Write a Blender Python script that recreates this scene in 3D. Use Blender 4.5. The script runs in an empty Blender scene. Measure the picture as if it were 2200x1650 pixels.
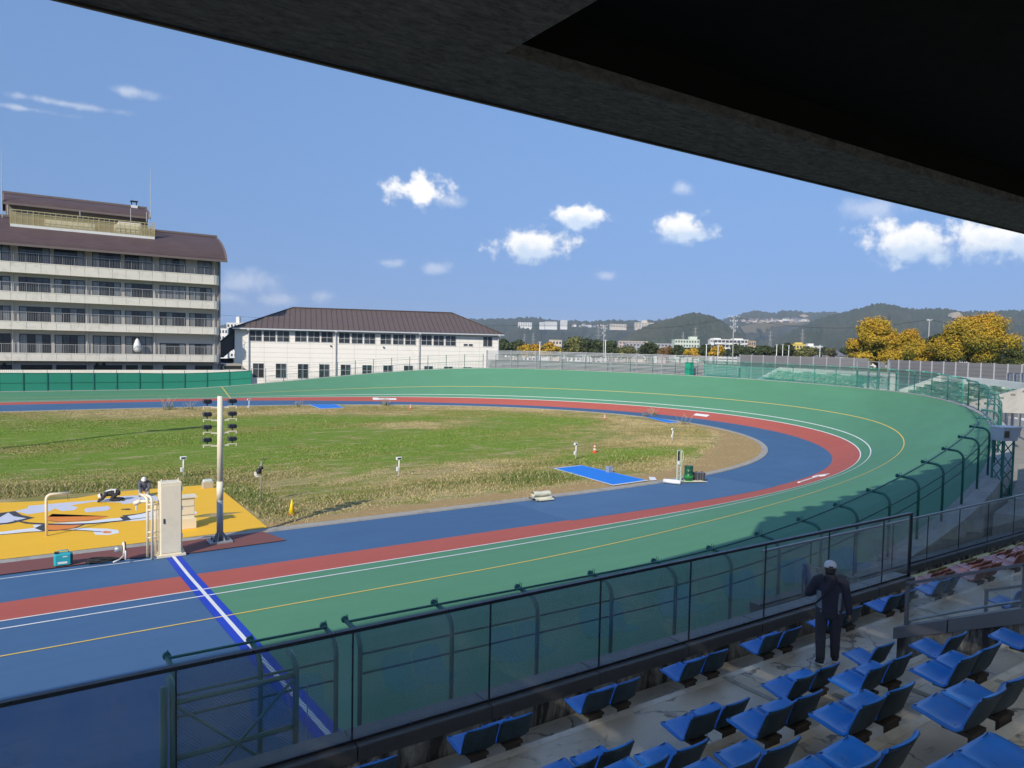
import bpy, math, random
import numpy as np
from mathutils import Vector, Matrix

random.seed(7); RNG = np.random.default_rng(7)
scene = bpy.context.scene
col = scene.collection
PI = math.pi

# ------------------------------------------------------------------ camera
CAM_H = 7.75
FPX, HORIZON, ROLL, YAW = 1580.0, 750.0, 0.020, math.radians(34.3)   # focal length and horizon for a 2200 px wide frame
PITCH = math.atan((825 - HORIZON) / FPX)
_R = Vector((math.cos(YAW), -math.sin(YAW), 0)); _F0 = Vector((math.sin(YAW), math.cos(YAW), 0)); _Z = Vector((0, 0, 1))
_F = _F0 * math.cos(PITCH) - _Z * math.sin(PITCH); _U = _F0 * math.sin(PITCH) + _Z * math.cos(PITCH)
_RX = _R * math.cos(ROLL) + _U * math.sin(ROLL); _UY = -_R * math.sin(ROLL) + _U * math.cos(ROLL)
cam_data = bpy.data.cameras.new('camera'); cam = bpy.data.objects.new('camera', cam_data); col.objects.link(cam)
cam_data.sensor_width = 36.0; cam_data.lens = FPX / 2200 * 36.0
cam_data.clip_start = 0.1; cam_data.clip_end = 30000
cam.matrix_world = Matrix(((_RX.x, _UY.x, -_F.x, 0), (_RX.y, _UY.y, -_F.y, 0), (_RX.z, _UY.z, -_F.z, CAM_H), (0, 0, 0, 1)))
scene.camera = cam

# ------------------------------------------------------------------ light
SUN_EL, SUN_AZ = math.radians(32.0), math.radians(30.5)     # SUN_AZ: the way shadows run, from +X towards +Y
light_dir = Vector((math.cos(SUN_AZ) * math.cos(SUN_EL), math.sin(SUN_AZ) * math.cos(SUN_EL), -math.sin(SUN_EL)))
sun_data = bpy.data.lights.new('sun', 'SUN'); sun_data.energy = 2.75; sun_data.angle = math.radians(0.53); sun_data.color = (1.0, 0.92, 0.78)
sun = bpy.data.objects.new('sun', sun_data); col.objects.link(sun); sun.location = (-60, -35, 60)
sun.rotation_euler = light_dir.to_track_quat('-Z', 'Y').to_euler()
scene.view_settings.view_transform = 'Standard'; scene.view_settings.look = 'None'
scene.view_settings.exposure = 0.8; scene.view_settings.gamma = 1.0; scene.view_settings.use_curve_mapping = False
scene.cycles.use_denoising = True
scene.cycles.max_bounces = 6; scene.cycles.diffuse_bounces = 4; scene.cycles.glossy_bounces = 3; scene.cycles.transparent_max_bounces = 16; scene.cycles.volume_bounces = 0
scene.cycles.caustics_reflective = False; scene.cycles.caustics_refractive = False

def ray(px, py):
    u, v = (px - 1100) / FPX, -(py - 825) / FPX
    return _RX * u + _UY * v + _F
def at_z(px, py, z=0.0):
    d = ray(px, py); return Vector((0, 0, CAM_H)) + d * ((z - CAM_H) / d.z)
def at_y(px, py, y):
    d = ray(px, py); return Vector((0, 0, CAM_H)) + d * (y / d.y)
def at_d(px, py, dist):
    d = ray(px, py); return Vector((0, 0, CAM_H)) + d * dist          # dist: metres along the view axis
def at_plane(px, py, p0, n):
    d = ray(px, py); o = Vector((0, 0, CAM_H)); return o + d * ((Vector(p0) - o).dot(n) / d.dot(n))
def in_frame(p, m=60):
    q = Vector(p) - Vector((0, 0, CAM_H)); w = q.dot(_F)
    if w <= 0.1: return False
    x, y = 1100 + FPX * q.dot(_RX) / w, 825 - FPX * q.dot(_UY) / w
    return -m < x < 2200 + m and -m < y < 1650 + m

# ------------------------------------------------------------------ sky
world = bpy.data.worlds.new('World'); scene.world = world; world.use_nodes = True
wn, wl = world.node_tree.nodes, world.node_tree.links
wn.clear()
def wnode(t, **k):
    n = wn.new(t)
    for a, b in k.items(): setattr(n, a, b)
    return n
world.cycles.sampling_method = 'MANUAL'; world.cycles.sample_map_resolution = 256
w_out = wnode('ShaderNodeOutputWorld'); w_bg = wnode('ShaderNodeBackground'); w_bg.inputs['Strength'].default_value = 0.118
w_sky = wnode('ShaderNodeTexSky', sky_type='NISHITA'); w_sky.sun_disc = False
w_sky.sun_elevation = SUN_EL; w_sky.sun_rotation = math.atan2(-light_dir.x, -light_dir.y)
w_sky.air_density = 1.0; w_sky.dust_density = 0.15; w_sky.ozone_density = 4.5; w_sky.altitude = 20
def wmath(op, a, b=None, c=None, clamp=False):
    n = wnode('ShaderNodeMath', operation=op); n.use_clamp = clamp
    for i, v in enumerate((a, b, c)):
        if v is None: continue
        if isinstance(v, (int, float)): n.inputs[i].default_value = v
        else: wl.new(v, n.inputs[i])
    return n.outputs[0]
w_tc = wnode('ShaderNodeTexCoord'); w_sep = wnode('ShaderNodeSeparateXYZ'); wl.new(w_tc.outputs['Generated'], w_sep.inputs[0])
w_abs = wmath('ABSOLUTE', w_sep.outputs[2]); w_vec = wnode('ShaderNodeCombineXYZ'); wl.new(w_sep.outputs[0], w_vec.inputs[0]); wl.new(w_sep.outputs[1], w_vec.inputs[1]); wl.new(wmath('MULTIPLY_ADD', w_abs, .12, .46), w_vec.inputs[2])
w_nrm = wnode('ShaderNodeVectorMath', operation='NORMALIZE'); wl.new(w_vec.outputs[0], w_nrm.inputs[0]); wl.new(w_nrm.outputs[0], w_sky.inputs['Vector'])   # a soft, even autumn sky: pale at the skyline, never dark overhead
w_az = wmath('ARCTAN2', w_sep.outputs[0], w_sep.outputs[1]); w_el = wmath('ARCSINE', w_sep.outputs[2])
# fair-weather clouds, each at its own bearing and height in the sky: (px, py, width, height, density, softness)
def bearing(px, py):
    d = ray(px, py).normalized(); return math.atan2(d.x, d.y), math.asin(d.z)
CLOUDS = [(900, 408, 78, 34, .95, .55), (955, 428, 40, 16, .5, .8), (1142, 527, 92, 46, 1.25, .42), (1246, 466, 66, 26, 1.0, .5), (1466, 487, 66, 34, 1.1, .48),
          (1438, 511, 26, 11, .7, .6), (1955, 517, 108, 46, 1.25, .45), (2150, 512, 96, 44, 1.2, .45), (937, 575, 36, 15, .5, .8), (835, 565, 34, 11, .35, .9),
          (1303, 592, 24, 10, .35, .9), (532, 603, 64, 26, .55, .9), (498, 640, 44, 16, .4, .9), (690, 637, 30, 16, .35, .9), (600, 645, 70, 16, .2, .9),
          (1468, 405, 26, 16, .25, .9), (1890, 446, 72, 26, .38, .9), (150, 224, 95, 7, .40, .9), (50, 233, 70, 6, .32, .9), (283, 197, 55, 12, .22, .9)]
clist = []
for px, py, w, h, dens, soft in CLOUDS:
    a, e = bearing(px, py); clist.append((a, e, w / FPX, h / FPX, dens, soft))
rc = random.Random(3)
for k in range(9):                                               # the same kind of sky goes on all round, outside the frame
    a = rc.uniform(1.75, 5.7); e = rc.uniform(.10, .34); clist.append((a if a < PI else a - 2 * PI, e, rc.uniform(.04, .08), rc.uniform(.018, .03), rc.uniform(.7, 1.2), .5))
w_n1 = wnode('ShaderNodeTexNoise'); w_n1.inputs['Scale'].default_value = 36; w_n1.inputs['Detail'].default_value = 6; w_n1.inputs['Roughness'].default_value = .60
wl.new(w_tc.outputs['Generated'], w_n1.inputs['Vector'])
w_cmb = wnode('ShaderNodeCombineXYZ'); wl.new(w_az, w_cmb.inputs[0]); wl.new(w_el, w_cmb.inputs[1])
def ellipses(items):
    acc = None
    for a, e, sw, sh, bias in items:
        mp = wnode('ShaderNodeMapping', vector_type='TEXTURE'); wl.new(w_cmb.outputs[0], mp.inputs['Vector']); mp.inputs['Location'].default_value = (a, e, 0); mp.inputs['Scale'].default_value = (sw, sh, 1)
        ln = wnode('ShaderNodeVectorMath', operation='LENGTH'); wl.new(mp.outputs[0], ln.inputs[0]); d = ln.outputs['Value']
        if bias > .02: d = wmath('ADD', d, bias)
        acc = d if acc is None else wmath('SMOOTH_MIN', acc, d, .25) if False else wmath('MINIMUM', acc, d)
    return acc
w_dn = wmath('MULTIPLY', wmath('SUBTRACT', w_n1.outputs[0], .5), 2.6)
def cloud_alpha(items, lo, hi, top):
    q = wnode('ShaderNodeMapRange', interpolation_type='SMOOTHSTEP'); wl.new(wmath('ADD', ellipses(items), w_dn), q.inputs[0])
    q.inputs[1].default_value = lo; q.inputs[2].default_value = hi; q.inputs[3].default_value = 0; q.inputs[4].default_value = top; return q.outputs[0]
w_al = wmath('MAXIMUM', cloud_alpha([(a, e, sw, sh, 0) for a, e, sw, sh, dens, soft in clist if dens >= .9], 1.05, .35, 1.), cloud_alpha([(a, e, sw * 1.15, sh * 1.15, max(0, .42 - dens * .7)) for a, e, sw, sh, dens, soft in clist if dens < .9], 1.15, -.1, .36))
w_sh = wmath('ADD', ellipses([(a, e - sh * .75, sw * .95, sh * .75, 0) for a, e, sw, sh, dens, soft in clist if dens >= 1]), w_dn)   # the shaded undersides
w_br = wnode('ShaderNodeMapRange', interpolation_type='SMOOTHSTEP'); wl.new(w_sh, w_br.inputs[0])
w_br.inputs[1].default_value = .25; w_br.inputs[2].default_value = 1.35; w_br.inputs[3].default_value = 0; w_br.inputs[4].default_value = 1
w_cc = wnode('ShaderNodeMix', data_type='RGBA'); wl.new(w_br.outputs[0], w_cc.inputs['Factor'])
w_cc.inputs[6].default_value = (3.6, 4.3, 5.2, 1); w_cc.inputs[7].default_value = (6.1, 6.0, 5.8, 1)
w_mix = wnode('ShaderNodeMix', data_type='RGBA'); wl.new(w_al, w_mix.inputs['Factor']); wl.new(w_sky.outputs[0], w_mix.inputs[6]); wl.new(w_cc.outputs[2], w_mix.inputs[7])
wl.new(w_mix.outputs[2], w_bg.inputs['Color'])
w_bg2 = wnode('ShaderNodeBackground'); w_bg2.inputs['Strength'].default_value = w_bg.inputs['Strength'].default_value; wl.new(w_sky.outputs[0], w_bg2.inputs['Color'])
w_ms = wnode('ShaderNodeMixShader'); wl.new(wmath('COMPARE', w_sep.outputs[2], .21, .20), w_ms.inputs[0]); wl.new(w_bg2.outputs[0], w_ms.inputs[1]); wl.new(w_bg.outputs[0], w_ms.inputs[2]); wl.new(w_ms.outputs[0], w_out.inputs[0])   # clouds keep to the lower sky

# ------------------------------------------------------------------ helpers: meshes
class MB:
    """collects shapes and links them as ONE mesh object"""
    def __init__(s): s.v = []; s.f = []; s.m = []
    def add(s, verts, faces, m=0):
        o = len(s.v); s.v.extend([tuple(p) for p in verts]); s.f.extend([tuple(i + o for i in f) for f in faces]); s.m.extend([m] * len(faces)); return s
    def obox(s, o, ax, ay, az, m=0):
        o, ax, ay, az = Vector(o), Vector(ax), Vector(ay), Vector(az)
        if ax.cross(ay).dot(az) < 0: ax, ay = ay, ax
        v = [o, o + ax, o + ax + ay, o + ay, o + az, o + ax + az, o + ax + ay + az, o + ay + az]
        return s.add(v, [(0, 3, 2, 1), (4, 5, 6, 7), (0, 1, 5, 4), (1, 2, 6, 5), (2, 3, 7, 6), (3, 0, 4, 7)], m)
    def box(s, x0, x1, y0, y1, z0, z1, m=0):
        return s.obox((x0, y0, z0), (x1 - x0, 0, 0), (0, y1 - y0, 0), (0, 0, z1 - z0), m)
    def cbox(s, x0, x1, y0, y1, z0, z1, c=.02, m=0):
        """box with chamfered vertical and top edges"""
        P = lambda k, z: [(x0 + k, y0, z), (x1 - k, y0, z), (x1, y0 + k, z), (x1, y1 - k, z), (x1 - k, y1, z), (x0 + k, y1, z), (x0, y1 - k, z), (x0, y0 + k, z)]
        a = P(c, z0); b = P(c, z1 - c); t = [(min(max(x, x0 + c), x1 - c), min(max(y, y0 + c), y1 - c), z1) for x, y, _ in P(c, z1)]
        o = len(a); f = [tuple(range(7, -1, -1))]
        for i in range(8):
            j = (i + 1) % 8; f.append((i, j, j + 8, i + 8))
        quad = [t[0], t[1], t[3], t[5]]
        tt = [(x0 + c, y0 + c, z1), (x1 - c, y0 + c, z1), (x1 - c, y1 - c, z1), (x0 + c, y1 - c, z1)]
        f += [(8, 9, 17, 16), (9, 10, 17), (10, 11, 18, 17), (11, 12, 18), (12, 13, 19, 18), (13, 14, 19), (14, 15, 16, 19), (15, 8, 16), (16, 17, 18, 19)]
        return s.add(a + b + tt, f, m)
    def bar(s, p, q, w, h, up=(0, 0, 1), m=0):
        p, q, up = Vector(p), Vector(q), Vector(up); d = q - p
        if d.length < 1e-6: return s
        sd = d.cross(up)
        if sd.length < 1e-6: sd = d.cross(Vector((1, 0, 0)))
        sd.normalize(); n = sd.cross(d).normalized()
        return s.obox(p - sd * w / 2 - n * h / 2, d, sd * w, n * h, m)
    def tube(s, pts, r, n=8, m=0, cap=True):
        pts = [Vector(p) for p in pts]; k = len(pts); rr = r if isinstance(r, (list, tuple)) else [r] * k
        ref = None; V = []; F = []
        for i, p in enumerate(pts):
            t = (pts[min(i + 1, k - 1)] - pts[max(i - 1, 0)]).normalized()
            if ref is None:
                ref = t.cross(Vector((0, 0, 1)));
                if ref.length < .05: ref = t.cross(Vector((1, 0, 0)))
            ref = (ref - t * ref.dot(t)); ref.normalize(); b = t.cross(ref)
            for j in range(n):
                a = 2 * PI * j / n; V.append(p + (ref * math.cos(a) + b * math.sin(a)) * rr[i])
        for i in range(k - 1):
            for j in range(n):
                a, b2 = i * n + j, i * n + (j + 1) % n; F.append((a, b2, b2 + n, a + n))
        if cap: F.append(tuple(range(n - 1, -1, -1))); F.append(tuple(range((k - 1) * n, k * n)))
        return s.add(V, F, m)
    def lathe(s, prof, c=(0, 0, 0), n=12, m=0):
        c = Vector(c); V = []; F = []
        for r, z in prof:
            for j in range(n): V.append(c + Vector((r * math.cos(2 * PI * j / n), r * math.sin(2 * PI * j / n), z)))
        for i in range(len(prof) - 1):
            for j in range(n):
                a, b = i * n + j, i * n + (j + 1) % n; F.append((a, b, b + n, a + n))
        F.append(tuple(range(n - 1, -1, -1))); F.append(tuple(range((len(prof) - 1) * n, len(prof) * n)))
        return s.add(V, F, m)
    def prism(s, poly, d, m=0):
        n = len(poly); P = [Vector(p) for p in poly]; d = Vector(d)
        nr = Vector((0, 0, 0))
        for i in range(n): nr += P[i].cross(P[(i + 1) % n])
        if nr.dot(d) > 0: P = P[::-1]
        F = [tuple(range(n)), tuple(range(2 * n - 1, n - 1, -1))] + [((i + 1) % n, i, i + n, (i + 1) % n + n) for i in range(n)]
        return s.add(P + [p + d for p in P], F, m)
    def grid(s, rows, m=0, flip=False):
        k = len(rows[0]); V = [p for r in rows for p in r]; F = []
        for i in range(len(rows) - 1):
            for j in range(k - 1):
                a = i * k + j; f = (a, a + 1, a + k + 1, a + k); F.append(f[::-1] if flip else f)
        return s.add(V, F, m)
    def mesh(s, name, mats, off=(0, 0, 0), smooth=False):
        me = bpy.data.meshes.new(name)
        if any(off): v = [(a - off[0], b - off[1], c - off[2]) for a, b, c in s.v]
        else: v = s.v
        me.from_pydata(v, [], s.f); me.update()
        for k in (mats if isinstance(mats, (list, tuple)) else [mats]): me.materials.append(k)
        if len(me.materials) > 1: me.polygons.foreach_set('material_index', s.m)
        if smooth: me.polygons.foreach_set('use_smooth', [True] * len(me.polygons))
        return me
    def build(s, name, mats, parent=None, smooth=False):
        off = root_loc(parent)
        o = bpy.data.objects.new(name, s.mesh(name, mats, off, smooth)); col.objects.link(o)
        if parent is not None: o.parent = parent
        return o
def root_loc(o):
    if o is None: return (0, 0, 0)
    while o.parent: o = o.parent
    return tuple(o.location)
def tag(o, label, cat, group=None, kind=None):
    o['label'] = label
    if cat: o['category'] = cat
    if group: o['group'] = group
    if kind: o['kind'] = kind
    return o
def thing(name, label, cat, loc=(0, 0, 0), group=None, kind=None):
    o = bpy.data.objects.new(name, None); col.objects.link(o); o.location = loc; o.empty_display_size = .2
    return tag(o, label, cat, group, kind)
def part(name, mesh, parent, loc=(0, 0, 0), rot=None):
    o = bpy.data.objects.new(name, mesh); col.objects.link(o); o.parent = parent; o.location = loc
    if rot: o.rotation_euler = rot
    return o
def copy_tree(o, parent=None):
    c = o.copy(); col.objects.link(c); c.parent = parent
    for ch in list(o.children): copy_tree(ch, c)
    return c
ORD = ['first', 'second', 'third', 'fourth', 'fifth', 'sixth', 'seventh', 'eighth', 'ninth', 'tenth', 'eleventh', 'twelfth', 'thirteenth', 'fourteenth', 'fifteenth', 'sixteenth', 'seventeenth', 'eighteenth']

# ------------------------------------------------------------------ helpers: materials
class NT:
    def __init__(s, name):
        s.mat = bpy.data.materials.new(name); s.mat.use_nodes = True; s.t = s.mat.node_tree; s.t.nodes.clear()
        s.out = s.n('ShaderNodeOutputMaterial'); s.bs = s.n('ShaderNodeBsdfPrincipled'); s.l(s.bs.outputs[0], s.out.inputs[0])
        s.pos = s.n('ShaderNodeNewGeometry').outputs['Position']
    def n(s, t, **k):
        q = s.t.nodes.new(t)
        for a, b in k.items(): setattr(q, a, b)
        return q
    def l(s, a, b): s.t.links.new(a, b)
    def scaled(s, sc, vec=None):
        q = s.n('ShaderNodeVectorMath', operation='MULTIPLY'); s.l(vec or s.pos, q.inputs[0]); q.inputs[1].default_value = sc if isinstance(sc, tuple) else (sc,) * 3; return q.outputs[0]
    def noise(s, scale, detail=4, rough=.55, vec=None, sc=None, dist=0):
        q = s.n('ShaderNodeTexNoise'); q.inputs['Scale'].default_value = scale; q.inputs['Detail'].default_value = detail; q.inputs['Roughness'].default_value = rough; q.inputs['Distortion'].default_value = dist
        s.l(s.scaled(sc, vec) if sc else (vec or s.pos), q.inputs['Vector']); return q.outputs[0]
    def ramp(s, fac, stops, interp='LINEAR'):
        q = s.n('ShaderNodeValToRGB'); q.color_ramp.interpolation = interp; e = q.color_ramp.elements
        while len(e) < len(stops): e.new(.5)
        for i, (p, c) in enumerate(stops): e[i].position = p; e[i].color = (*c, 1) if len(c) == 3 else c
        s.l(fac, q.inputs[0]); return q.outputs[0]
    def mix(s, f, a, b, mode='MIX'):
        q = s.n('ShaderNodeMix', data_type='RGBA', blend_type=mode)
        for i, v in ((0, f), (6, a), (7, b)):
            if isinstance(v, (int, float)): q.inputs[i].default_value = v
            elif isinstance(v, tuple): q.inputs[i].default_value = (*v, 1) if len(v) == 3 else v
            else: s.l(v, q.inputs[i])
        return q.outputs[2]
    def rng(s, v, a, b, c=0., d=1.):
        q = s.n('ShaderNodeMapRange'); s.l(v, q.inputs[0])
        for i, x in enumerate((a, b, c, d)): q.inputs[i + 1].default_value = x
        return q.outputs[0]
    def m(s, op, a, b=None, clamp=False):
        q = s.n('ShaderNodeMath', operation=op); q.use_clamp = clamp
        for i, v in enumerate((a, b)):
            if v is None: continue
            if isinstance(v, (int, float)): q.inputs[i].default_value = v
            else: s.l(v, q.inputs[i])
        return q.outputs[0]
    def attr(s, name, out='Fac'):
        q = s.n('ShaderNodeAttribute', attribute_name=name); return q.outputs[out]
    def bump(s, h, strength=.3, dist=.02):
        q = s.n('ShaderNodeBump'); q.inputs['Strength'].default_value = strength; q.inputs['Distance'].default_value = dist; s.l(h, q.inputs['Height']); s.l(q.outputs[0], s.bs.inputs['Normal'])
    def set(s, **k):
        names = dict(base='Base Color', rough='Roughness', metal='Metallic', spec='Specular IOR Level', alpha='Alpha', trans='Transmission Weight', coat='Coat Weight')
        for a, v in k.items():
            i = s.bs.inputs[names[a]]
            if isinstance(v, (int, float)): i.default_value = v
            elif isinstance(v, tuple): i.default_value = (*v, 1) if len(v) == 3 else v
            else: s.l(v, i)
        return s
def srgb(r, g, b):
    f = lambda c: (c / 255 / 12.92) if c <= 10.3 else ((c / 255 + .055) / 1.055) ** 2.4
    return (f(r), f(g), f(b))
def sc3(c, k): return tuple(min(max(x * k, 0), 1) for x in c)
def pm(name, base, rough=.6, var=.14, scale=2.0, bump=0., bscale=30., metal=0., spec=.4, dirt=None, dscale=.8, damt=.5, coat=0.):
    """painted / plain surface: base colour with uneven tone, a little grain and optional dirt"""
    t = NT(name)
    n1 = t.noise(scale, 5, .6); c = t.mix(n1, sc3(base, 1 - var), sc3(base, 1 + var))
    if dirt:
        n2 = t.noise(dscale, 6, .65, dist=.4); c = t.mix(t.rng(n2, .52, .75, 0, damt), c, dirt)
    t.set(base=c, rough=t.rng(t.noise(scale * 2.3, 3), .2, .8, max(rough - .1, .02), min(rough + .1, 1)), metal=metal, spec=spec, coat=coat)
    if bump: t.bump(t.noise(bscale, 4, .6), bump, .02)
    return t.mat
# ------------------------------------------------------------------ materials
def track_mat(name, base, streak=.16, worn=0.):
    """acrylic track paint: even coat with faint streaks along the lap and roller laps; UV = (metres along, metres across)"""
    t = NT(name); uv = t.n('ShaderNodeUVMap').outputs[0]
    a = t.noise(1., 4, .6, vec=uv, sc=(.05, 2.2, 1)); b = t.noise(1., 5, .65, vec=uv, sc=(.35, .5, 1)); f = t.noise(60, 3, .6)
    c = t.mix(a, sc3(base, 1 - streak), sc3(base, 1 + streak)); c = t.mix(t.rng(b, .3, .7), c, sc3(base, .93)); c = t.mix(t.rng(f, .35, .65, 0, .12), c, sc3(base, 1.25))
    su = t.n('ShaderNodeSeparateXYZ'); t.l(uv, su.inputs[0]); wn_ = t.n('ShaderNodeTexWhiteNoise', noise_dimensions='1D'); t.l(t.m('FLOOR', t.m('DIVIDE', t.m('ADD', su.outputs[0], t.m('MULTIPLY', su.outputs[1], .55)), 13.7)), wn_.inputs['W']); c = t.mix(t.rng(wn_.outputs[0], 0, 1, 0, .5), c, sc3(base, .90))
    sk = t.noise(1., 5, .75, vec=uv, sc=(.02, 5.5, 1)); c = t.mix(t.rng(sk, .60, .78, 0, .22), c, sc3(base, .55)); lt_ = t.noise(1., 4, .6, vec=uv, sc=(.10, .22, 1)); c = t.mix(t.rng(lt_, .52, .75, 0, .28), c, sc3(base, 1.35))
    if worn:
        w = t.noise(1., 6, .7, vec=uv, sc=(.12, .9, 1), dist=.6); c = t.mix(t.rng(w, .6, .8, 0, worn), c, (.5, .52, .52))
    t.set(base=c, rough=t.rng(b, .2, .8, .62, .8), spec=.25); t.bump(f, .25, .006); return t.mat
M = {}
M['track_green'] = track_mat('green_track_paint', (.098, .262, .150))
M['track_blue'] = track_mat('blue_track_paint', (.064, .140, .265))
M['track_blue_new'] = track_mat('fresh_blue_track_paint', (.078, .160, .290), .1, .10)
M['track_red'] = track_mat('red_track_paint', (.45, .110, .080))
M['track_old'] = track_mat('old_maroon_track_surface', (.215, .085, .075), .3, .35)
M['finish_blue'] = track_mat('ultramarine_finish_paint', (.020, .062, .48), .1)
M['line_white'] = pm('white_line_paint', (.78, .78, .76), .6, .08, 1.5)
M['line_yellow'] = pm('yellow_line_paint', (.78, .55, .12), .6, .1, 1.2)
M['concrete'] = pm('pale_concrete', (.40, .385, .35), .85, .16, 1.2, .3, 25, dirt=(.16, .15, .13), dscale=.7, damt=.5)
M['concrete_white'] = pm('white_painted_concrete', (.74, .72, .67), .8, .08, .8, .15, 12, dirt=(.45, .43, .38), dscale=1.2, damt=.35)
M['kerb'] = pm('grey_kerb_concrete', (.36, .34, .30), .9, .22, 2.5, .4, 30, dirt=(.13, .12, .10), dscale=1.5, damt=.6)
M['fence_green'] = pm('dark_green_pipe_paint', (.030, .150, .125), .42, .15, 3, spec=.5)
M['fence_teal'] = pm('bright_teal_pipe_paint', (.10, .40, .31), .5, .12, 3)  # lighter teal than the green of the near fence
M['steel_grey'] = pm('galvanised_steel', (.36, .37, .38), .45, .12, 4, metal=.4)
M['rail_dark'] = pm('dark_brushed_handrail', (.055, .058, .065), .32, .15, 3, metal=.7)
M['rail_steel'] = pm('brushed_stainless_rail', (.34, .34, .34), .35, .1, 6, metal=.85)
M['cream'] = pm('cream_paint', (.80, .72, .54), .5, .06, 1.2, dirt=(.5, .44, .34), dscale=1.8, damt=.25)
M['black'] = pm('black_plastic', (.02, .02, .022), .5, .2, 6)
M['dark_metal'] = pm('dark_grey_metal', (.07, .072, .078), .5, .2, 5, metal=.3)
M['white_plastic'] = pm('white_plastic', (.78, .78, .76), .45, .06, 4)
M['rubber'] = pm('dark_rubber', (.03, .03, .032), .8, .2, 5)
M['coping'] = pm('dark_granite_coping', (.085, .084, .082), .38, .22, 9, .1, 60, dirt=(.035, .034, .033), dscale=2.5, damt=.5)

def terrace_mat():
    t = NT('weathered_terrace_concrete')
    big = t.noise(.9, 6, .65, dist=.6); mid = t.noise(3.2, 6, .7, dist=.9); fine = t.noise(45, 4, .6)
    streak = t.noise(1., 6, .7, sc=(1.1, 7., 5.), dist=1.2)
    c = t.ramp(big, [(.25, (.50, .445, .345)), (.5, (.62, .555, .44)), (.78, (.72, .65, .52))])
    c = t.mix(t.rng(mid, .58, .72, 0, .7), c, (.16, .15, .13)); c = t.mix(t.rng(streak, .60, .72, 0, .7), c, (.09, .086, .08))
    vr = t.n('ShaderNodeTexVoronoi', feature='DISTANCE_TO_EDGE'); vr.inputs['Scale'].default_value = .55; wp = t.n('ShaderNodeVectorMath', operation='ADD'); nz = t.n('ShaderNodeTexNoise'); nz.inputs['Scale'].default_value = 1.7; nz.inputs['Detail'].default_value = 5; t.l(t.pos, nz.inputs['Vector']); t.l(t.pos, wp.inputs[0]); t.l(nz.outputs['Color'], wp.inputs[1]); t.l(wp.outputs[0], vr.inputs['Vector'])
    c = t.mix(t.m('MULTIPLY', t.rng(vr.outputs['Distance'], .004, .016, .8, 0), t.rng(big, .42, .55)), c, (.07, .066, .06))
    c = t.mix(t.rng(t.noise(2.1, 5, .6), .62, .72, 0, .35), c, (.36, .37, .36)); c = t.mix(t.rng(fine, .3, .7, 0, .18), c, (.33, .32, .29))
    wet = t.rng(t.noise(.6, 4, .6), .42, .62, .62, .36)
    t.set(base=c, rough=wet, spec=.6); t.bump(t.m('ADD', fine, t.m('MULTIPLY', mid, 2.)), .35, .012); return t.mat
M['terrace'] = terrace_mat()
def mould_mat():
    t = NT('mould_stained_concrete'); s1 = t.noise(1., 6, .7, sc=(3.2, 3.2, .7), dist=.6); s2 = t.noise(2.2, 6, .7)
    c = t.mix(t.rng(s1, .40, .58), (.34, .32, .28), (.05, .048, .045)); c = t.mix(t.rng(s2, .55, .7, 0, .7), c, (.13, .12, .105))
    t.set(base=c, rough=.9, spec=.2); t.bump(s2, .3, .02); return t.mat
M['mould'] = mould_mat()
def glass_mat(name, tint=(.955, .975, .975), rough=.015, dirt=.10, ior=1.5):
    t = NT(name); t.t.nodes.remove(t.bs)
    tr = t.n('ShaderNodeBsdfTransparent'); tr.inputs[0].default_value = (*tint, 1)
    gl = t.n('ShaderNodeBsdfGlossy'); gl.inputs['Roughness'].default_value = rough; gl.inputs[0].default_value = (.95, .97, 1, 1)
    lw = t.n('ShaderNodeLayerWeight'); fr = t.m('ADD', t.m('MULTIPLY', t.m('POWER', lw.outputs['Facing'], 5.), .96), .04)
    mx = t.n('ShaderNodeMixShader'); t.l(fr, mx.inputs[0]); t.l(tr.outputs[0], mx.inputs[1]); t.l(gl.outputs[0], mx.inputs[2])
    df = t.n('ShaderNodeBsdfDiffuse'); df.inputs[0].default_value = (.55, .57, .56, 1)
    dm = t.n('ShaderNodeMixShader'); t.l(t.rng(t.noise(1.4, 5, .65, sc=(1, 1, .35)), .35, .8, dirt * .3, dirt * 1.6), dm.inputs[0]); t.l(mx.outputs[0], dm.inputs[1]); t.l(df.outputs[0], dm.inputs[2])
    t.l(dm.outputs[0], t.out.inputs[0]); return t.mat
M['glass'] = glass_mat('barrier_glass')
def net_mat(name, c, cell=.06, wire=.16, axes='uv', backing=0.):
    """woven wire net: diagonal wires with open cells between, UV in metres"""
    t = NT(name); uv = t.n('ShaderNodeUVMap').outputs[0]; sp = t.n('ShaderNodeSeparateXYZ'); t.l(uv, sp.inputs[0])
    d1 = t.m('ADD', sp.outputs[0], sp.outputs[1]); d2 = t.m('SUBTRACT', sp.outputs[0], sp.outputs[1])
    w = lambda d: t.m('LESS_THAN', t.m('FRACT', t.m('DIVIDE', d, cell)), wire)
    a = t.m('MAXIMUM', w(d1), w(d2))
    if backing: a = t.m('MAXIMUM', a, backing)
    t.set(base=c, rough=.5, alpha=a); return t.mat
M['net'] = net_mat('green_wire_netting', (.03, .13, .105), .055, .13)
M['net_far'] = net_mat('teal_fine_netting', (.055, .30, .23), .05, .17, backing=.34)

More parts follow.
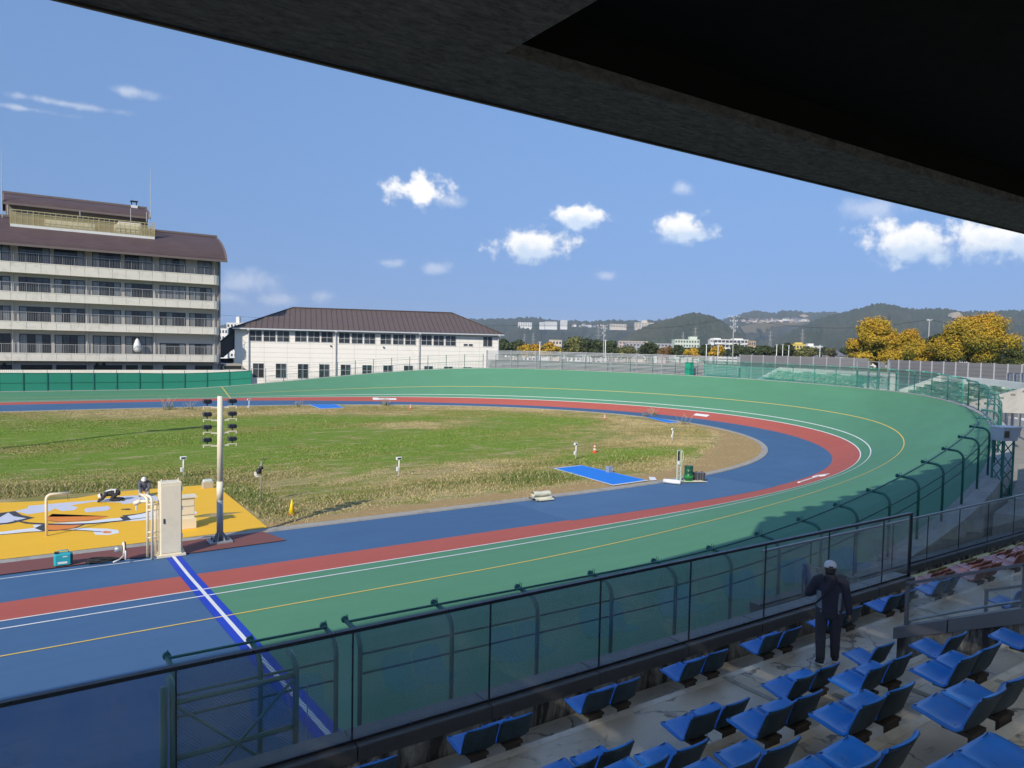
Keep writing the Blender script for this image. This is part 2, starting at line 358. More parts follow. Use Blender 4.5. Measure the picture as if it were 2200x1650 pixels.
# ------------------------------------------------------------------ the track: one lap line with easement curves, offset across the section
def lap_line():
    x0, y0, L1, L2, R = 21.3, 30.4, 22.6, 55.7, 29.73
    arc = PI * R - (L1 + L2) / 2; n = 1500; S = L1 + L2 + arc; s = np.linspace(0, S, n)
    k = np.interp(s, [0, L1, L1 + arc, S], [0, 1 / R, 1 / R, 0]); ds = s[1] - s[0]
    th = np.concatenate([[0], np.cumsum((k[1:] + k[:-1]) / 2 * ds)]); tm = (th[1:] + th[:-1]) / 2
    x = x0 + np.concatenate([[0], np.cumsum(np.cos(tm) * ds)]); y = y0 + np.concatenate([[0], np.cumsum(np.sin(tm) * ds)])
    a = np.arange(-60, x0, .25); b = np.arange(x[-1] - .25, -60, -.25)
    X = np.concatenate([a, x, b]); Y = np.concatenate([np.full(len(a), y0), y, np.full(len(b), y[-1])]); T = np.concatenate([0 * a, th, 0 * b + PI])
    return X, Y, T
LX, LY, LT = lap_line()
LS = np.concatenate([[0], np.cumsum(np.hypot(np.diff(LX), np.diff(LY)))])
STOP = LS[-1]
def _sm(t): t = np.clip(t, 0, 1); return t * t * (3 - 2 * t)
FIN = 4.77                                                   # the finish line stands at X = 4.77
ST = np.unique(np.concatenate([np.arange(0, STOP, .6), [STOP, 60 + FIN - .25, 60 + FIN + .25, 60 + 20.8, 60 + 36.1]]))
SX, SY, STH = (np.interp(ST, LS, q) for q in (LX, LY, LT))
def section(S):
    m1 = _sm((S - 72.469) / (118.999 - 72.469)); m2 = _sm((S - 161.885) / (203.42 - 161.885))
    bl = lambda a, b, c: a + (b - a) * m1 + (c - b) * m2
    KW = [62, 75, 88, 100, 112, 128, 165, 200, 215]; WV = [11.3, 11.736, 11.056, 8.349, 7.422, 7.494, 8.154, 8.356, 8.096]
    W = sum(np.interp(S + o, KW, WV) for o in np.arange(-5, 5.1, 1)) / 11
    return np.radians(bl(.947, -.156, 4.142)), np.radians(bl(2.298, 20.803, 4.274)), np.radians(bl(2.192, 30.861, 4.994)), 4.674 + (5.097 - 4.674) * m2, W
WR = 1.959
def cross(S, c):
    """points at arc lengths S, c metres outside the inner white line measured along the surface (negative: red lane, apron)"""
    S = np.asarray(S, float); x, y, th = (np.interp(S, LS, q) for q in (LX, LY, LT)); b, r, g, wb, W = section(S); c = np.broadcast_to(np.asarray(c, float), S.shape)
    nx, ny = np.sin(th), -np.cos(th)
    h_c = wb * np.cos(b) + WR * np.cos(r); z_c = wb * np.sin(b) + WR * np.sin(r)
    out = np.where(c >= 0, h_c + c * np.cos(g), np.where(c >= -WR, h_c + c * np.cos(r), wb * np.cos(b) + (c + WR) * np.cos(b)))
    z = np.where(c >= 0, z_c + c * np.sin(g), np.where(c >= -WR, z_c + c * np.sin(r), wb * np.sin(b) + (c + WR) * np.sin(b)))
    return np.stack([x + nx * out, y + ny * out, z], -1)
def edge_c(S): return section(np.asarray(S, float))[4]           # c of the outer edge
def rim(S, out=0., up=0.):
    """points outside the track's outer edge, out metres level, up metres above it"""
    S = np.asarray(S, float); p = cross(S, edge_c(S)); th = np.interp(S, LS, LT)
    p = p.copy(); p[..., 0] += np.sin(th) * out; p[..., 1] -= np.cos(th) * out; p[..., 2] += up; return p
def strip(name, S, cs, mat, parent, lift=0., smooth=True):
    """a sheet along the lap between the offsets in cs (numbers or callables of S)"""
    S = np.asarray(S); cc = [(k(S) if callable(k) else np.full(S.shape, float(k))) for k in cs]
    P = np.stack([cross(S, k) for k in cc], 1); P[..., 2] += lift
    n, k = P.shape[:2]; V = P.reshape(-1, 3); idx = np.arange(n * k).reshape(n, k)
    F = np.stack([idx[:-1, :-1], idx[:-1, 1:], idx[1:, 1:], idx[1:, :-1]], -1).reshape(-1, 4)[:, ::-1]
    me = bpy.data.meshes.new(name); me.from_pydata(V.tolist(), [], F.tolist()); me.update()
    uv = me.uv_layers.new(name='UVMap'); UV = np.stack([np.repeat(S, k), np.stack(cc, 1).reshape(-1)], 1)
    li = np.empty(len(me.loops), np.int32); me.loops.foreach_get('vertex_index', li); uv.data.foreach_set('uv', UV[li].astype(np.float32).ravel())
    me.materials.append(mat)
    if smooth: me.polygons.foreach_set('use_smooth', [True] * len(me.polygons))
    o = bpy.data.objects.new(name, me); col.objects.link(o)
    if parent: o.parent = parent
    return o
fr = lambda k: (lambda S: edge_c(S) * k)
S_fin = 60 + FIN
home = ST[ST <= S_fin + 1e-6]; lap = ST[ST >= S_fin - 1e-6]
track = strip('banked_track', lap, [0] + [fr(k) for k in (.1, .25, .4, .55, .7, .85, 1)], M['track_green'], None)
tag(track, 'green banked cycle track sweeping round the far turn', 'track', kind='structure')
strip('home_stretch', home, [0] + [fr(k) for k in (.25, .5, .75, 1)], M['track_blue'], track)
strip('blue_apron', ST, [lambda S: -WR - section(S)[3], lambda S: -WR - section(S)[3] * .5, -WR], M['track_blue'], track)
strip('red_lane', ST, [-WR, -WR / 2, 0], M['track_red'], track)
strip('paint_patch', ST[(ST >= 80.79) & (ST <= 96.11)], [lambda S: -WR - section(S)[3] + .02, -WR, -WR + .22], M['track_blue_new'], track, .004)
strip('inner_line', ST, [-.03, .05], M['line_white'], track, .010)
strip('outer_line', ST, [.70, .78], M['line_white'], track, .010)
strip('yellow_line', ST, [2.97, 3.04], M['line_yellow'], track, .010)
# finish line: ultramarine band with a white line down its middle, from the judges' cabinet to the outer edge
def across(name, x0, x1, c0, mat, lift):
    S = np.array([60 + x0, 60 + x1]); strip(name, S, [c0, -WR, 0, 3, 6, 9, fr(1)], mat, track, lift)
across('finish_band', FIN - .25, FIN + .25, -WR - 4.3, M['finish_blue'], .006)
across('finish_line', FIN - .055, FIN + .055, -WR - 4.3, M['line_white'], .014)
strip('apron_line', np.array([0., 30, 60, 64.35]), [-WR - 2.78, -WR - 2.72], M['line_white'], track, .006)
# pursuit mark across the far straight and the thin tick beside it
S_far = 198.0
strip('pursuit_line', np.array([S_far - 2.0, S_far - 1.9]), [-WR, 0, 3, 6, fr(1)], M['line_yellow'], track, .014)
# the strip of old maroon surface in front of the painted pad
def sheet(name, pts, z, mat, parent=None):
    b = MB(); b.add([(p[0], p[1], z) for p in pts], [tuple(range(len(pts)))]); return b.build(name, mat, parent)
old = sheet('old_surface_strip', [(-30, 28.9), (3.2, 28.9), (5.6, 28.5), (8.9, 28.6), (8.5, 30.38), (-30, 30.38)][::1], .062, M['track_old'], track)
# concrete rim outside the banking, with the drop behind it
def ribbon(name, P, mats, parent=None, mi=None, smooth=False):
    b = MB(); b.grid([list(map(tuple, r)) for r in P]); return b.build(name, mats, parent, smooth)
RW = lambda S: np.interp(S, [55, 75, 88, 104, 112, 125, 300], [.5, .7, .88, .8, .6, .35, .35])
def rim_w(S, k=1., up=0.):
    p = rim(S, 0, up); w = RW(S) * k; th = np.interp(S, LS, LT); p[:, 0] += np.sin(th) * w; p[:, 1] -= np.cos(th) * w; return p
Sr = ST[::2]
zz = rim_w(Sr, 1., .06); drop = zz.copy(); drop[:, 2] = np.minimum(drop[:, 2] - .3, np.interp(Sr, [60, 90, 110, 140], [.3, 1.0, .5, -.4]))
rimo = ribbon('track_rim', [rim_w(Sr, 0, 0.), rim_w(Sr, 0, .06), zz, drop], M['concrete']); tag(rimo, 'pale concrete rim along the outer edge of the banked track', 'kerb', kind='structure')

# ------------------------------------------------------------------ ground and infield
def ground_mat():
    t = NT('ground_soil_and_grass'); n = t.noise(.012, 6, .6); m2 = t.noise(.15, 5, .6)
    c = t.ramp(n, [(.3, (.10, .12, .045)), (.5, (.16, .15, .075)), (.7, (.20, .18, .12))]); c = t.mix(t.rng(m2, .35, .7), c, (.085, .105, .04)); t.set(base=c, rough=.95, spec=.1); return t.mat
g = MB(); gs = [-9000, -3000, -1200, -500, -200, 0, 200, 500, 1200, 3000, 9000]
g.grid([[(x, y, -.45) for x in gs] for y in gs]); ground = g.build('ground', ground_mat()); tag(ground, 'flat land round the stadium out to the hills', 'ground', kind='structure')
def infield_mat():
    """rough infield turf: mown green, olive and straw patches, a dry strip along the kerb"""
    t = NT('infield_turf'); e = t.attr('edge'); gr = t.attr('green')
    big = t.noise(.085, 5, .6, dist=.8); mid = t.noise(.5, 6, .65, dist=.5); fine = t.noise(5., 5, .7); st = t.noise(1., 5, .65, sc=(.35, 1.3, 1))
    green = t.mix(fine, (.12, .20, .026), (.20, .28, .045)); olive = t.mix(fine, (.20, .185, .060), (.29, .25, .090)); straw = t.mix(fine, (.34, .26, .13), (.48, .39, .22))
    c = t.mix(t.rng(t.m('ADD', t.m('MULTIPLY', big, .9), t.m('MULTIPLY', gr, .75)), .42, .72), olive, green)
    c = t.mix(t.rng(t.m('SUBTRACT', t.m('ADD', st, t.m('MULTIPLY', mid, .5)), t.m('MULTIPLY', gr, .10)), .68, .86, 0, .9), c, straw)
    dry = t.mix(t.noise(3., 6, .75), (.30, .20, .085), (.46, .33, .165))
    c = t.mix(t.rng(t.m('ADD', e, t.m('MULTIPLY', t.m('SUBTRACT', mid, .5), 1.2)), .45, .6), c, dry)
    t.set(base=c, rough=.95, spec=.08); t.bump(t.m('ADD', fine, mid), .7, .05); return t.mat
M['infield'] = infield_mat()
INF_R = [.45, .9, 1.5, 2.2, 3, 4, 5.5, 7.5, 10, 13, 16.5, 20, 24, 28.5]
def inner(S, d):
    x, y, th = (np.interp(S, LS, q) for q in (LX, LY, LT)); return np.stack([x - np.sin(th) * d, y + np.cos(th) * d], -1)
# how far the straw-dry verge reaches in from the kerb, along the lap (metres)
def verge(S): return np.interp(S, [0, 67, 69, 74, 84, 92, 100, 108, 116, 125, 140, 200, 300], [0.2, .2, 1.4, 2.0, 2.2, 2.6, 3.2, 4.6, 4.0, 2.2, 1.0, .5, .4])
GREENS = [(-2, 70, 16, 9, 1.), (12, 66, 15, 12, 1.), (20, 76, 12, 5, .8), (-20, 72, 30, 18, .9), (30, 54, 13, 7, 1.), (40, 58, 8, 8, .7), (24, 46, 10, 4, .55), (48, 66, 6, 8, .8), (30, 72, 14, 4, .8), (10, 52, 12, 6, .8), (2, 55, 12, 6, .8), (38, 40, 9, 2.6, .7), (44, 74, 6, 5, .6)]
def greenness(x, y):
    v = 0
    for cx, cy, rx, ry, k in GREENS: v = np.maximum(v, k * np.clip(1.35 - np.hypot((x - cx) / rx, (y - cy) / ry), 0, 1))
    return np.minimum(v * 1.6, 1)
Si = np.concatenate([np.arange(0, STOP, 1.5), [STOP]]); ni, ki = len(Si), len(INF_R)
P = np.stack([np.concatenate([inner(Si, d), np.full((ni, 1), 0.)], 1) for d in INF_R], 1)
hx = lambda x, y: .05 * np.sin(x * .31 + y * .17) + .04 * np.sin(x * .13 - y * .41 + 1.)
fade = np.clip((np.array(INF_R) - 1.) / 4, 0, 1)[None, :]; P[..., 2] = .02 + hx(P[..., 0], P[..., 1]) * fade
V = P.reshape(-1, 3); idx = np.arange(ni * ki).reshape(ni, ki)
F = [tuple(q) for q in np.stack([idx[:-1, :-1], idx[:-1, 1:], idx[1:, 1:], idx[1:, :-1]], -1).reshape(-1, 4).tolist()]
half = np.argmin(np.abs(np.interp(Si, LS, LT) - PI / 2)); ring = idx[:, -1]
j = ni - 1                                                      # close the middle with quads from the near half to the far half
for i in range(half):
    jj = max(ni - 1 - int(round((i + 1) * (ni - 1 - half) / half)), half)
    F.append((ring[i], ring[j], ring[jj], ring[i + 1]) if jj != j else (ring[i], ring[j], ring[i + 1])); j = jj
F = [tuple(dict.fromkeys(map(int, f))) for f in F]; F = [f[::-1] for f in F if len(f) > 2]
me = bpy.data.meshes.new('infield'); me.from_pydata(V.tolist(), [], F); me.update(); me.validate()
dist = np.repeat(np.array(INF_R)[None, :], ni, 0); vg = verge(Si)[:, None]
at1 = me.attributes.new('edge', 'FLOAT', 'POINT'); at1.data.foreach_set('value', np.clip(.5 + (vg - dist) / 1.6, 0, 1).astype(np.float32).ravel())
at2 = me.attributes.new('green', 'FLOAT', 'POINT'); at2.data.foreach_set('value', greenness(V[:, 0], V[:, 1]).astype(np.float32))
me.materials.append(M['infield']); infield = bpy.data.objects.new('infield', me); col.objects.link(infield); tag(infield, 'rough grass infield inside the track', 'field', kind='structure')
if np.mean([p.normal.z for p in me.polygons]) < 0: me.flip_normals()
kb = MB(); Sk = ST
def pl(S, d, z): q = inner(S, d); return np.concatenate([q, np.full((len(q), 1), z)], 1)
kb.grid([list(map(tuple, r)) for r in (pl(Sk, -.01, -.02), pl(Sk, 0., .055), pl(Sk, .47, .06), pl(Sk, .5, -.05))]); kerb = kb.build('infield_kerb', M['kerb']); tag(kerb, 'worn concrete kerb between blue apron and infield grass', 'kerb', kind='structure')

# ------------------------------------------------------------------ the stand we look down from
ZT = lambda k: 2.8 + .465 * (k - 1)
YE = lambda k: 7.3 if k == 1 else (5.5 - .95 * (k - 2) if k >= 2 else 7.3 + .95 * (1 - k))
X_L, X_R, X_STEP, VX0, VX1 = -22.0, 46.0, 16.9, 11.95, 13.25      # stand ends, where the lower rows begin, the stair opening
stand = thing('spectator_stand', 'weathered concrete seating stand stepping down to the glass wall', 'stand', (0, 0, 0), kind='structure')
def step(x0, x1, y0, y1, z0, z1, mat=None): b = MB(); b.cbox(x0, x1, y0, y1, z0, z1, .015); return b.build('concrete_step', mat or M['terrace'], stand)
for k in range(1, 11):
    ye, yb = YE(k), (YE(k + 1) if k < 10 else -8.)
    if k == 1: step(X_L, X_R, yb, ye, ZT(k) - .8, ZT(k)); continue
    step(X_L, VX0, yb, ye, ZT(k) - .8, ZT(k)); step(VX1, X_R, yb, ye, ZT(k) - .8, ZT(k))
step(VX0, VX1, -2, 5.5, ZT(1) - .8, ZT(1) - .004)
step(X_L, X_STEP, 7.3, 8.31, ZT(0) - .8, ZT(0))
for k in (0, -1, -2): step(X_STEP, X_R, YE(k + 1), YE(k), ZT(k) - .8, ZT(k))
step(X_STEP, X_R, YE(-2), 11.22, ZT(-3) - .8, ZT(-3))
nose = pm('pale_step_nosing', (.66, .62, .53), .7, .18, 5, .2, 30, dirt=(.3, .28, .24), dscale=4, damt=.6)
for k in range(1, 8):
    for x0, x1 in ((X_L, VX0 - .02), (VX1 + .02, X_R)): b = MB(); b.box(x0, x1, YE(k) - .13, YE(k) - .016, ZT(k) + .0005, ZT(k) + .004); b.build('step_nosing', nose, stand)
lt = MB()
for x in (8.97, 1.6, 14.75):
    for k in range(1, 8):
        if x > VX1 and k > 1: break
        lt = MB(); lt.box(x - .055, x + .055, YE(k + 1) + .10, YE(k) - .06, ZT(k) + .002, ZT(k) + .006); lt.build('painted_stripe', pm_line if 'pm_line' in globals() else globals().setdefault('pm_line', pm('worn_pale_stripe', (.36, .38, .34), .8, .3, 6, dirt=(.2, .2, .18), dscale=5, damt=.8)), stand)

# front wall with granite coping and the tall glass wall on it
def glass_barrier(name, label, x0, x1, yg, z_sill, z_rail, pane, sill_blk, y_in, z_base, wall_mat, rail_mat, rail_r, end_post, ph=0.):
    t = thing(name, label, 'glass barrier', (x0, yg, z_base))
    b = MB(); b.box(x0, x1, y_in + .03, yg + .30, z_base, z_sill - .19); b.build('wall', wall_mat, t)
    x = x0
    while x < x1 - .01:
        xe = min(x + sill_blk, x1); b = MB(); b.cbox(x + .004, xe - .004, y_in, yg + .34, z_sill - .19, z_sill, .012); b.build('coping_stone', M['coping'], t); x = xe
    x = x0 + ph
    xs = []
    while x < x1 - .05: xs.append(x); x += pane
    if ph > .01: xs = [x0] + xs
    xs.append(x1)
    for a, c in zip(xs[:-1], xs[1:]):
        b = MB(); b.box(a + .006, c - .006, yg - .006, yg + .006, z_sill - .02, z_rail - .03); b.build('glass_pane', M['glass'], t)
        b = MB(); b.box(c - .008, c + .008, yg - .012, yg + .012, z_sill, z_rail - .02); b.build('pane_joint', M['rail_dark'], t) if c < x1 - .01 else None
    b = MB(); b.box(x0, x1, yg - .035, yg + .035, z_rail - .045, z_rail); b.build('top_rail', rail_mat, t)
    b = MB(); b.box(x0, x1, yg - .02, yg + .02, z_sill, z_sill + .035); b.build('bottom_channel', M['rail_dark'], t)
    if end_post:
        b = MB(); b.box(x1 - .03, x1 + .012, yg - .03, yg + .03, z_sill - .19, z_rail + .001); b.build('end_post', rail_mat, t)
    return t
glass_barrier('glass_wall', 'tall clear glass wall with dark top rail in front of blue seats', X_L, 16.72, 8.45, 2.826, 4.262, 2.02, 1.96, 8.30, ZT(0) - .02, M['mould'], M['rail_dark'], .03, True, 1.22)
glass_barrier('glass_wall', 'lower glass wall with steel rail in front of yellow and pink seats', 15.30, X_R, 11.30, 1.515, 2.905, 2.02, 1.96, 11.15, ZT(-3) - .02, M['mould'], M['rail_steel'], .02, False, .0)
# return wall closing the step between the two levels
b = MB(); b.box(16.73, 16.89, 8.30, 11.14, ZT(-3) - .1, ZT(0) + .06); b.build('return_wall', M['mould'], stand)
b = MB(); b.box(X_L, 16.72, 8.76, 8.95, -.4, 2.6); b.build('front_wall', M['concrete'], stand)

# guard beside the stair opening: concrete upstand, metal skirt, sloped glass and rail rising with the steps
gd = thing('stair_guard', 'sloping glass guard with grey metal skirt beside the stair opening', 'guard rail', (VX0, 6.19, ZT(1)))
sl = lambda y, z0, z1: z0 + (z1 - z0) * (6.19 - y) / (6.19 - 4.43)
def slope_quad(y0, y1, za, zb, x0, x1, name, mat):
    b = MB(); A_ = [(y0, za(y0)), (y0, zb(y0)), (y1, zb(y1)), (y1, za(y1))]; b.prism([(x0, y, z) for y, z in A_], (x1 - x0, 0, 0)); return b.build(name, mat, gd)
rz = lambda y: sl(y, 4.025, 4.81); wt = lambda y: sl(y, 3.33, 4.18); wb_ = lambda y: sl(y, 3.14, 3.96)
slope_quad(6.19, -1.5, lambda y: ZT(1) - .02, lambda y: wb_(y), VX0 + .02, VX0 + .22, 'upstand', M['mould'])
M['skirt'] = pm('grey_metal_skirt', (.20, .20, .215), .5, .1, 3, metal=.3)
for y0, y1 in ((6.24, 5.42), (5.40, 3.6), (3.58, 1.8), (1.78, -1.5)): slope_quad(y0, y1, wb_, wt, VX0 - .02, VX0 + .24, 'metal_skirt', M['skirt'])
for y0, y1 in ((6.08, 4.62), (4.60, 3.1), (3.08, 1.6), (1.58, -1.5)): slope_quad(y0, y1, wt, lambda y: rz(y) - .02, VX0 + .10, VX0 + .112, 'glass_pane', M['glass'])
b = MB(); b.bar((VX0 + .106, 6.12, rz(6.12)), (VX0 + .106, -1.5, rz(-1.5)), .05, .045); b.build('top_rail', M['skirt'], gd)
for y in (6.10, 4.45, 2.8):
    b = MB(); b.bar((VX0 + .106, y, wb_(y)), (VX0 + .106, y, rz(y)), .05, .05, (0, 1, 0)); b.build('post', M['skirt'], gd)
b = MB(); b.tube([(VX0 + .62, 6.3, 3.0), (VX0 + .62, 6.3, 3.28), (VX0 + .62, 6.2, 3.34), (VX0 + .62, 5.2, 3.85), (VX0 + .62, 3, 4.9)], .022, 8); hr = b.build('handrail', M['rail_steel'], gd)
# shorter guard on the other side of the opening
g2 = thing('stair_guard', 'short glass guard on the far side of the stair opening', 'guard rail', (VX1 + .5, 5.0, ZT(2)))
y0, y1 = 5.5, 3.0
b = MB(); b.prism([(VX1 + .1, y0, ZT(2)), (VX1 + .1, y0, ZT(2) + .62), (VX1 + .1, y1, ZT(4) + .75), (VX1 + .1, y1, ZT(4) - .1)], (.012, 0, 0)); b.build('glass_pane', M['glass'], g2)
b = MB(); b.bar((VX1 + .106, y0, ZT(2) + .63), (VX1 + .106, y1, ZT(4) + .76), .045, .04); b.build('top_rail', M['skirt'], g2)
for y, za, zb in ((y0 - .03, ZT(2), ZT(2) + .64), (y1, ZT(4), ZT(4) + .76)):
    b = MB(); b.box(VX1 + .085, VX1 + .127, y - .02, y + .02, za - .01, zb); b.build('post', M['skirt'], g2)

# ------------------------------------------------------------------ roof over the stand: rough sprayed soffit with coffers between beams
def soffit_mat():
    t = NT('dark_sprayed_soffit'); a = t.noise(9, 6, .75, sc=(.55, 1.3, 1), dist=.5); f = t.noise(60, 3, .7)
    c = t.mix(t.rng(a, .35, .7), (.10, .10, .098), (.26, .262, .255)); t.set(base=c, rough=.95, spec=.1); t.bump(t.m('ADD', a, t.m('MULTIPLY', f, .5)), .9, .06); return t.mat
M['soffit'] = soffit_mat(); M['coffer'] = pm('coffer_shade_black', (.012, .012, .012), .95, .2, 3, spec=.05)  # coffer black: darkness of the deep recess put into the colour
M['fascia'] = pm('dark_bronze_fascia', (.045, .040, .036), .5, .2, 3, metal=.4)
roof = thing('stand_roof', 'dark overhanging roof of the stand with coffered rough soffit', 'roof', (0, 0, 11.0), kind='structure')
YF, Z_S = 8.52, 11.06; RX0, RX1, RY0 = -22., 42., -5.5
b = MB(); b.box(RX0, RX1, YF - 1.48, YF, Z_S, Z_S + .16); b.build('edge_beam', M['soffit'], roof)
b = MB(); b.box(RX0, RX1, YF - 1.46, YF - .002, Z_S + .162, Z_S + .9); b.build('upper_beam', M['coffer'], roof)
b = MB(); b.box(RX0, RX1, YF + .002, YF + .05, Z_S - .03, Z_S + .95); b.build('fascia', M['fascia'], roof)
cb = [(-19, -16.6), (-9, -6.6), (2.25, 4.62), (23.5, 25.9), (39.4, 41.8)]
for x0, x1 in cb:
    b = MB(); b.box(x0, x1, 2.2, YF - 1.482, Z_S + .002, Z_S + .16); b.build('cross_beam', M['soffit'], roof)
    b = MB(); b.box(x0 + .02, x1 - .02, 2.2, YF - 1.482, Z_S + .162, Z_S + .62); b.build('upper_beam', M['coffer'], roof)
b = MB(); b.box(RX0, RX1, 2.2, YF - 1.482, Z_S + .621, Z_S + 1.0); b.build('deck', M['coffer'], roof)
for x in (-13, -1, 11, 23, 35, 41):                        # back opened, out of view, to let sky light in; columns added
    b = MB(); b.box(x - .2, x + .2, RY0 - .0, RY0 + .4, ZT(10) - .8, Z_S + .6); b.build('rear_column', M['concrete_white'], roof)
# added, out of view: translucent sheets over the upper rows bring daylight into the stand
tl_ = NT('added_translucent_sheet'); tl_.t.nodes.remove(tl_.bs); tb_ = tl_.n('ShaderNodeBsdfTranslucent'); db_ = tl_.n('ShaderNodeBsdfDiffuse'); mx_ = tl_.n('ShaderNodeMixShader'); mx_.inputs[0].default_value = .15; tl_.l(tl_.mix(tl_.noise(.8, 5, .6), (.80, .78, .71), (.94, .92, .86)), tb_.inputs[0]); db_.inputs[0].default_value = (.6, .58, .52, 1); tl_.l(tb_.outputs[0], mx_.inputs[1]); tl_.l(db_.outputs[0], mx_.inputs[2]); tl_.l(mx_.outputs[0], tl_.out.inputs[0])
x = RX0
while x < RX1 - .1:
    b = MB(); b.box(x + .02, min(x + 3.18, RX1), RY0, 2.19, Z_S + .70, Z_S + .706); b.build('fill_light_sheet', tl_.mat, roof); x += 3.2
for y in (-5.4, -3.0, -.6, 1.8): b = MB(); b.box(RX0, RX1, y, y + .12, Z_S + .45, Z_S + .69); b.build('purlin', M['steel_grey'], roof)
# unseen sign screen inferred from the second, longer shadow on the banking; knobs added to lump its edge
b = MB(); b.box(7.3, 23.6, 8.1, 8.3, Z_S + .95, 13.85); b.build('roof_screen', M['fascia'], roof)
for k in range(12): x = 8.0 + k * 1.36; b = MB(); b.tube([(x, 8.2, 13.84), (x, 8.2, 13.95), (x + .1, 8.3, 14.0)], .05, 6); b.lathe([(.22, 0), (.34, .12), (.30, .22), (.12, .28)], (x + .1, 8.3, 13.82), 8); b.build('shadow_knob', M['dark_metal'], roof)
# ------------------------------------------------------------------ pipe fence along the outer edge of the home straight and the near turn
def along(S, out, up): return [tuple(p) for p in rim(np.atleast_1d(S), out, up)]
def sheet_uv(name, rows, mat, parent, us, vs, smooth=False):
    b = MB(); b.grid(rows); o = b.build(name, mat, parent, smooth); me = o.data; uv = me.uv_layers.new(name='UVMap')
    k = len(rows[0]); UV = np.array([(us[j], vs[i]) for i in range(len(rows)) for j in range(k)], np.float32)
    li = np.empty(len(me.loops), np.int32); me.loops.foreach_get('vertex_index', li); uv.data.foreach_set('uv', UV[li].ravel()); return o
def hook(p, dn, h, arm, r=.2):
    """points of a post that bends over towards the track; dn: unit vector inward"""
    p = Vector(p); dn = Vector(dn); pts = [p, p + Vector((0, 0, h - r * 1.6))]
    for a in (15, 35, 55, 75): a = math.radians(a); pts.append(p + Vector((0, 0, h - r * 1.6 + r * 1.6 * math.sin(a))) + dn * r * 1.6 * (1 - math.cos(a)))
    pts.append(p + Vector((0, 0, h + .02)) + dn * arm); return pts
def pipe_fence(name, label, S_posts, out, base_up, h, arm, mat, netmat, rad=.045, net=True, rails=(.62, .80), rail_r=.024, pins=True, skip=()):
    P = along(S_posts, out, base_up); t = thing(name, label, 'fence', P[0]); th = np.interp(S_posts, LS, LT)
    for i, (p, a) in enumerate(zip(P, th)):
        if i in skip: continue
        dn = Vector((-math.sin(a), math.cos(a), 0)); pts = hook(p, dn, h, arm)
        b = MB(); b.tube(pts, rad, 8); po = b.build('post', mat, t, True)
        if pins:
            e = pts[-1]; b = MB(); b.tube([e - dn * .04, e + dn * .02], rad * 1.45, 8); b.build('end_cap', mat, po, True)
            for k in (.10, .16): b = MB(); q = e - dn * k; b.tube([q, q + Vector((0, 0, .13))], .007, 5); b.build('pin', mat, po)
            b = MB(); b.tube([Vector(p), Vector(p) + Vector((0, 0, .015))], rad * 2.2, 8); b.build('base_plate', M['steel_grey'], po)
    Sf = np.linspace(S_posts[0], S_posts[-1], max(2, int((S_posts[-1] - S_posts[0]) / 1.) + 1))
    for k in rails: b = MB(); b.tube(along(Sf, out - .055, base_up + h * k), rail_r, 6); b.build('rail', mat, t, True)
    b = MB(); b.tube(along(Sf, out - arm * .72, base_up + h + .045), rail_r, 6); b.build('rail', mat, t, True)
    if net:
        rows = [along(Sf, out - .03, base_up + .02), along(Sf, out - .03, base_up + h * .80), along(Sf, out - .12, base_up + h * .93), along(Sf, out - .3, base_up + h * .99), along(Sf, out - arm * .9, base_up + h + .01)]
        sheet_uv('netting', rows, netmat, t, list(Sf), [0, h * .8, h * .94, h * 1.03, h * 1.3])
    return t
near_S = np.array([60 + x for x in (-16.75, -14.77, -12.8, -10.8, -8.85, -6.87, -4.9, -2.92, -.94)]); gate_S = np.array([62.04, 63.35, 64.64]); turn_S = np.arange(65.08, 112, 1.98)
turn_S = np.concatenate([[65.08], 66.92 + 1.98 * np.arange(0, 23)])
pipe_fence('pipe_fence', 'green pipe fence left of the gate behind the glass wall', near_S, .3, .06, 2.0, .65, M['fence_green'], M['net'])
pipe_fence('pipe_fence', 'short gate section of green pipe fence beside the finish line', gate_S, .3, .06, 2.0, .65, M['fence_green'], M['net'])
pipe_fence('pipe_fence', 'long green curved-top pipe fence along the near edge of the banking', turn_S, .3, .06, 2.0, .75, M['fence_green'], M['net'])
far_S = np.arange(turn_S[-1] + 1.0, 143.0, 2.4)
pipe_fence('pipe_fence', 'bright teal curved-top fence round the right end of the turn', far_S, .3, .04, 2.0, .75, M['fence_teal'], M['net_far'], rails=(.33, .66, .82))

# the loose gate leaf standing behind the glass: pipe frame with crossed braces and wire netting
gl = thing('gate_leaf', 'green pipe gate with crossed braces standing behind the glass wall', 'gate', (2.0, 11.0, .5))
YG = 10.95; gx0, gx1 = at_y(372, 1511, YG).x, at_y(636, 1448, YG).x; gz = at_y(372, 1511, YG).z; zm_ = at_y(384, 1628, YG).z; zb = 2 * zm_ - gz
for x in (gx0, gx1):
    b = MB(); pts = hook((x, YG, zb - .1), (0, 1, 0), gz - zb + .32, .34, .12); b.tube(pts, .05, 8); b.build('post', M['fence_green'], gl, True)
b = MB(); b.tube([(gx0 - .12, YG + .02, -.4), (gx0 - .12, YG + .02, gz + .25)], .055, 8); b.build('hinge_post', M['fence_green'], gl, True)
for z in (gz, zm_, zb): b = MB(); b.tube([(gx0, YG, z), (gx1, YG, z)], .042, 8); b.build('frame_rail', M['fence_green'], gl, True)
for (za, zc) in ((gz - .05, zb + .02), (zb + .02, gz - .05)): b = MB(); b.tube([(gx0 + .05, YG - .03, za), (gx1 - .05, YG - .03, zc)], .024, 6); b.build('brace', M['fence_green'], gl, True)
sheet_uv('netting', [[(gx0, YG + .04, zb), (gx1, YG + .04, zb)], [(gx0, YG + .04, gz), (gx1, YG + .04, gz)]], M['net'], gl, [0, gx1 - gx0], [0, gz - zb])
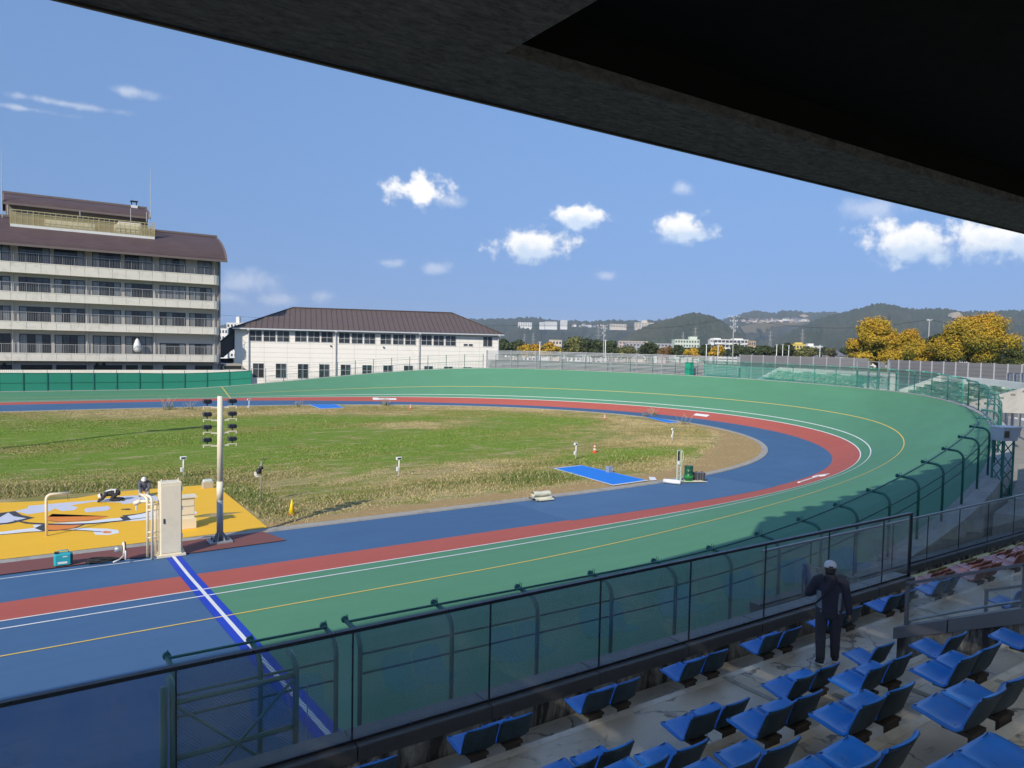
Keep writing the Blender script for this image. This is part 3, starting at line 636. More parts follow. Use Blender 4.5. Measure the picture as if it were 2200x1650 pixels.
b = MB(); ch = [(gx1 + .18, YG, gz - .05 - .09 * k + .02 * math.sin(k * 2.2)) for k in range(14)]; b.tube(ch, .008, 5); b.build('chain', M['steel_grey'], gl)

# ------------------------------------------------------------------ seats
def seat_mats(name, c, back):
    t = NT(name + '_shell'); n = t.noise(6, 5, .6); s = t.noise(28, 4, .7)
    cc = t.mix(n, sc3(c, .82), sc3(c, 1.12)); cc = t.mix(t.rng(s, .58, .75, 0, .25), cc, sc3(c, 1.6)); cc = t.mix(t.rng(t.noise(3, 6, .7), .60, .8, 0, .45), cc, sc3(c, .35)); oi = t.n('ShaderNodeObjectInfo'); cc = t.mix(t.m('MULTIPLY', oi.outputs['Random'], .30), cc, tuple(.55 * x + .12 for x in c)); cc = t.mix(t.rng(t.noise(11, 5, .7), .5, .8, 0, .3), cc, (.30, .34, .38))
    t.set(base=cc, rough=t.rng(n, .2, .8, .24, .42), spec=.5)
    u = NT(name + '_dark_back'); n = u.noise(5, 6, .7, sc=(1, 1, .4)); u.set(base=u.mix(u.rng(n, .35, .7), back, sc3(back, .4)), rough=.6, spec=.3)  # back faces: darker, mottled second colour
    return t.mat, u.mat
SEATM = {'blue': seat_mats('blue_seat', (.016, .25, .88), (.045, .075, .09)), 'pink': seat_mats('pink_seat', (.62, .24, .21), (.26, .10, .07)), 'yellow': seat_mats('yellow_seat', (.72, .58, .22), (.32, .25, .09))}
def seat_shell():
    prof = [(.400, .104), (.402, .116), (.385, .128), (.34, .130), (.26, .118), (.17, .098), (.09, .084), (.04, .088), (.005, .118), (-.022, .170), (-.046, .235), (-.075, .310), (-.105, .385), (-.122, .425), (-.136, .436), (-.150, .424)]
    nu = 11; rows = []; n = len(prof)
    for i, (y, z) in enumerate(prof):
        fr_ = i / (n - 1); r = []
        w = .215 - (.045 * max(0, 1 - i / 3.) ** 1.5) - (.035 * max(0, (i - (n - 4)) / 3.) ** 1.6)
        for j in range(nu):
            u = -1 + 2 * j / (nu - 1); e = abs(u) ** 3
            yy, z2 = y, z
            if i <= 6: z2 += .018 * e - .010 * (1 - u * u) * (1 if i > 2 else 0); yy -= .03 * e * max(0, 1 - i / 3.)
            elif i >= 9: yy += .034 * e - .006 * (1 - u * u)
            else: z2 += .014 * e; yy += .014 * e
            if i >= n - 3: z2 -= .02 * e
            r.append(Vector((u * w, yy, z2)))
        rows.append(r)
    nor = []
    for i in range(n):
        q = []
        for j in range(nu):
            a = rows[min(i + 1, n - 1)][j] - rows[max(i - 1, 0)][j]; b2 = rows[i][min(j + 1, nu - 1)] - rows[i][max(j - 1, 0)]; q.append(b2.cross(a).normalized())
        nor.append(q)
    b = MB(); th = .026
    top = [p for r in rows for p in r]; bot = [rows[i][j] - nor[i][j] * -th if False else rows[i][j] + nor[i][j] * th for i in range(n) for j in range(nu)]
    V = top + bot; N_ = n * nu; F0 = []; F1 = []; F2 = []
    for i in range(n - 1):
        for j in range(nu - 1):
            a = i * nu + j; F0.append((a, a + nu, a + nu + 1, a + 1)); F1.append((N_ + a, N_ + a + 1, N_ + a + nu + 1, N_ + a + nu))
    for i in range(n - 1):
        a, c = i * nu, i * nu + nu - 1; F2.append((a, N_ + a, N_ + a + nu, a + nu)); F2.append((c, c + nu, N_ + c + nu, N_ + c))
    for j in range(nu - 1):
        a, c = j, (n - 1) * nu + j; F2.append((a, a + 1, N_ + a + 1, N_ + a)); F2.append((c, N_ + c, N_ + c + 1, c + 1))
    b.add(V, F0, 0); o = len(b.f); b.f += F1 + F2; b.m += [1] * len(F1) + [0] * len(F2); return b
def bracket_mesh():
    b = MB(); b.box(-.11, .11, -.03, .05, .028, .066); b.box(-.13, -.09, -.035, .20, .03, .062); b.box(.09, .13, -.035, .20, .03, .062); b.box(-.10, .10, -.03, .01, -.06, .03)
    for x in (-.11, .11): b.tube([(x, .12, .03), (x, .12, .085)], .018, 6)
    return b
shell = seat_shell(); M['bracket'] = pm('rusty_seat_bracket', (.075, .058, .045), .7, .35, 14, metal=.3)
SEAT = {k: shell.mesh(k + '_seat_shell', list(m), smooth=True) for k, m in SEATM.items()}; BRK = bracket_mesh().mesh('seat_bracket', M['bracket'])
shell_probe = SEAT['blue']; _ny = sum(p.normal.z * p.area for p in shell_probe.polygons if p.material_index == 0)
ROWNAME = {1: 'front', 2: 'second', 3: 'third', 4: 'fourth', 5: 'fifth', 6: 'sixth'}
def add_seat(kind, x, k, label, group):
    y, z = YE(k) + .035, ZT(k) + .0
    t = thing('stadium_chair', label, 'chair', (x, y, z), group); t.rotation_euler = (random.uniform(-.035, .035), random.uniform(-.02, .02), random.uniform(-.045, .045))
    sh_ = part('shell', SEAT[kind], t, (0, 0, .0)); sh_.scale = (1.06, 1.08, 1.05); part('bracket', BRK, t); return t
def seat_xs(k):
    xs = []
    for n in range(-3, 14):
        for d in (0, .505): xs.append((4.62 + 1.85 * n + d, n, d))
    return xs
for k in range(1, 7):
    lst = []
    for x, n, d in seat_xs(k):
        if k >= 2 and 10.4 < x < VX1 + .6: continue
        if k >= 2 and x > VX1: continue
        if not in_frame((x, YE(k), ZT(k) + .25), 90): continue
        if k == 1 and x > 17.2: continue
        lst.append(x)
    for i, x in enumerate(sorted(lst)): add_seat('blue', x, k, 'blue bucket seat, %s from the left in the %s row behind tall glass' % (ORD[i], ROWNAME[k]), 'blue bucket seats on the stand')
xs2 = at_z(2135, 1300, ZT(2)).x
add_seat('blue', xs2, 2, 'lone blue bucket seat seen through the sloping stair guard glass', 'blue bucket seats on the stand')
for k, kind, n0 in ((1, 'pink', 7), (0, 'pink', 7), (-1, 'pink', 8), (-2, 'yellow', 8)):
    lst = [x for x, n, d in seat_xs(k) if n >= n0 and in_frame((x, YE(k), ZT(k) + .3), 40)]
    if k == -2: lst = [19.9] + lst
    for i, x in enumerate(sorted(lst)):
        nm = {1: 'highest', 0: 'middle', -1: 'lowest', -2: ''}[k]
        lab = 'faded pink bucket seat, %s from the left in the %s pink row' % (ORD[i], nm) if kind == 'pink' else 'faded yellow bucket seat, %s from the left beside the lower glass wall' % ORD[i]
        add_seat(kind, x, k, lab, kind + ' bucket seats on the lower rows')

# ------------------------------------------------------------------ people
M['skin'] = pm('skin', (.34, .185, .125), .6, .1, 20); M['navy'] = pm('navy_fleece', (.042, .042, .062), .9, .25, 30, .4, 90); M['slate'] = pm('charcoal_trousers', (.055, .053, .066), .9, .25, 25, .4, 80)
M['grey_cloth'] = pm('grey_cloth', (.23, .26, .29), .9, .15, 30); M['cap_white'] = pm('white_cap_cotton', (.78, .80, .83), .85, .08, 18); M['shoe'] = pm('black_trainer', (.025, .025, .027), .6, .2, 20); M['sole'] = pm('white_sole', (.62, .62, .60), .7, .1, 20)
M['camo'] = pm('mottled_grey_work_shirt', (.10, .11, .13), .9, .6, 14); M['work_trousers'] = pm('pale_work_trousers', (.42, .38, .33), .9, .2, 9); M['orange_glove'] = pm('orange_glove', (.55, .16, .08), .8, .1, 10); M['dark_work'] = pm('dark_work_clothes', (.035, .037, .042), .9, .2, 9)
def skin_mesh(name, J, E, R, mat, root):
    me = bpy.data.meshes.new(name); ks = list(J); me.from_pydata([J[k] for k in ks], [(ks.index(a), ks.index(b)) for a, b in E], []); o = bpy.data.objects.new(name, me); col.objects.link(o)
    md = o.modifiers.new('skin', 'SKIN'); md.use_smooth_shade = True
    for i, k in enumerate(ks):
        r = R[k]; me.skin_vertices[0].data[i].radius = (r, r) if isinstance(r, float) else r; me.skin_vertices[0].data[i].use_root = (k == root)
    o.modifiers.new('sub', 'SUBSURF').levels = 1
    dg = bpy.context.evaluated_depsgraph_get(); dg.update(); em = bpy.data.meshes.new_from_object(o.evaluated_get(dg)); bpy.data.objects.remove(o)
    em.materials.clear(); em.materials.append(mat); em.polygons.foreach_set('use_smooth', [True] * len(em.polygons)); return em
def ring_loft(b, rings, n=16, m=0, wob=0., seed=0):
    """rings: (centre, axis x vector * rx, axis y vector * ry)"""
    rr = random.Random(seed); rows = []
    for c, ax, ay in rings:
        c, ax, ay = Vector(c), Vector(ax), Vector(ay)
        rows.append([c + ax * math.cos(2 * PI * j / n) * (1 + wob * rr.uniform(-1, 1)) + ay * math.sin(2 * PI * j / n) * (1 + wob * rr.uniform(-1, 1)) for j in range(n)])
    V = [p for r in rows for p in r]; F = []
    for i in range(len(rows) - 1):
        for j in range(n):
            a, c2 = i * n + j, i * n + (j + 1) % n; F.append((a, c2, c2 + n, a + n))
    F.append(tuple(range(n - 1, -1, -1))); F.append(tuple(range((len(rows) - 1) * n, len(rows) * n))); b.add(V, F, m)
def limb(b, pts, rad, n=12, m=0, wob=.05, seed=0):
    rr = random.Random(seed); P = []; Rd = []
    for i in range(len(pts) - 1):
        for k in range(5):
            f = k / 5; P.append(Vector(pts[i]).lerp(Vector(pts[i + 1]), f)); Rd.append((rad[i] + (rad[i + 1] - rad[i]) * f) * (1 + wob * rr.uniform(-1, 1)))
    P.append(Vector(pts[-1])); Rd.append(rad[-1]); b.tube(P, Rd, n, m)
def hand(J, E, R, w, d, side, palm_n, curl=.6, s='r'):
    """palm and five separate fingers continuing the arm chain; d: hand direction, side: towards the thumb, palm_n: palm normal"""
    w, d, side, pn = Vector(w), Vector(d).normalized(), Vector(side).normalized(), Vector(palm_n).normalized()
    J[s + 'palm'] = tuple(w + d * .05); R[s + 'palm'] = (.034, .018); E.append((s + 'wrist', s + 'palm'))
    for k, (off, ln) in enumerate(((.026, .070), (.009, .080), (-.009, .074), (-.026, .058))):
        a = w + d * .088 + side * off; m1 = a + (d * math.cos(curl * .5) + pn * math.sin(curl * .5)) * ln * .5; e = m1 + (d * math.cos(curl * 1.5) + pn * math.sin(curl * 1.5)) * ln * .5
        for nm, q, r in (('k', a, .0105), ('m', m1, .009), ('t', e, .008)): J['%sf%d%s' % (s, k, nm)] = tuple(q); R['%sf%d%s' % (s, k, nm)] = r
        E += [(s + 'palm', '%sf%dk' % (s, k)), ('%sf%dk' % (s, k), '%sf%dm' % (s, k)), ('%sf%dm' % (s, k), '%sf%dt' % (s, k))]
    a = w + d * .035 + side * .036; e = a + (d * .75 + side * .45 + pn * .3).normalized() * .055
    J[s + 'th0'] = tuple(a); J[s + 'th1'] = tuple(e); R[s + 'th0'] = .011; R[s + 'th1'] = .009; E += [(s + 'palm', s + 'th0'), (s + 'th0', s + 'th1')]
def person(name, label, loc, rotz, J, cloth, hat):
    """J: joints in metres, front = +Y, right = +X"""
    t = thing(name, label, 'person', loc); t.rotation_euler = (0, 0, rotz)
    J = dict(J); E = [('pelvis', 'waist'), ('waist', 'chest'), ('chest', 'neck'), ('neck', 'skull'), ('skull', 'crown')]; R = dict(pelvis=(.13, .10), waist=(.12, .09), chest=(.11, .085), neck=.055, skull=.075, crown=.07)
    for s in 'lr':
        E += [('pelvis', s + 'hip'), (s + 'hip', s + 'knee'), (s + 'knee', s + 'ankle'), (s + 'ankle', s + 'toe'), ('chest', s + 'sh'), (s + 'sh', s + 'elbow'), (s + 'elbow', s + 'wrist')]
        R.update({s + 'hip': .085, s + 'knee': .055, s + 'ankle': .04, s + 'toe': .035, s + 'sh': .040, s + 'elbow': .042, s + 'wrist': .028})
        w = Vector(J[s + 'wrist']); d = w - Vector(J[s + 'elbow']); sd = Vector((1, 0, 0)) if s == 'l' else Vector((-1, 0, 0)); fw = Vector((0, 1, 0))
        hand(J, E, R, w, d, fw - d * fw.dot(d) / d.length_squared if abs(d.normalized().y) < .9 else sd, sd, .7, s)
    part('body', skin_mesh('body', J, E, R, cloth.get('skin', M['skin']), 'pelvis'), t)
    v = lambda k: Vector(J[k])
    # head: skull with face, ears and hair
    up = (v('crown') - v('neck')).normalized(); rt = (v('rsh') - v('lsh')).normalized(); fw = up.cross(rt).normalized(); c = v('skull') + (v('crown') - v('skull')) * .5
    b = MB(); prof = [(-.125, .045, .05, .02), (-.10, .058, .062, .025), (-.06, .068, .085, .012), (-.01, .074, .095, .004), (.04, .076, .098, 0), (.08, .066, .085, -.004), (.105, .042, .055, -.006), (.115, .015, .02, -.006)]
    ring_loft(b, [(c + up * z + fw * o, rt * a, fw * e) for z, a, e, o in prof], 14)
    b.tube([c + up * .005 + fw * .09, c + up * -.025 + fw * .115, c + up * -.04 + fw * .095], [.008, .014, .010], 6)
    for s in (-1, 1):
        b.tube([c + rt * s * .074 + up * .02, c + rt * s * .084 + up * .0 - fw * .005, c + rt * s * .078 + up * -.03], [.014, .018, .010], 6)
    part('head', b.mesh('head', M['skin'], smooth=True), t)
    b = MB()
    for s in (-1, 1): b.tube([c + rt * s * .032 + up * .012 + fw * .088, c + rt * s * .032 + up * .012 + fw * .097], .010, 6)
    b.tube([c - rt * .022 - up * .068 + fw * .088, c + fw * .093 - up * .07, c + rt * .022 - up * .068 + fw * .088], .005, 5); part('eyes_and_mouth', b.mesh('eyes_and_mouth', M['black'], smooth=True), t)
    b = MB(); ring_loft(b, [(c + up * z + fw * o, rt * a, fw * e) for z, a, e, o in ((-.085, .062, .055, -.035), (-.05, .074, .066, -.032), (.0, .080, .074, -.028), (.045, .081, .084, -.02), (.08, .07, .082, -.012))], 14); part('hair', b.mesh('hair', M['black'], smooth=True), t)
    # jacket: torso shell and sleeves
    sp = (v('chest') - v('pelvis')).normalized(); side = rt; fr2 = sp.cross(side).normalized() * 1.0
    b = MB(); L = (v('neck') - v('pelvis')).length
    for_r = []
    for f, a, e in cloth['torso']: cpt = v('pelvis').lerp(v('chest'), min(f / .75, 1)) if f <= .75 else v('chest').lerp(v('neck'), (f - .75) / .25); for_r.append((cpt, side * a, fr2 * e))
    ring_loft(b, for_r, 22, 0, .022, 3)
    for s in 'lr': limb(b, [v(s + 'sh') + (v('chest') - v(s + 'sh')) * .55 + Vector((0, 0, .045)), v(s + 'sh') - Vector((0, 0, .015)), v(s + 'elbow'), v(s + 'wrist')], [.10, .092, .068, .048], 12, 0, .05, ord(s))
    jm = b.mesh('jacket', [cloth['jacket'], cloth.get('panel', cloth['jacket'])], smooth=True)
    if 'panel' in cloth:
        for p in jm.polygons:
            q = p.center - v('waist')
            if p.index < 22 * (len(for_r) - 1) and abs(q.dot(side)) > .115 and abs(q.dot(fr2)) < .125 and -.26 < q.dot(sp) < .12: p.material_index = 1
    part('jacket', jm, t)
    b = MB()
    for s in 'lr': limb(b, [v(s + 'hip') + Vector((0, 0, .07)), v(s + 'knee'), v(s + 'ankle') + (v(s + 'knee') - v(s + 'ankle')).normalized() * .02], cloth.get('legr', [.112, .082, .066]), 14, 0, .05, 9 + ord(s))
    ring_loft(b, [(v('pelvis') + sp * z, side * a, fr2 * e) for z, a, e in ((-.13, .10, .09), (-.09, .165, .125), (0, .172, .13), (.12, .16, .12))], 18, 0, .01)
    part('trousers', b.mesh('trousers', cloth['trousers'], smooth=True), t)
    for s in 'lr':
        a, to = v(s + 'ankle'), v(s + 'toe'); d = (to - a); d = d.normalized(); sd = d.cross(Vector((0, 0, 1)));
        if sd.length < .2: sd = Vector((1, 0, 0))
        sd.normalize(); un = sd.cross(d).normalized(); b = MB()
        ring_loft(b, [(a + d * f + un * h, sd * w2, un * e) for f, h, w2, e in ((-.085, .0, .03, .04), (-.06, .0, .042, .052), (.0, .005, .046, .058), (.08, -.012, .050, .042), (.15, -.022, .046, .030), (.195, -.028, .022, .02))], 12)
        so = part('shoe', b.mesh('shoe', cloth.get('shoe', M['shoe']), smooth=True), t)
        b = MB(); ring_loft(b, [(a + d * f - un * .047, sd * w2, un * .016) for f, w2 in ((-.095, .03), (-.06, .046), (.03, .05), (.12, .052), (.18, .040), (.205, .02))], 12); part('sole', b.mesh('sole', cloth.get('sole', M['sole']), smooth=True), so)
    if hat == 'cap':
        b = MB(); ring_loft(b, [(c + up * z, rt * a, fw * e) for z, a, e in ((.02, .090, .108), (.05, .092, .110), (.085, .085, .10), (.115, .062, .075), (.13, .03, .036), (.134, .008, .01))], 18, 0, .012)
        cp = part('cap', b.mesh('cap', M['cap_white'], smooth=True), t)
        b = MB(); b.prism([c + up * .03 + fw * .09 + rt * .075, c + up * .025 + fw * .16 + rt * .055, c + up * .022 + fw * .18, c + up * .025 + fw * .16 - rt * .055, c + up * .03 + fw * .09 - rt * .075], up * .008); part('peak', b.mesh('peak', M['cap_white']), cp)
        b = MB(); b.obox(c - rt * .032 + up * .024 - fw * .112, rt * .064, fw * .012, up * .022); part('strap_gap', b.mesh('strap_gap', M['black']), cp)
    else:
        b = MB(); ring_loft(b, [(c + up * z, rt * a, fw * e) for z, a, e in ((.012, .122, .14), (.024, .118, .136), (.03, .10, .118), (.08, .097, .112), (.12, .07, .08), (.138, .03, .035))], 16); part('helmet', b.mesh('helmet', M['white_plastic'], smooth=True), t)
    return t, J
JS = dict(pelvis=(0, 0, .89), waist=(0, 0, 1.06), chest=(0, .0, 1.29), neck=(0, .01, 1.43), skull=(0, .03, 1.50), crown=(0, .035, 1.60),
          lhip=(-.095, 0, .87), rhip=(.095, 0, .87), lknee=(-.105, .03, .49), rknee=(.115, .08, .49), lankle=(-.105, -.08, .085), rankle=(.125, .10, .085), ltoe=(-.13, .06, .05), rtoe=(.155, .24, .05),
          lsh=(-.185, 0, 1.36), rsh=(.185, 0, 1.36), lelbow=(-.30, .04, 1.12), relbow=(.265, -.03, 1.10), lwrist=(-.16, .22, 1.13), rwrist=(.305, .04, .86))
spectator, _ = person('person', 'person in navy tracksuit and white cap standing with back turned', (10.72, 6.64, ZT(1) + .012), math.radians(-52), JS,
    dict(jacket=M['navy'], panel=M['grey_cloth'], trousers=M['slate'], torso=((-.03, .182, .14), (.0, .185, .142), (.18, .180, .135), (.40, .186, .134), (.60, .202, .136), (.75, .208, .128), (.86, .175, .11), (.95, .10, .085), (1.02, .072, .072), (1.09, .070, .07))), 'cap')
b = MB(); st = []
for k in range(15):
    f = k / 14; a = -.65 + f * 2.45
    st.append(Vector((.10 - .30 * f, -.150 - .012 * math.sin(PI * f), 1.40 - .36 * f)))
b.tube(st, .016, 6); part('bag_strap', b.mesh('bag_strap', M['black'], smooth=True), spectator)
# the two workers painting the pad
WK = dict(pelvis=(0, -.10, .36), waist=(0, -.02, .50), chest=(0, .12, .68), neck=(0, .20, .79), skull=(0, .25, .84), crown=(0, .29, .92), lhip=(-.1, -.1, .34), rhip=(.1, -.1, .34), lknee=(-.17, .26, .12), rknee=(.19, .20, .40),
          lankle=(-.15, -.14, .10), rankle=(.19, .12, .085), ltoe=(-.15, -.27, .04), rtoe=(.20, .26, .05), lsh=(-.19, .13, .74), rsh=(.19, .13, .74), lelbow=(-.24, .26, .50), relbow=(.22, .28, .50), lwrist=(-.12, .42, .30), rwrist=(.09, .42, .28))
TZ = ((-.02, .17, .13), (.2, .175, .135), (.5, .19, .135), (.75, .19, .12), (.88, .14, .10), (1.0, .07, .07))
pw = at_z(311, 1066, .03)
person('person', 'kneeling worker in mottled grey shirt and white helmet on yellow pad', (pw.x, pw.y, .03), math.radians(165), WK, dict(jacket=M['camo'], trousers=M['work_trousers'], torso=TZ, skin=M['orange_glove']), 'helmet')
WP = dict(pelvis=(0, -.28, .42), waist=(0, -.08, .44), chest=(0, .16, .40), neck=(0, .30, .36), skull=(0, .36, .33), crown=(0, .45, .30), lhip=(-.1, -.28, .38), rhip=(.1, -.28, .38), lknee=(-.14, -.02, .12), rknee=(.15, -.06, .12),
          lankle=(-.14, -.46, .10), rankle=(.15, -.50, .10), ltoe=(-.14, -.60, .04), rtoe=(.15, -.64, .04), lsh=(-.19, .2, .40), rsh=(.19, .2, .40), lelbow=(-.27, .34, .20), relbow=(.26, .36, .20), lwrist=(-.14, .52, .07), rwrist=(.12, .54, .07))
pw = at_z(238, 1078, .03)
w2, _ = person('person', 'worker in dark clothes with pale braces crouching over the painting', (pw.x, pw.y, .03), math.radians(78), WP, dict(jacket=M['dark_work'], trousers=M['dark_work'], torso=TZ, skin=M['work_trousers']), 'helmet')
b = MB()
for s in (-1, 1): b.tube([(s * .10, -.22, .57), (s * .10, -.05, .585), (s * .09, .15, .545), (s * .08, .24, .48)], .022, 5)
b.tube([(-.11, -.02, .585), (.11, -.02, .585)], .02, 5); b.tube([(-.17, -.2, .46), (-.12, -.2, .565), (.12, -.2, .565), (.17, -.2, .46)], .022, 5); part('braces', b.mesh('braces', M['white_plastic']), w2)
# ------------------------------------------------------------------ the painted pad in the infield and what stands round it
M['pad'] = None
def pad_mat():
    t = NT('golden_yellow_pad_paint'); n = t.noise(1., 5, .6, sc=(.25, 1.6, 1)); f = t.noise(40, 3, .6)
    c = t.mix(n, (.84, .455, .022), (.93, .53, .032)); c = t.mix(t.rng(f, .4, .7, 0, .15), c, (.74, .39, .02)); t.set(base=c, rough=.6, spec=.3); t.bump(f, .15, .004); return t.mat
pad = sheet('painted_pad', [(-26, 30.9), (8.85, 30.9), (9.12, 41.95), (4, 42.12), (-26, 43.1)], .065, pad_mat()); tag(pad, 'golden yellow painted pad half covered with unfinished artwork', 'painted pad', kind='structure')
M['art_white'] = pm('white_art_paint', (.76, .77, .78), .6, .06, 1); M['art_pale'] = pm('pale_lilac_primer', (.60, .61, .68), .7, .10, 2); M['art_black'] = pm('charcoal_art_paint', (.055, .056, .062), .6, .15, 1); M['art_orange'] = pm('orange_art_paint', (.80, .24, .035), .6, .08, 1)
def shape(name, pts, mat, z):
    """a painted patch on the pad, outline given as points seen on the ground"""
    return sheet(name, [at_z(x, y, .065)[:2] for x, y in pts], .065 + z, mat, pad)
def band(name, pts, w, mat, z):
    P = [Vector(at_z(x, y, .065)[:2]).to_3d() for x, y in pts]; L_, R_ = [], []
    for i, p in enumerate(P):
        d = (P[min(i + 1, len(P) - 1)] - P[max(i - 1, 0)]).normalized(); nn = Vector((-d.y, d.x, 0)); ww = w[i] if isinstance(w, (list, tuple)) else w; L_.append(p + nn * ww / 2); R_.append(p - nn * ww / 2)
    return sheet(name, [q[:2] for q in L_ + R_[::-1]], .065 + z, mat, pad)
# loose abstract swooshes of white, charcoal and orange, as far as the painters have got
shape('white_swoosh', [(-60, 1158), (0, 1149), (60, 1142), (100, 1139), (150, 1137), (160, 1130), (180, 1127), (230, 1121), (290, 1119), (345, 1115), (345, 1106), (300, 1110), (240, 1114), (190, 1120), (120, 1124), (70, 1128), (75, 1134), (40, 1138), (0, 1143), (-60, 1150)], M['art_white'], .003)
shape('white_tail', [(60, 1143), (150, 1137), (200, 1142), (205, 1149), (232, 1149.5), (256, 1145), (254, 1139), (230, 1136), (180, 1134.5), (120, 1136)], M['art_white'], .004)
shape('white_crown', [(-40, 1112), (10, 1106), (22, 1099), (30, 1101), (34, 1108), (60, 1112), (72, 1113), (40, 1120), (10, 1127), (-40, 1130)], M['art_pale'], .003)
shape('orange_leaf', [(103, 1110), (112, 1104.5), (232, 1109.5), (215, 1115), (170, 1120), (125, 1121.5), (104, 1119)], M['art_orange'], .005)
shape('orange_fan', [(88, 1133), (94, 1128), (175, 1126.5), (168, 1133), (140, 1138.5), (105, 1140), (92, 1138)], M['art_orange'], .006)
shape('orange_dot', [(218, 1143), (226, 1141), (240, 1142), (238, 1145.5), (224, 1146)], M['art_orange'], .007)
shape('white_fin', [(264, 1109), (300, 1104), (345, 1094), (349, 1099), (345, 1114), (272, 1118)], M['art_white'], .004)
shape('white_fin_tip', [(410, 1096), (420, 1098), (424, 1102), (416, 1107), (408, 1106)], M['art_white'], .004)
band('charcoal_sweep', [(30, 1118), (60, 1124), (100, 1126.5), (150, 1127), (200, 1125), (260, 1119), (345, 1108)], [.05, .22, .26, .24, .22, .14, .06], M['art_black'], .008)
band('charcoal_edge', [(-60, 1121), (-10, 1113), (8, 1102), (25, 1099.5), (38, 1108), (66, 1113), (20, 1124), (-10, 1127)], .30, M['art_black'], .007)
band('charcoal_edge', [(104, 1110.5), (112, 1104.5), (232, 1109.5), (190, 1118.5), (125, 1121.8), (104, 1119)], .06, M['art_black'], .008)
band('charcoal_edge', [(95, 1128), (85, 1134), (95, 1139.5), (120, 1140), (160, 1135), (180, 1127)], [.2, .34, .2, .1, .1, .1], M['art_black'], .009)
band('charcoal_edge', [(264, 1109), (300, 1104), (345, 1093)], [.3, .12, .1], M['art_black'], .008); band('charcoal_edge', [(265, 1110), (274, 1118)], .3, M['art_black'], .009)
band('charcoal_line', [(0, 1149), (60, 1144), (130, 1139), (180, 1140), (218, 1143)], .08, M['art_black'], .010)
shape('primer_patch', [(0, 1105), (60, 1092), (60, 1087), (150, 1079), (205, 1075), (262, 1066), (330, 1062), (340, 1070), (345, 1076), (262, 1083), (262, 1080), (200, 1078), (150, 1086), (168, 1090), (160, 1096), (132, 1098), (118, 1092), (108, 1098), (60, 1105), (40, 1100)], M['art_pale'], .002)
shape('primer_panel', [(184, 1092), (232, 1087), (238, 1092), (230, 1097), (186, 1101), (180, 1097)], M['art_pale'], .004)
shape('charcoal_mark', [(260, 1093.5), (276, 1092.5), (284, 1094), (276, 1096), (260, 1095)], M['art_black'], .004)
# judges' cabinet at the finish line
cx0, cx1, cy0, cy1 = 4.34, 5.06, 28.42, 28.95
cab = thing('finish_cabinet', 'tall cream steel cabinet standing at the end of the finish line', 'cabinet', (4.7, 28.7, .05))
b = MB(); b.cbox(cx0, cx1, cy0, cy1, .13, 2.74, .02); b.build('body', M['cream'], cab)
b = MB(); b.box(cx0 + .04, cx1 - .04, cy0 - .018, cy0 - .003, .2, 2.62); dr = b.build('door', M['cream'], cab)
b = MB(); b.box(cx0 + .10, cx0 + .14, cy0 - .045, cy0 - .018, 1.28, 1.45); b.build('handle', M['black'], dr)
b = MB(); b.box(cx0 - .10, cx1 + .12, cy0 - .06, cy1 + .1, .05, .13); b.build('plinth', M['cream'], cab)
for x in (cx0 + .08, cx1 - .08): b = MB(); b.tube([(x, cy0 + .25, 2.73), (x, cy0 + .25, 2.84)], .022, 6); b.build('lifting_eye', M['cream'], cab)
for z in (.7, 1.7, 2.4): b = MB(); b.box(cx1 - .002, cx1 + .03, cy0 + .02, cy0 + .06, z, z + .14); b.build('hinge', M['cream'], cab)
b = MB(); b.prism([(cx1 + .001, cy0 + .1, .131), (cx1 + .11, cy0 + .1, .131), (cx1 + .001, cy0 + .1, .42)], (0, .03, 0)); b.build('foot_gusset', M['cream'], cab)
pf = thing('camera_pipe_frame', 'cream bent pipe frame with side arm left of the finish cabinet', 'pipe frame', (4.05, 28.5, .05))
for x, y, h in ((4.08, 28.45, 2.22), (3.98, 28.8, 2.18), (4.24, 28.75, 1.98)): b = MB(); b.tube(hook((x, y, .05), (-.35, .93, 0), h, .5, .13), .045, 10); b.build('upright', M['cream'], pf, True)
for z in (.75, .95, 1.75, 1.95): b = MB(); b.tube([(3.98, 28.72, z), (4.33, 28.72, z)], .028, 8); b.build('rung', M['cream'], pf, True)
b = MB(); b.tube([(4.2, 28.75, 2.04), (3.75, 29.0, 2.04), (3.66, 29.05, 1.95)], .055, 10); b.build('side_arm', M['cream'], pf, True)
b = MB(); b.tube([(3.60, 29.1, 1.96), (3.80, 28.98, 2.06)], .085, 10); b.build('camera_housing', M['cream'], pf, True)
b = MB(); b.tube([(3.66, 29.05, 1.95), (3.66, 29.06, 1.72)], .03, 6); b.build('cable_gland', M['white_plastic'], pf)
# small cabinet on the pad
sc_ = thing('control_box', 'low cream control box with two dark knobs behind the finish cabinet', 'cabinet', (5.9, 32.6, .065))
b = MB(); b.cbox(5.45, 6.26, 32.42, 32.95, .075, 1.33, .015); b.build('body', M['cream'], sc_)
b = MB(); b.box(5.40, 6.36, 32.36, 33.0, 1.331, 1.38); b.build('lid', M['cream'], sc_)
for z in (.62, .98): b = MB(); b.box(5.47, 6.24, 32.408, 32.419, z, z + .008); b.build('drawer_gap', M['dark_metal'], sc_)
for z in (.88, 1.05): b = MB(); b.lathe([(.03, 0), (.03, .02), (.02, .03)], (0, 0, 0), 8); o = b.build('knob', M['black'], sc_); o.location = (6.02 - 5.9, 32.405 - 32.6, z - .065); o.rotation_euler = (PI / 2, 0, 0)
b = MB(); b.prism([(5.42, 32.3, .07), (6.3, 32.3, .07), (6.27, 32.415, .07), (5.44, 32.415, .07)], (0, 0, .42)); b.build('draped_cover', M['cream'], sc_)
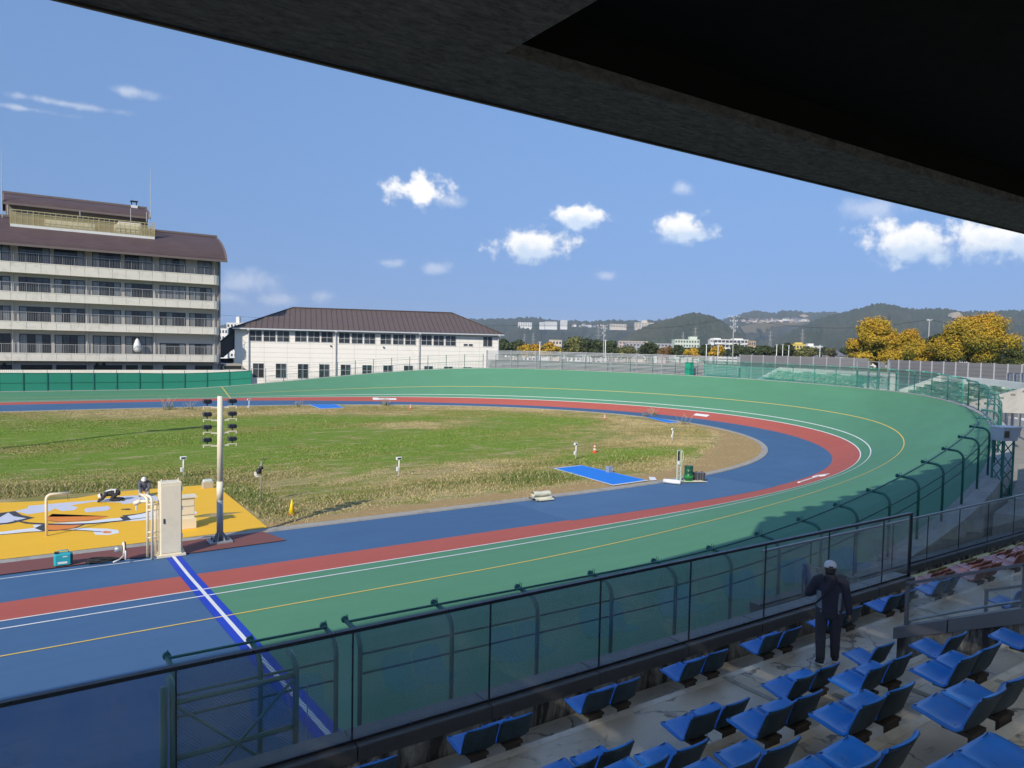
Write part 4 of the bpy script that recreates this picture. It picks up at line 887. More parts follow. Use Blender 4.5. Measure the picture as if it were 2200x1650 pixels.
# pipe arch
ar = thing('pipe_arch', 'cream bent pipe hook standing on the yellow pad', 'pipe post', (1.09, 33.77, .065))
P0 = Vector((1.09, 33.77, .065)); pts = [P0, P0 + Vector((0, 0, 1.45))] + [P0 + Vector((.18 * (1 - math.cos(a)), 0, 1.45 + .18 * math.sin(a))) for a in (.35, .75, 1.15, 1.57)] + [P0 + Vector((.80, 0, 1.63))]
b = MB(); b.tube(pts, .055, 10); b.build('pipe', M['cream'], ar, True)
b = MB(); b.tube([P0 + Vector((.72, 0, 1.6)), P0 + Vector((.72, 0, 1.38)), P0 + Vector((.76, 0, 1.36)), P0 + Vector((.79, 0, 1.39))], .009, 5); b.build('hook', M['dark_metal'], ar)
# floodlight mast
ml = thing('floodlight_mast', 'cream and grey floodlight mast with eight twin lamps', 'light pole', (6.63, 29.94, .06))
bx, by = 6.63, 29.6
b = MB(); b.cbox(bx - .42, bx + .42, by - .36, by + .36, .06, .14, .02); b.build('base_plate', M['steel_grey'], ml)
for a in range(6):
    a = a * PI / 3; d = Vector((math.cos(a), math.sin(a), 0)); b = MB(); c0 = Vector((bx, by, .14)); nn = Vector((-d.y, d.x, 0)) * .012
    b.prism([c0 + d * .09 - nn, c0 + d * .30 - nn, c0 + d * .09 + Vector((0, 0, .36)) - nn], nn * 2); b.build('gusset', M['steel_grey'], ml)
for a in range(4):
    a = a * PI / 2 + PI / 4; b = MB(); b.lathe([(.035, 0), (.035, .05), (.02, .09)], (bx + .36 * math.cos(a), by + .30 * math.sin(a), .14), 6); b.build('anchor_bolt', M['dark_metal'], ml)
b = MB(); b.tube([(bx, by, .14), (bx, by, 1.72)], [.125, .118], 16); b.build('lower_shaft', M['steel_grey'], ml, True)
b = MB(); b.tube([(bx, by, 1.72), (bx, by, 2.42)], .124, 16); b.build('sleeve', M['cream'], ml, True)
b = MB(); b.tube([(bx, by, 2.42), (bx, by, 5.72)], [.112, .098], 16); b.build('upper_shaft', M['cream'], ml, True)
M['lens'] = pm('dark_lamp_lens', (.03, .033, .045), .12, .2, 8, spec=.8)
for z in (5.27, 4.78, 4.29, 3.80):
    for s in (-1, 1):
        b = MB(); b.bar((bx + s * .09, by, z), (bx + s * .32, by, z + .03), .045, .05); b.bar((bx + s * .30, by, z + .06), (bx + s * .62, by, z + .06), .05, .03); b.bar((bx + s * .60, by, z + .05), (bx + s * .60, by, z - .03), .05, .03); b.bar((bx + s * .30, by, z + .06), (bx + s * .30, by, z - .02), .05, .03); arm = b.build('lamp_arm', M['cream'], ml)
        lx = bx + s * .46; b = MB(); b.cbox(lx - .155, lx + .155, by - .05, by + .09, z + .17, z + .34, .04); b.bar((lx, by + .03, z + .06), (lx, by + .03, z + .17), .04, .03, (0, 1, 0)); lamp = b.build('floodlight', M['dark_metal'], ml)
        for q in (-.076, .076): b = MB(); b.tube([(lx + q, by - .048, z + .26), (lx + q, by - .105, z + .255)], [.072, .078], 10); b.build('lens', M['lens'], lamp)
        for q in range(5): b = MB(); b.box(lx - .15 + q * .07, lx - .13 + q * .07, by + .09, by + .14, z + .19, z + .33); b.build('cooling_fin', M['dark_metal'], lamp)
# generator, lamp on its foot and coiled cable on the apron
M['teal_case'] = pm('turquoise_generator_case', (.035, .36, .42), .35, .08, 4)
gp = at_z(136, 1216, .07); ge = thing('generator', 'turquoise portable generator on the blue apron', 'generator', tuple(gp))
x, y, z = gp; b = MB(); b.cbox(x - .27, x + .25, y, y + .34, z + .03, z + .42, .05); b.build('case', M['teal_case'], ge)
b = MB(); b.tube([(x - .17, y + .17, z + .41), (x - .15, y + .17, z + .50), (x + .15, y + .17, z + .50), (x + .17, y + .17, z + .41)], .02, 6); b.build('handle', M['teal_case'], ge, True)
b = MB(); b.box(x + .2505, x + .285, y + .03, y + .31, z + .05, z + .36); b.build('exhaust_grille', M['black'], ge)
b = MB(); b.box(x - .16, x + .12, y - .006, y - .001, z + .08, z + .15); b.build('label_plate', M['white_plastic'], ge)
b = MB(); b.box(x - .02, x + .12, y - .006, y - .001, z + .30, z + .33); b.build('name_strip', M['white_plastic'], ge)
b = MB(); b.lathe([(.045, 0), (.045, .01)], (0, 0, 0), 10); o = b.build('round_badge', M['white_plastic'], ge); o.location = (-.17, -.004, .22); o.rotation_euler = (PI / 2, 0, 0)
for q in (-.2, .18): b = MB(); b.box(x + q - .03, x + q + .03, y + .04, y + .30, z, z + .032); b.build('foot', M['rubber'], ge)
b = MB(); b.cbox(x - .25, x - .12, y + .06, y + .28, z + .421, z + .46, .01); b.build('control_panel', M['black'], ge)
lp = at_z(264, 1206, .07); wl_ = thing('work_lamp', 'round work lamp lying on its stand beside the coiled cable', 'lamp', tuple(lp)); x, y, z = lp
b = MB(); b.tube([(x - .26, y + .05, z + .44), (x - .02, y + .05, z + .44)], [.10, .13], 12); b.build('lamp_housing', M['steel_grey'], wl_, True)
b = MB(); b.tube([(x + .0, y + .05, z + .44), (x + .05, y + .05, z + .44)], [.22, .24], 14); b.build('reflector', M['cream'], wl_, True)
b = MB(); b.tube([(x + .05, y + .05, z + .44), (x + .09, y + .05, z + .44)], .235, 14); b.build('rim', M['black'], wl_, True)
b = MB(); b.tube([(x + .06, y + .3, z + .42), (x + .06, y + .31, z + .12), (x - .1, y + .1, z + .05), (x - .3, y - .05, z + .03)], .025, 6); b.tube([(x + .06, y - .2, z + .42), (x + .06, y - .21, z + .10), (x + .2, y + .05, z + .03)], .025, 6); b.build('stand', M['white_plastic'], wl_, True)
cp_ = at_z(222, 1207, .07); x, y, z = cp_; b = MB(); rr = random.Random(5)
for k in range(5):
    pts = [(x + (.48 + rr.uniform(-.06, .06)) * math.cos(a), y + .13 * math.sin(a) + rr.uniform(-.03, .03), z + .03 + .03 * k * abs(math.sin(a * .5)) + rr.uniform(0, .02)) for a in np.linspace(0, 2 * PI, 20)]; b.tube(pts, .022, 6)
o = b.build('coiled_cable', M['rubber'], None, True); tag(o, 'bundle of black cable lying on the apron beside the work lamp', 'cable')
bo = at_z(448, 1049, .07); b = MB(); x, y, z = bo
cl = thing('plastic_carton', 'clear plastic carton of cups at the corner of the pad', 'box', tuple(bo)); b.cbox(x - .27, x + .27, y, y + .4, z, z + .34, .02); b.build('carton', pm('clear_brown_carton', (.48, .42, .32), .4, .3, 9), cl)
b = MB(); b.cbox(x - .24, x + .24, y + .04, y + .36, z + .341, z + .45, .05); b.build('plastic_wrap', pm('cloudy_plastic_wrap', (.55, .62, .58), .3, .2, 14), cl)
# info posts with a small screen
M['screen'] = pm('dark_solar_screen', (.03, .033, .04), .2, .2, 10)
def info_post(px, py, h, label, flip=False, w=.34):
    p = at_z(px, py, .03); t = thing('screen_post', label, 'post', tuple(p), 'small screen posts in the infield'); x, y, z = p
    b = MB(); b.tube([(x, y, z), (x, y, z + h - .12)], .035, 8); b.build('pole', M['white_plastic'], t, True)
    b = MB(); b.cbox(x - w / 2, x + w / 2, y - .05, y + .10, z + h - .16, z + h, .02); hd = b.build('screen_case', M['white_plastic'], t)
    b = MB(); b.box(x - w / 2 + .05, x + w / 2 - .05, y - .058, y - .051, z + h - .13, z + h - .035); b.build('screen', M['screen'], hd)
    s = 1 if flip else -1
    b = MB(); b.cbox(x - .16, x - .04, y - .05, y + .05, z + .32, z + .56, .01); b.build('junction_box', M['white_plastic'], t)
    return t
info_post(394, 1025, 1.19, 'white screen post in the grass behind the painted pad'); info_post(857, 1023, 1.15, 'white screen post in the middle of the infield grass'); info_post(1237, 986, 1.15, 'white screen post behind the large blue mat', w=.28)
info_post(1445, 947, 1.1, 'white screen post near the right end of the infield', w=.24); info_post(535, 882, 1.35, 'white screen post at the far edge of the grass', w=.4)
# weather mast
an = at_z(561, 1079, .03); wm = thing('weather_mast', 'thin grey mast with black camera and wind cups in the grass', 'mast', tuple(an)); x, y, z = an
b = MB(); b.tube([(x, y, z), (x, y, z + 2.03)], .03, 8); b.build('mast', M['steel_grey'], wm, True)
b = MB(); b.lathe([(.05, 0), (.13, .03), (.13, .2), (.07, .26)], (x - .13, y - .05, z + 1.42), 10); b.lathe([(.05, 0), (.10, .03), (.10, .12), (.05, .16)], (x - .02, y - .08, z + 1.62), 10); b.build('camera', M['black'], wm, True)
b = MB(); b.cbox(x - .32, x - .21, y - .08, y + .03, z + 1.32, z + 1.52, .01); b.lathe([(.09, 0), (.10, .03), (.05, .07)], (x - .18, y, z + 1.27), 10); b.build('sensor_box', M['white_plastic'], wm)
b = MB(); b.tube([(x, y, z + 1.75), (x + .10, y, z + 1.9), (x + .16, y, z + 2.1)], .012, 5)
for a in (0, 2.1, 4.2): b.tube([(x + .16, y, z + 2.1), (x + .16 + .09 * math.cos(a), y + .09 * math.sin(a), z + 2.12)], [.008, .03], 6)
b.build('wind_cups', M['black'], wm)
# cones
M['cone_yellow'] = pm('yellow_cone', (.80, .62, .01), .45, .06, 6); M['cone_orange'] = pm('orange_cone', (.72, .12, .05), .5, .06, 6); M['cone_base'] = pm('red_cone_base', (.55, .07, .05), .6, .1, 6)
def cone(px, py, h, label, stripe):
    p = at_z(px, py, .03); t = thing('traffic_cone', label, 'cone', tuple(p), 'traffic cones'); z0 = .035; x, y, z = p
    b = MB(); b.cbox(x - .19, x + .19, y - .19, y + .19, z, z + z0, .03); b.build('base', M['cone_base'] if not stripe else M['cone_orange'], t)
    R = lambda q: .15 - .125 * q
    lv = [(0, 1)] if not stripe else [(0, .28), (.28, .46), (.46, .62), (.62, .80), (.80, 1)]
    for i, (a, c) in enumerate(lv):
        b = MB(); b.lathe([(R(a), z0 + a * (h - z0)), (R(c), z0 + c * (h - z0))], (x, y, z), 14); b.build('cone_body' if not stripe else ('orange_band' if i % 2 == 0 else 'white_band'), (M['cone_yellow'] if not stripe else (M['cone_orange'] if i % 2 == 0 else M['white_plastic'])), t, True)
    if not stripe:
        for k, (zz_, w) in enumerate(((.20, .05), (.30, .045), (.40, .04))): b = MB(); q = (zz_ - z0) / (h - z0); b.box(x - .02, x + .02, y - R(q) - .012, y - R(q) - .004, z + zz_, z + zz_ + .05); b.build('printed_mark', M['cone_orange'], t)
cone(627, 1106, .70, 'yellow traffic cone with red base at the edge of the apron', False); cone(1277.5, 973, .70, 'orange and white striped cone behind the large blue mat', True)
cone(1299.5, 901, .66, 'orange and white striped cone beside the far red lane', True); cone(882, 879, .66, 'small pale striped cone at the far side of the infield', True)
# blue mats
M['mat_blue'] = pm('bright_blue_mat', (.012, .20, .70), .6, .08, 2); M['mat_edge'] = pm('white_mat_edge', (.62, .68, .74), .6, .1, 3)
def mat_(pts, label):
    q = [at_z(x, y, .05) for x, y in pts]; t = thing('blue_mat', label, 'mat', tuple(q[0]), 'blue mats on the infield'); c = sum(q, Vector()) / len(q)
    b = MB(); b.prism([(p.x, p.y, .062) for p in q], (0, 0, .02)); b.build('border', M['mat_edge'], t)
    b = MB(); b.prism([((p.x - c.x) * .955 + c.x, (p.y - c.y) * .955 + c.y, .0825) for p in q], (0, 0, .006)); b.build('surface', M['mat_blue'], t)
mat_([(1190, 1007), (1248, 1000), (1393, 1033), (1318, 1043.5)], 'large bright blue mat with white border beside the near apron'); mat_([(663, 869.5), (720, 868.8), (742, 876.5), (687, 878.5)], 'small blue mat at the far edge of the infield'); mat_([(1385, 896), (1410, 898), (1462, 908), (1435, 909)], 'narrow blue mat at the right edge of the infield')
p = at_z(1309, 1014, .09); x, y, z = p; t = thing('grey_box', 'small grey box on the edge of the large blue mat', 'box', tuple(p)); b = MB(); b.cbox(x - .2, x + .2, y - .15, y + .15, z, z + .36, .02); b.build('case', pm('grey_box_paint', (.25, .29, .36), .6, .1, 4), t); b = MB(); b.box(x + .08, x + .15, y - .156, y - .151, z + .14, z + .22); b.build('socket', M['white_plastic'], t)
p = at_z(1385, 893, .09); x, y, z = p; t = thing('grey_box', 'small grey box beside the narrow blue mat at the right', 'box', tuple(p)); b = MB(); b.cbox(x - .3, x + .3, y - .2, y + .2, z, z + .42, .02); b.build('case', M['skirt'], t); b = MB(); b.box(x - .2, x + .2, y - .206, y - .201, z + .1, z + .3); b.build('panel', M['steel_grey'], t)
p = at_z(1402, 1031, .07); x, y, z = p; b = MB(); b.prism([(x - .25, y - .1, z), (x + .2, y - .15, z), (x + .3, y + .1, z + .12), (x - .1, y + .14, z + .16)], (.04, .12, 0)); o = b.build('plastic_sheet', M['art_pale']); tag(o, 'crumpled clear plastic sheet at the corner of the large mat', 'sheet')
# lifting machine with drum and cases
p = at_z(1455, 1036, .07); x, y, z = p; hm = thing('lifting_trolley', 'tall pale green lifting trolley parked on the apron kerb', 'trolley', tuple(p)); M['pale_green'] = pm('pale_green_machine_paint', (.50, .58, .47), .5, .12, 5)
for q in (-.02, .28): b = MB(); b.box(x + q, x + q + .06, y, y + .06, z + .08, z + 1.9); b.build('upright', M['pale_green'], hm)
for zz_ in (.35, .62, .95, 1.86): b = MB(); b.box(x + .041, x + .279, y + .01, y + .05, z + zz_, z + zz_ + .05); b.build('crossbar', M['pale_green'], hm)
b = MB(); b.box(x - .15, x + .5, y - .1, y + .5, z + .04, z + .085); b.build('base', M['pale_green'], hm)
b = MB(); b.tube([(x + .33, y, z + 1.86), (x + .46, y, z + 1.7), (x + .46, y, z + 1.3), (x + .34, y, z + 1.15)], .02, 6); b.build('hose_loop', M['pale_green'], hm, True)
b = MB(); b.cbox(x - .06, x + .09, y - .07, y - .002, z + 1.3, z + 1.85, .03); b.build('motor', M['black'], hm); b = MB(); b.box(x + .0, x + .12, y - .06, y - .004, z + 1.06, z + 1.28); b.build('control_tag', M['white_plastic'], hm)
for q in (-.1, .44): b = MB(); b.tube([(x + q, y - .05, z + .05), (x + q + .05, y - .05, z + .05)], .05, 8); b.build('wheel', M['rubber'], hm)
M['drum_green'] = pm('dark_green_drum', (.010, .085, .040), .4, .1, 4); M['bright_green'] = pm('bright_green_tub', (.02, .36, .07), .4, .08, 4)
p = at_z(1479, 1033, .07); x, y, z = p; dm = thing('steel_drum', 'dark green drum in a bright green tub beside the trolley', 'drum', tuple(p))
b = MB(); b.lathe([(.25, .1), (.27, .36), (.255, .37), (.255, .6), (.265, .61), (.255, .62), (.255, .88), (.265, .9), (.24, .91)], (x, y, z), 18); b.build('drum', M['drum_green'], dm, True)
b = MB(); b.lathe([(.20, 0), (.30, .32), (.31, .33), (.28, .34)], (x, y, z), 16); b.build('tub', M['bright_green'], dm, True)
for i, (px_, lb) in enumerate(((1496, 'dark grey case with pale straps standing next to the green drum'), (1507, 'dark grey case with pale straps at the right end of the trolley group'))):
    p = at_z(px_, 1031, .07); x, y, z = p; t = thing('tool_case', lb, 'case', tuple(p), 'grey cases beside the trolley'); b = MB(); b.cbox(x - .17, x + .17, y - .2, y + .2, z, z + .46, .03); b.build('body', M['dark_metal'], t)
    for q in (-.1, .1): b = MB(); b.box(x + q - .015, x + q + .015, y - .207, y + .207, z + .01, z + .468); b.build('strap', M['steel_grey'], t)
    b = MB(); b.tube([(x - .06, y, z + .46), (x - .06, y, z + .51), (x + .06, y, z + .51), (x + .06, y, z + .46)], .012, 5); b.build('handle', M['black'], t)
p0, p1 = at_z(1426, 1036, .07), at_z(1462, 1040, .07); b = MB(); b.tube([(p0.x, p0.y, .16), (p1.x, p1.y, .16)], .13, 12); b.tube([(p0.x - .01, p0.y, .16), (p0.x - .03, p0.y, .16)], .05, 8); o = b.build('rolled_sheet', M['white_plastic'], None, True); tag(o, 'white rolled sheet lying at the foot of the lifting trolley', 'roll')
p0, p1 = at_z(1440, 1034, .07), at_z(1515, 1034, .07); b = MB(); b.prism([(p0.x, p0.y - .3, .066), (p1.x, p1.y - .2, .066), (p1.x, p1.y + .5, .066), (p0.x, p0.y + .5, .066)], (0, 0, .012)); o = b.build('ground_sheet', M['cream']); tag(o, 'cream ground sheet spread under trolley, drum and cases', 'sheet')
# folded foam mats
p = at_z(1167, 1074, .07); x, y, z = p; fm = thing('folded_mats', 'folded cream foam mats lying on the blue apron', 'mats', tuple(p)); M['foam'] = pm('cream_foam', (.66, .64, .50), .8, .10, 8, .2, 40)
b = MB(); lay = [(.0, .12, .62, .05), (.02, .22, .58, .07), (.01, .30, .60, .10)]
b.grid([[(x - .56 + 1.1 * u, y + dy + .05 * math.sin(u * 7), zz_) for u in np.linspace(0, 1, 9)] for dy, zz_ in ((-.10, z + .01), (-.12, z + .10), (.0, z + .14), (.45, z + .13), (.5, z + .02))]); b.build('lower_fold', M['foam'], fm, True)
b = MB(); sp_ = [(math.cos(a) * (.20 - .012 * a), math.sin(a) * (.15 - .008 * a)) for a in np.linspace(-.5, 2 * PI, 16)]
b.grid([[(x - .55 + 1.05 * u, y + .15 + q[0], z + .30 + q[1] - .03 * u + .012 * math.sin(u * 9)) for u in np.linspace(0, 1, 8)] for q in sp_]); b.build('upper_roll', M['foam'], fm, True)
b = MB(); b.prism([(x - .35, y - .16, z + .005), (x + .55, y - .22, z + .005), (x + .62, y - .05, z + .005), (x - .3, y - .08, z + .005)], (0, 0, .06)); b.build('loose_flap', M['foam'], fm)
# white boards left on the red lane
def lane_board(px, py, L_, w, label, head=False):
    s0 = None; best = 1e9
    for c in (-1.0,):
        for s in np.arange(60, 235, .25):
            q = cross(np.array([s]), c)[0]; r = Vector(q) - Vector((0, 0, CAM_H)); ww = r.dot(_F)
            if ww < 1: continue
            e = abs(1100 + FPX * r.dot(_RX) / ww - px) + abs(825 - FPX * r.dot(_UY) / ww - py)
            if e < best: best, s0 = e, s
    t = thing('white_board', label, 'board', tuple(cross(np.array([s0]), -1.)[0]), 'white boards on the red lane')
    def slab(nm, sa, sb, ca, cb_):
        A_ = [Vector(cross(np.array([s]), c)[0]) + Vector((0, 0, .012)) for s, c in ((sa, ca), (sb, ca), (sb, cb_), (sa, cb_))]; b = MB(); b.prism(A_, (0, 0, .05)); b.build(nm, M['white_plastic'], t)
    slab('board', s0 - L_ / 2, s0 + L_ / 2, -1. - w / 2, -1. + w / 2)
    if head: slab('end_plate', s0 + L_ / 2 + .02, s0 + L_ / 2 + .7, -1.35, -.55)
lane_board(832, 857, 2.2, .5, 'white board lying on the red lane across the far side', True); lane_board(1505, 897, 1.8, .45, 'white board lying on the red lane right of the far mat'); lane_board(1740, 1033, 2.6, .16, 'long white board lying on the red lane at the near bend', True)

# ------------------------------------------------------------------ grass: blades too many to count
def grass_field():
    rng = np.random.default_rng(11); n = 620000
    x = rng.uniform(-6, 63, n); y = rng.uniform(30, 95, n)
    # near and in the frame only, denser close by
    fwd = x * math.sin(YAW) + y * math.cos(YAW); lat = x * math.cos(YAW) - y * math.sin(YAW)
    keep = (np.abs(lat) < fwd * .74) & (rng.random(n) < np.clip(62 / fwd, .3, 1.) )
    x, y, fwd = x[keep], y[keep], fwd[keep]
    # distance to the lap line
    from mathutils import kdtree
    kd = kdtree.KDTree(len(LS[::8]))
    for i, (a, b2) in enumerate(zip(LX[::8], LY[::8])): kd.insert((a, b2, 0), i)
    kd.balance(); D = np.empty(len(x)); SS = np.empty(len(x)); ls8 = LS[::8]
    cxm, cym = 30., 62.6
    for i in range(len(x)):
        _, k, d = kd.find((x[i], y[i], 0)); D[i] = d; SS[i] = ls8[k]
    th = np.interp(SS, LS, LT); px_, py_ = np.interp(SS, LS, LX), np.interp(SS, LS, LY); ins = ((x - px_) * -np.sin(th) + (y - py_) * np.cos(th)) > .5
    on_pad = (x < 9.05) & (y < 42.4) & (y > 29)
    mats_in = np.zeros(len(x), bool)
    for (x0, x1, y0, y1) in ((28.6, 31.7, 30.9, 38.1), (30.9, 35.5, 86.9, 94), (59, 63, 56, 63.5)): mats_in |= (x > x0) & (x < x1) & (y > y0) & (y < y1)
    g = greenness(x, y); vg = verge(SS); dry = np.clip(.5 + (vg - D) / 1.4, 0, 1)
    keep = ins & ~on_pad & ~mats_in & (rng.random(len(x)) > dry * .72); x, y, g, dry, fwd, D = (q[keep] for q in (x, y, g, dry, fwd, D))
    # taller rank growth round the pad and along the near verge
    tall = np.zeros(len(x))
    for cx, cy, rx, ry, k in ((4, 43.6, 10, 1.6, .9), (9.9, 37, 1.3, 7, 1.), (11, 33.6, 1.2, 1.6, .5), (14, 35.0, 4, 1.8, .5), (25.5, 35.2, 4.5, 2.6, 1.1), (20, 36, 4, 2, .7), (-3, 45, 6, 1.5, .9), (30, 39.4, 4, 1, .7), (36, 38, 5, 2.4, .5), (8, 46, 4, 1.6, .6)):
        tall = np.maximum(tall, k * np.clip(1.3 - np.hypot((x - cx) / rx, (y - cy) / ry), 0, 1))
    pn = np.sin(x * .9 + np.sin(y * .7) * 2) * np.sin(y * 1.1 + np.sin(x * .5) * 2); pn = .5 + .5 * pn; pn2 = .5 + .5 * np.sin(x * .21 + 1.3 * np.sin(y * .17) + 2) * np.sin(y * .33 + np.sin(x * .13))
    h = (.03 + .055 * pn * (1 - .6 * g) + .19 * tall * (.5 + .5 * rng.random(len(x)))) * rng.uniform(.6, 1.3, len(x)) * (1 - .5 * dry); w = .010 + .00040 * fwd + .004 * tall
    m = len(x); a = rng.uniform(0, 2 * PI, m); ln = rng.uniform(-.95, .95, (m, 2)) * h[:, None]
    z0 = .02 + (.05 * np.sin(x * .31 + y * .17) + .04 * np.sin(x * .13 - y * .41 + 1.)) * np.clip((D - 1) / 4, 0, 1) - .01
    V = np.empty((m, 3, 3)); V[:, 0] = np.stack([x - np.cos(a) * w, y - np.sin(a) * w, z0], 1); V[:, 1] = np.stack([x + np.cos(a) * w, y + np.sin(a) * w, z0], 1); V[:, 2] = np.stack([x + ln[:, 0], y + ln[:, 1], z0 + h], 1)
    me = bpy.data.meshes.new('grass'); me.vertices.add(m * 3); me.vertices.foreach_set('co', V.astype(np.float32).ravel()); me.loops.add(m * 3); me.loops.foreach_set('vertex_index', np.arange(m * 3, dtype=np.int32)); me.polygons.add(m); me.polygons.foreach_set('loop_start', np.arange(0, m * 3, 3, dtype=np.int32))
    me.update(calc_edges=True)
    t = rng.random(m); brown = np.clip((1 - g) * .80 + dry + .75 * (pn2 - .5) + .35 * (pn - .5) - .30 * tall, 0, 1)
    green_c = np.stack([.12 + .09 * t, .21 + .10 * t, .026 + .02 * t], 1); olive_c = np.stack([.22 + .14 * t, .20 + .10 * t, .06 + .05 * t], 1); straw_c = np.stack([.42 + .18 * t, .33 + .14 * t, .17 + .09 * t], 1); rank_c = np.stack([.09 + .09 * t, .14 + .08 * t, .038 + .03 * t], 1)
    q = np.clip(brown * 2, 0, 1)[:, None]; r = np.clip(brown * 2 - 1, 0, 1)[:, None]; c = (green_c * (1 - q) + olive_c * q) * (1 - r) + straw_c * r; tl = np.clip(tall, 0, 1)[:, None] * .75; c = c * (1 - tl) + rank_c * tl; mixs = (rng.random(m) < .12 + .25 * pn2 * (1 - g))[:, None]; c = np.where(mixs, straw_c, c)
    at_ = me.attributes.new('tint', 'FLOAT_COLOR', 'FACE'); at_.data.foreach_set('color', np.concatenate([c, np.ones((m, 1))], 1).astype(np.float32).ravel())
    t_ = NT('grass_blades'); t_.set(base=t_.attr('tint', 'Color'), rough=.8, spec=.15); me.materials.append(t_.mat)
    o = bpy.data.objects.new('grass', me); col.objects.link(o); tag(o, 'rough grass and weeds growing over the infield', 'grass', kind='stuff')
grass_field()
# a few feathery weeds standing up at the verge
def weed(px, py, n, h, label, c):
    p = at_z(px, py, .03); rr = random.Random(int(px)); t = thing('weed_tuft', label, 'weed', tuple(p), 'weed tufts by the kerb'); b = MB()
    for k in range(n):
        a = rr.uniform(0, 2 * PI); l = rr.uniform(.5, 1) * h; q = Vector((p.x + rr.uniform(-.5, .5) * h, p.y + rr.uniform(-.3, .3) * h, .02)); b.tube([q, q + Vector((math.cos(a) * l * .25, math.sin(a) * l * .25, l * .6)), q + Vector((math.cos(a) * l * .55, math.sin(a) * l * .55, l))], [.014, .010, .022], 4)
    b.build('stems', c, t); b = MB()
    for k in range(n * 5):
        a = rr.uniform(0, 2 * PI); r = rr.uniform(0, .7) * h; q = Vector((p.x + math.cos(a) * r, p.y + math.sin(a) * r * .6, rr.uniform(0, .3) * h)); d = Vector((rr.uniform(-1, 1), rr.uniform(-1, 1), rr.uniform(0, 1.4))) * .14; e = Vector((rr.uniform(-1, 1), rr.uniform(-1, 1), .2)) * .05; b.add([q - e, q + e, q + d], [(0, 1, 2)])
    b.build('leaves', M['weed_leaf'], t)
M['weed_leaf'] = pm('weed_leaf', (.07, .12, .035), .8, .3, 5); M['weed_stem'] = pm('pale_weed_stem', (.38, .33, .22), .8, .2, 5)
for px_, py_, n, h, lb in ((365, 881, 26, 1.5, 'tall feathery weed clump on the far verge above the pad'), (405, 880, 14, 1.0, 'smaller weed clump right of the tall one on the far verge'), (640, 873, 12, .9, 'low weed clump left of the small blue mat'), (830, 872, 30, 1.3, 'wispy dry weeds on the far verge below the white board'), (1405, 893, 16, 1.3, 'dry weeds behind the narrow blue mat'), (1470, 911, 10, 1.2, 'thin dry weeds right of the narrow blue mat')):
    weed(px_, py_, n, h, lb, M['weed_stem'])

# tall floodlight column standing left of the view: its long shadow crosses the far grass
fc = thing('floodlight_column', 'tall floodlight column whose long shadow crosses the far grass', 'light pole', (-18.0, 53.2, 0))
b = MB(); b.tube([(-18, 53.2, 0), (-18, 53.2, 24.)], [.34, .2], 12); b.build('column', M['steel_grey'], fc, True)
for z in (21.0, 22.2, 23.4): b = MB(); b.box(-19.2, -16.8, 53.0, 53.4, z, z + .55); b.build('lamp_bank', M['dark_metal'], fc)
# ------------------------------------------------------------------ outside the turn: paved yard, camera tower, terraces, walls
yard_pts = [(15.2, -12), (15.2, 12.0)] + [tuple(p[:2]) for p in rim_w(np.arange(76, 150, 2.), 1.02)] + [(110, 70), (120, -12)]
b = MB(); b.add([(x, y, .75) for x, y in yard_pts], [tuple(range(len(yard_pts)))]); yard = b.build('yard', pm('dull_yard_concrete', (.30, .28, .24), .9, .2, .6, .2, 20, dirt=(.12, .11, .10), dscale=.4, damt=.5)); tag(yard, 'pale concrete yard outside the right end of the track', 'yard', kind='structure')
if yard.data.polygons[0].normal.z < 0: yard.data.flip_normals()
yd = pm('yard_platform_concrete', (.34, .32, .28), .9, .2, .8, .3, 20, dirt=(.14, .13, .12), dscale=.5, damt=.5)
b = MB(); b.prism([(30.5, 12.4, .6), (33.2, 13.0, .6), (40, 15.3, .6), (46, 17.6, .6), (60, 12, .6), (60, 4, .6), (31, 11.5, .6)], (0, 0, 1.35)); o = b.build('yard_platform', yd, yard)
for i, (px_, py_) in enumerate(((2010, 1157), (2058, 1142))):
    p = at_z(px_, py_, .8); b = MB(); b.cbox(p.x - .7, p.x + .7, p.y - .6, p.y + .6, .751, 1.12, .02); o = b.build('concrete_block', yd); tag(o, ['low concrete block behind the lower glass wall, the nearer one', 'low concrete block behind the lower glass wall, the farther one'][i], 'block', 'concrete blocks in the yard')
# camera tower
tp = Vector((34.1, 13.62, 1.95)); tw = thing('camera_tower', 'green lattice camera tower with white box on top', 'tower', tuple(tp)); hw = .25; th_ = 2.42
ux = Vector((math.cos(-.35), math.sin(-.35), 0)); uy = Vector((-ux.y, ux.x, 0)); cs_ = [tp + ux * a * hw + uy * c * hw for a, c in ((-1, -1), (1, -1), (1, 1), (-1, 1))]
M['tower_green'] = pm('tower_green_paint', (.035, .19, .155), .5, .15, 3)
for c in cs_: b = MB(); b.box(c.x - .035, c.x + .035, c.y - .035, c.y + .035, tp.z, tp.z + th_); b.build('leg', M['tower_green'], tw)
for i in range(4):
    a, c = cs_[i], cs_[(i + 1) % 4]
    for k in range(4):
        z0, z1 = tp.z + .1 + k * .57, tp.z + .1 + (k + 1) * .57
        b = MB(); b.bar(a + Vector((0, 0, z0 - a.z)), c + Vector((0, 0, z1 - c.z)), .03, .03) if k % 2 == 0 else b.bar(a + Vector((0, 0, z1 - a.z)), c + Vector((0, 0, z0 - c.z)), .03, .03); b.build('brace', M['tower_green'], tw)
    b = MB(); b.bar(a + Vector((0, 0, .1)), c + Vector((0, 0, .1)), .04, .04); b.build('girt', M['tower_green'], tw)
b = MB(); b.obox(tp - ux * .34 - uy * .34 + Vector((0, 0, .001)), ux * .68, uy * .68, (0, 0, .05)); b.build('base_plate', M['tower_green'], tw)
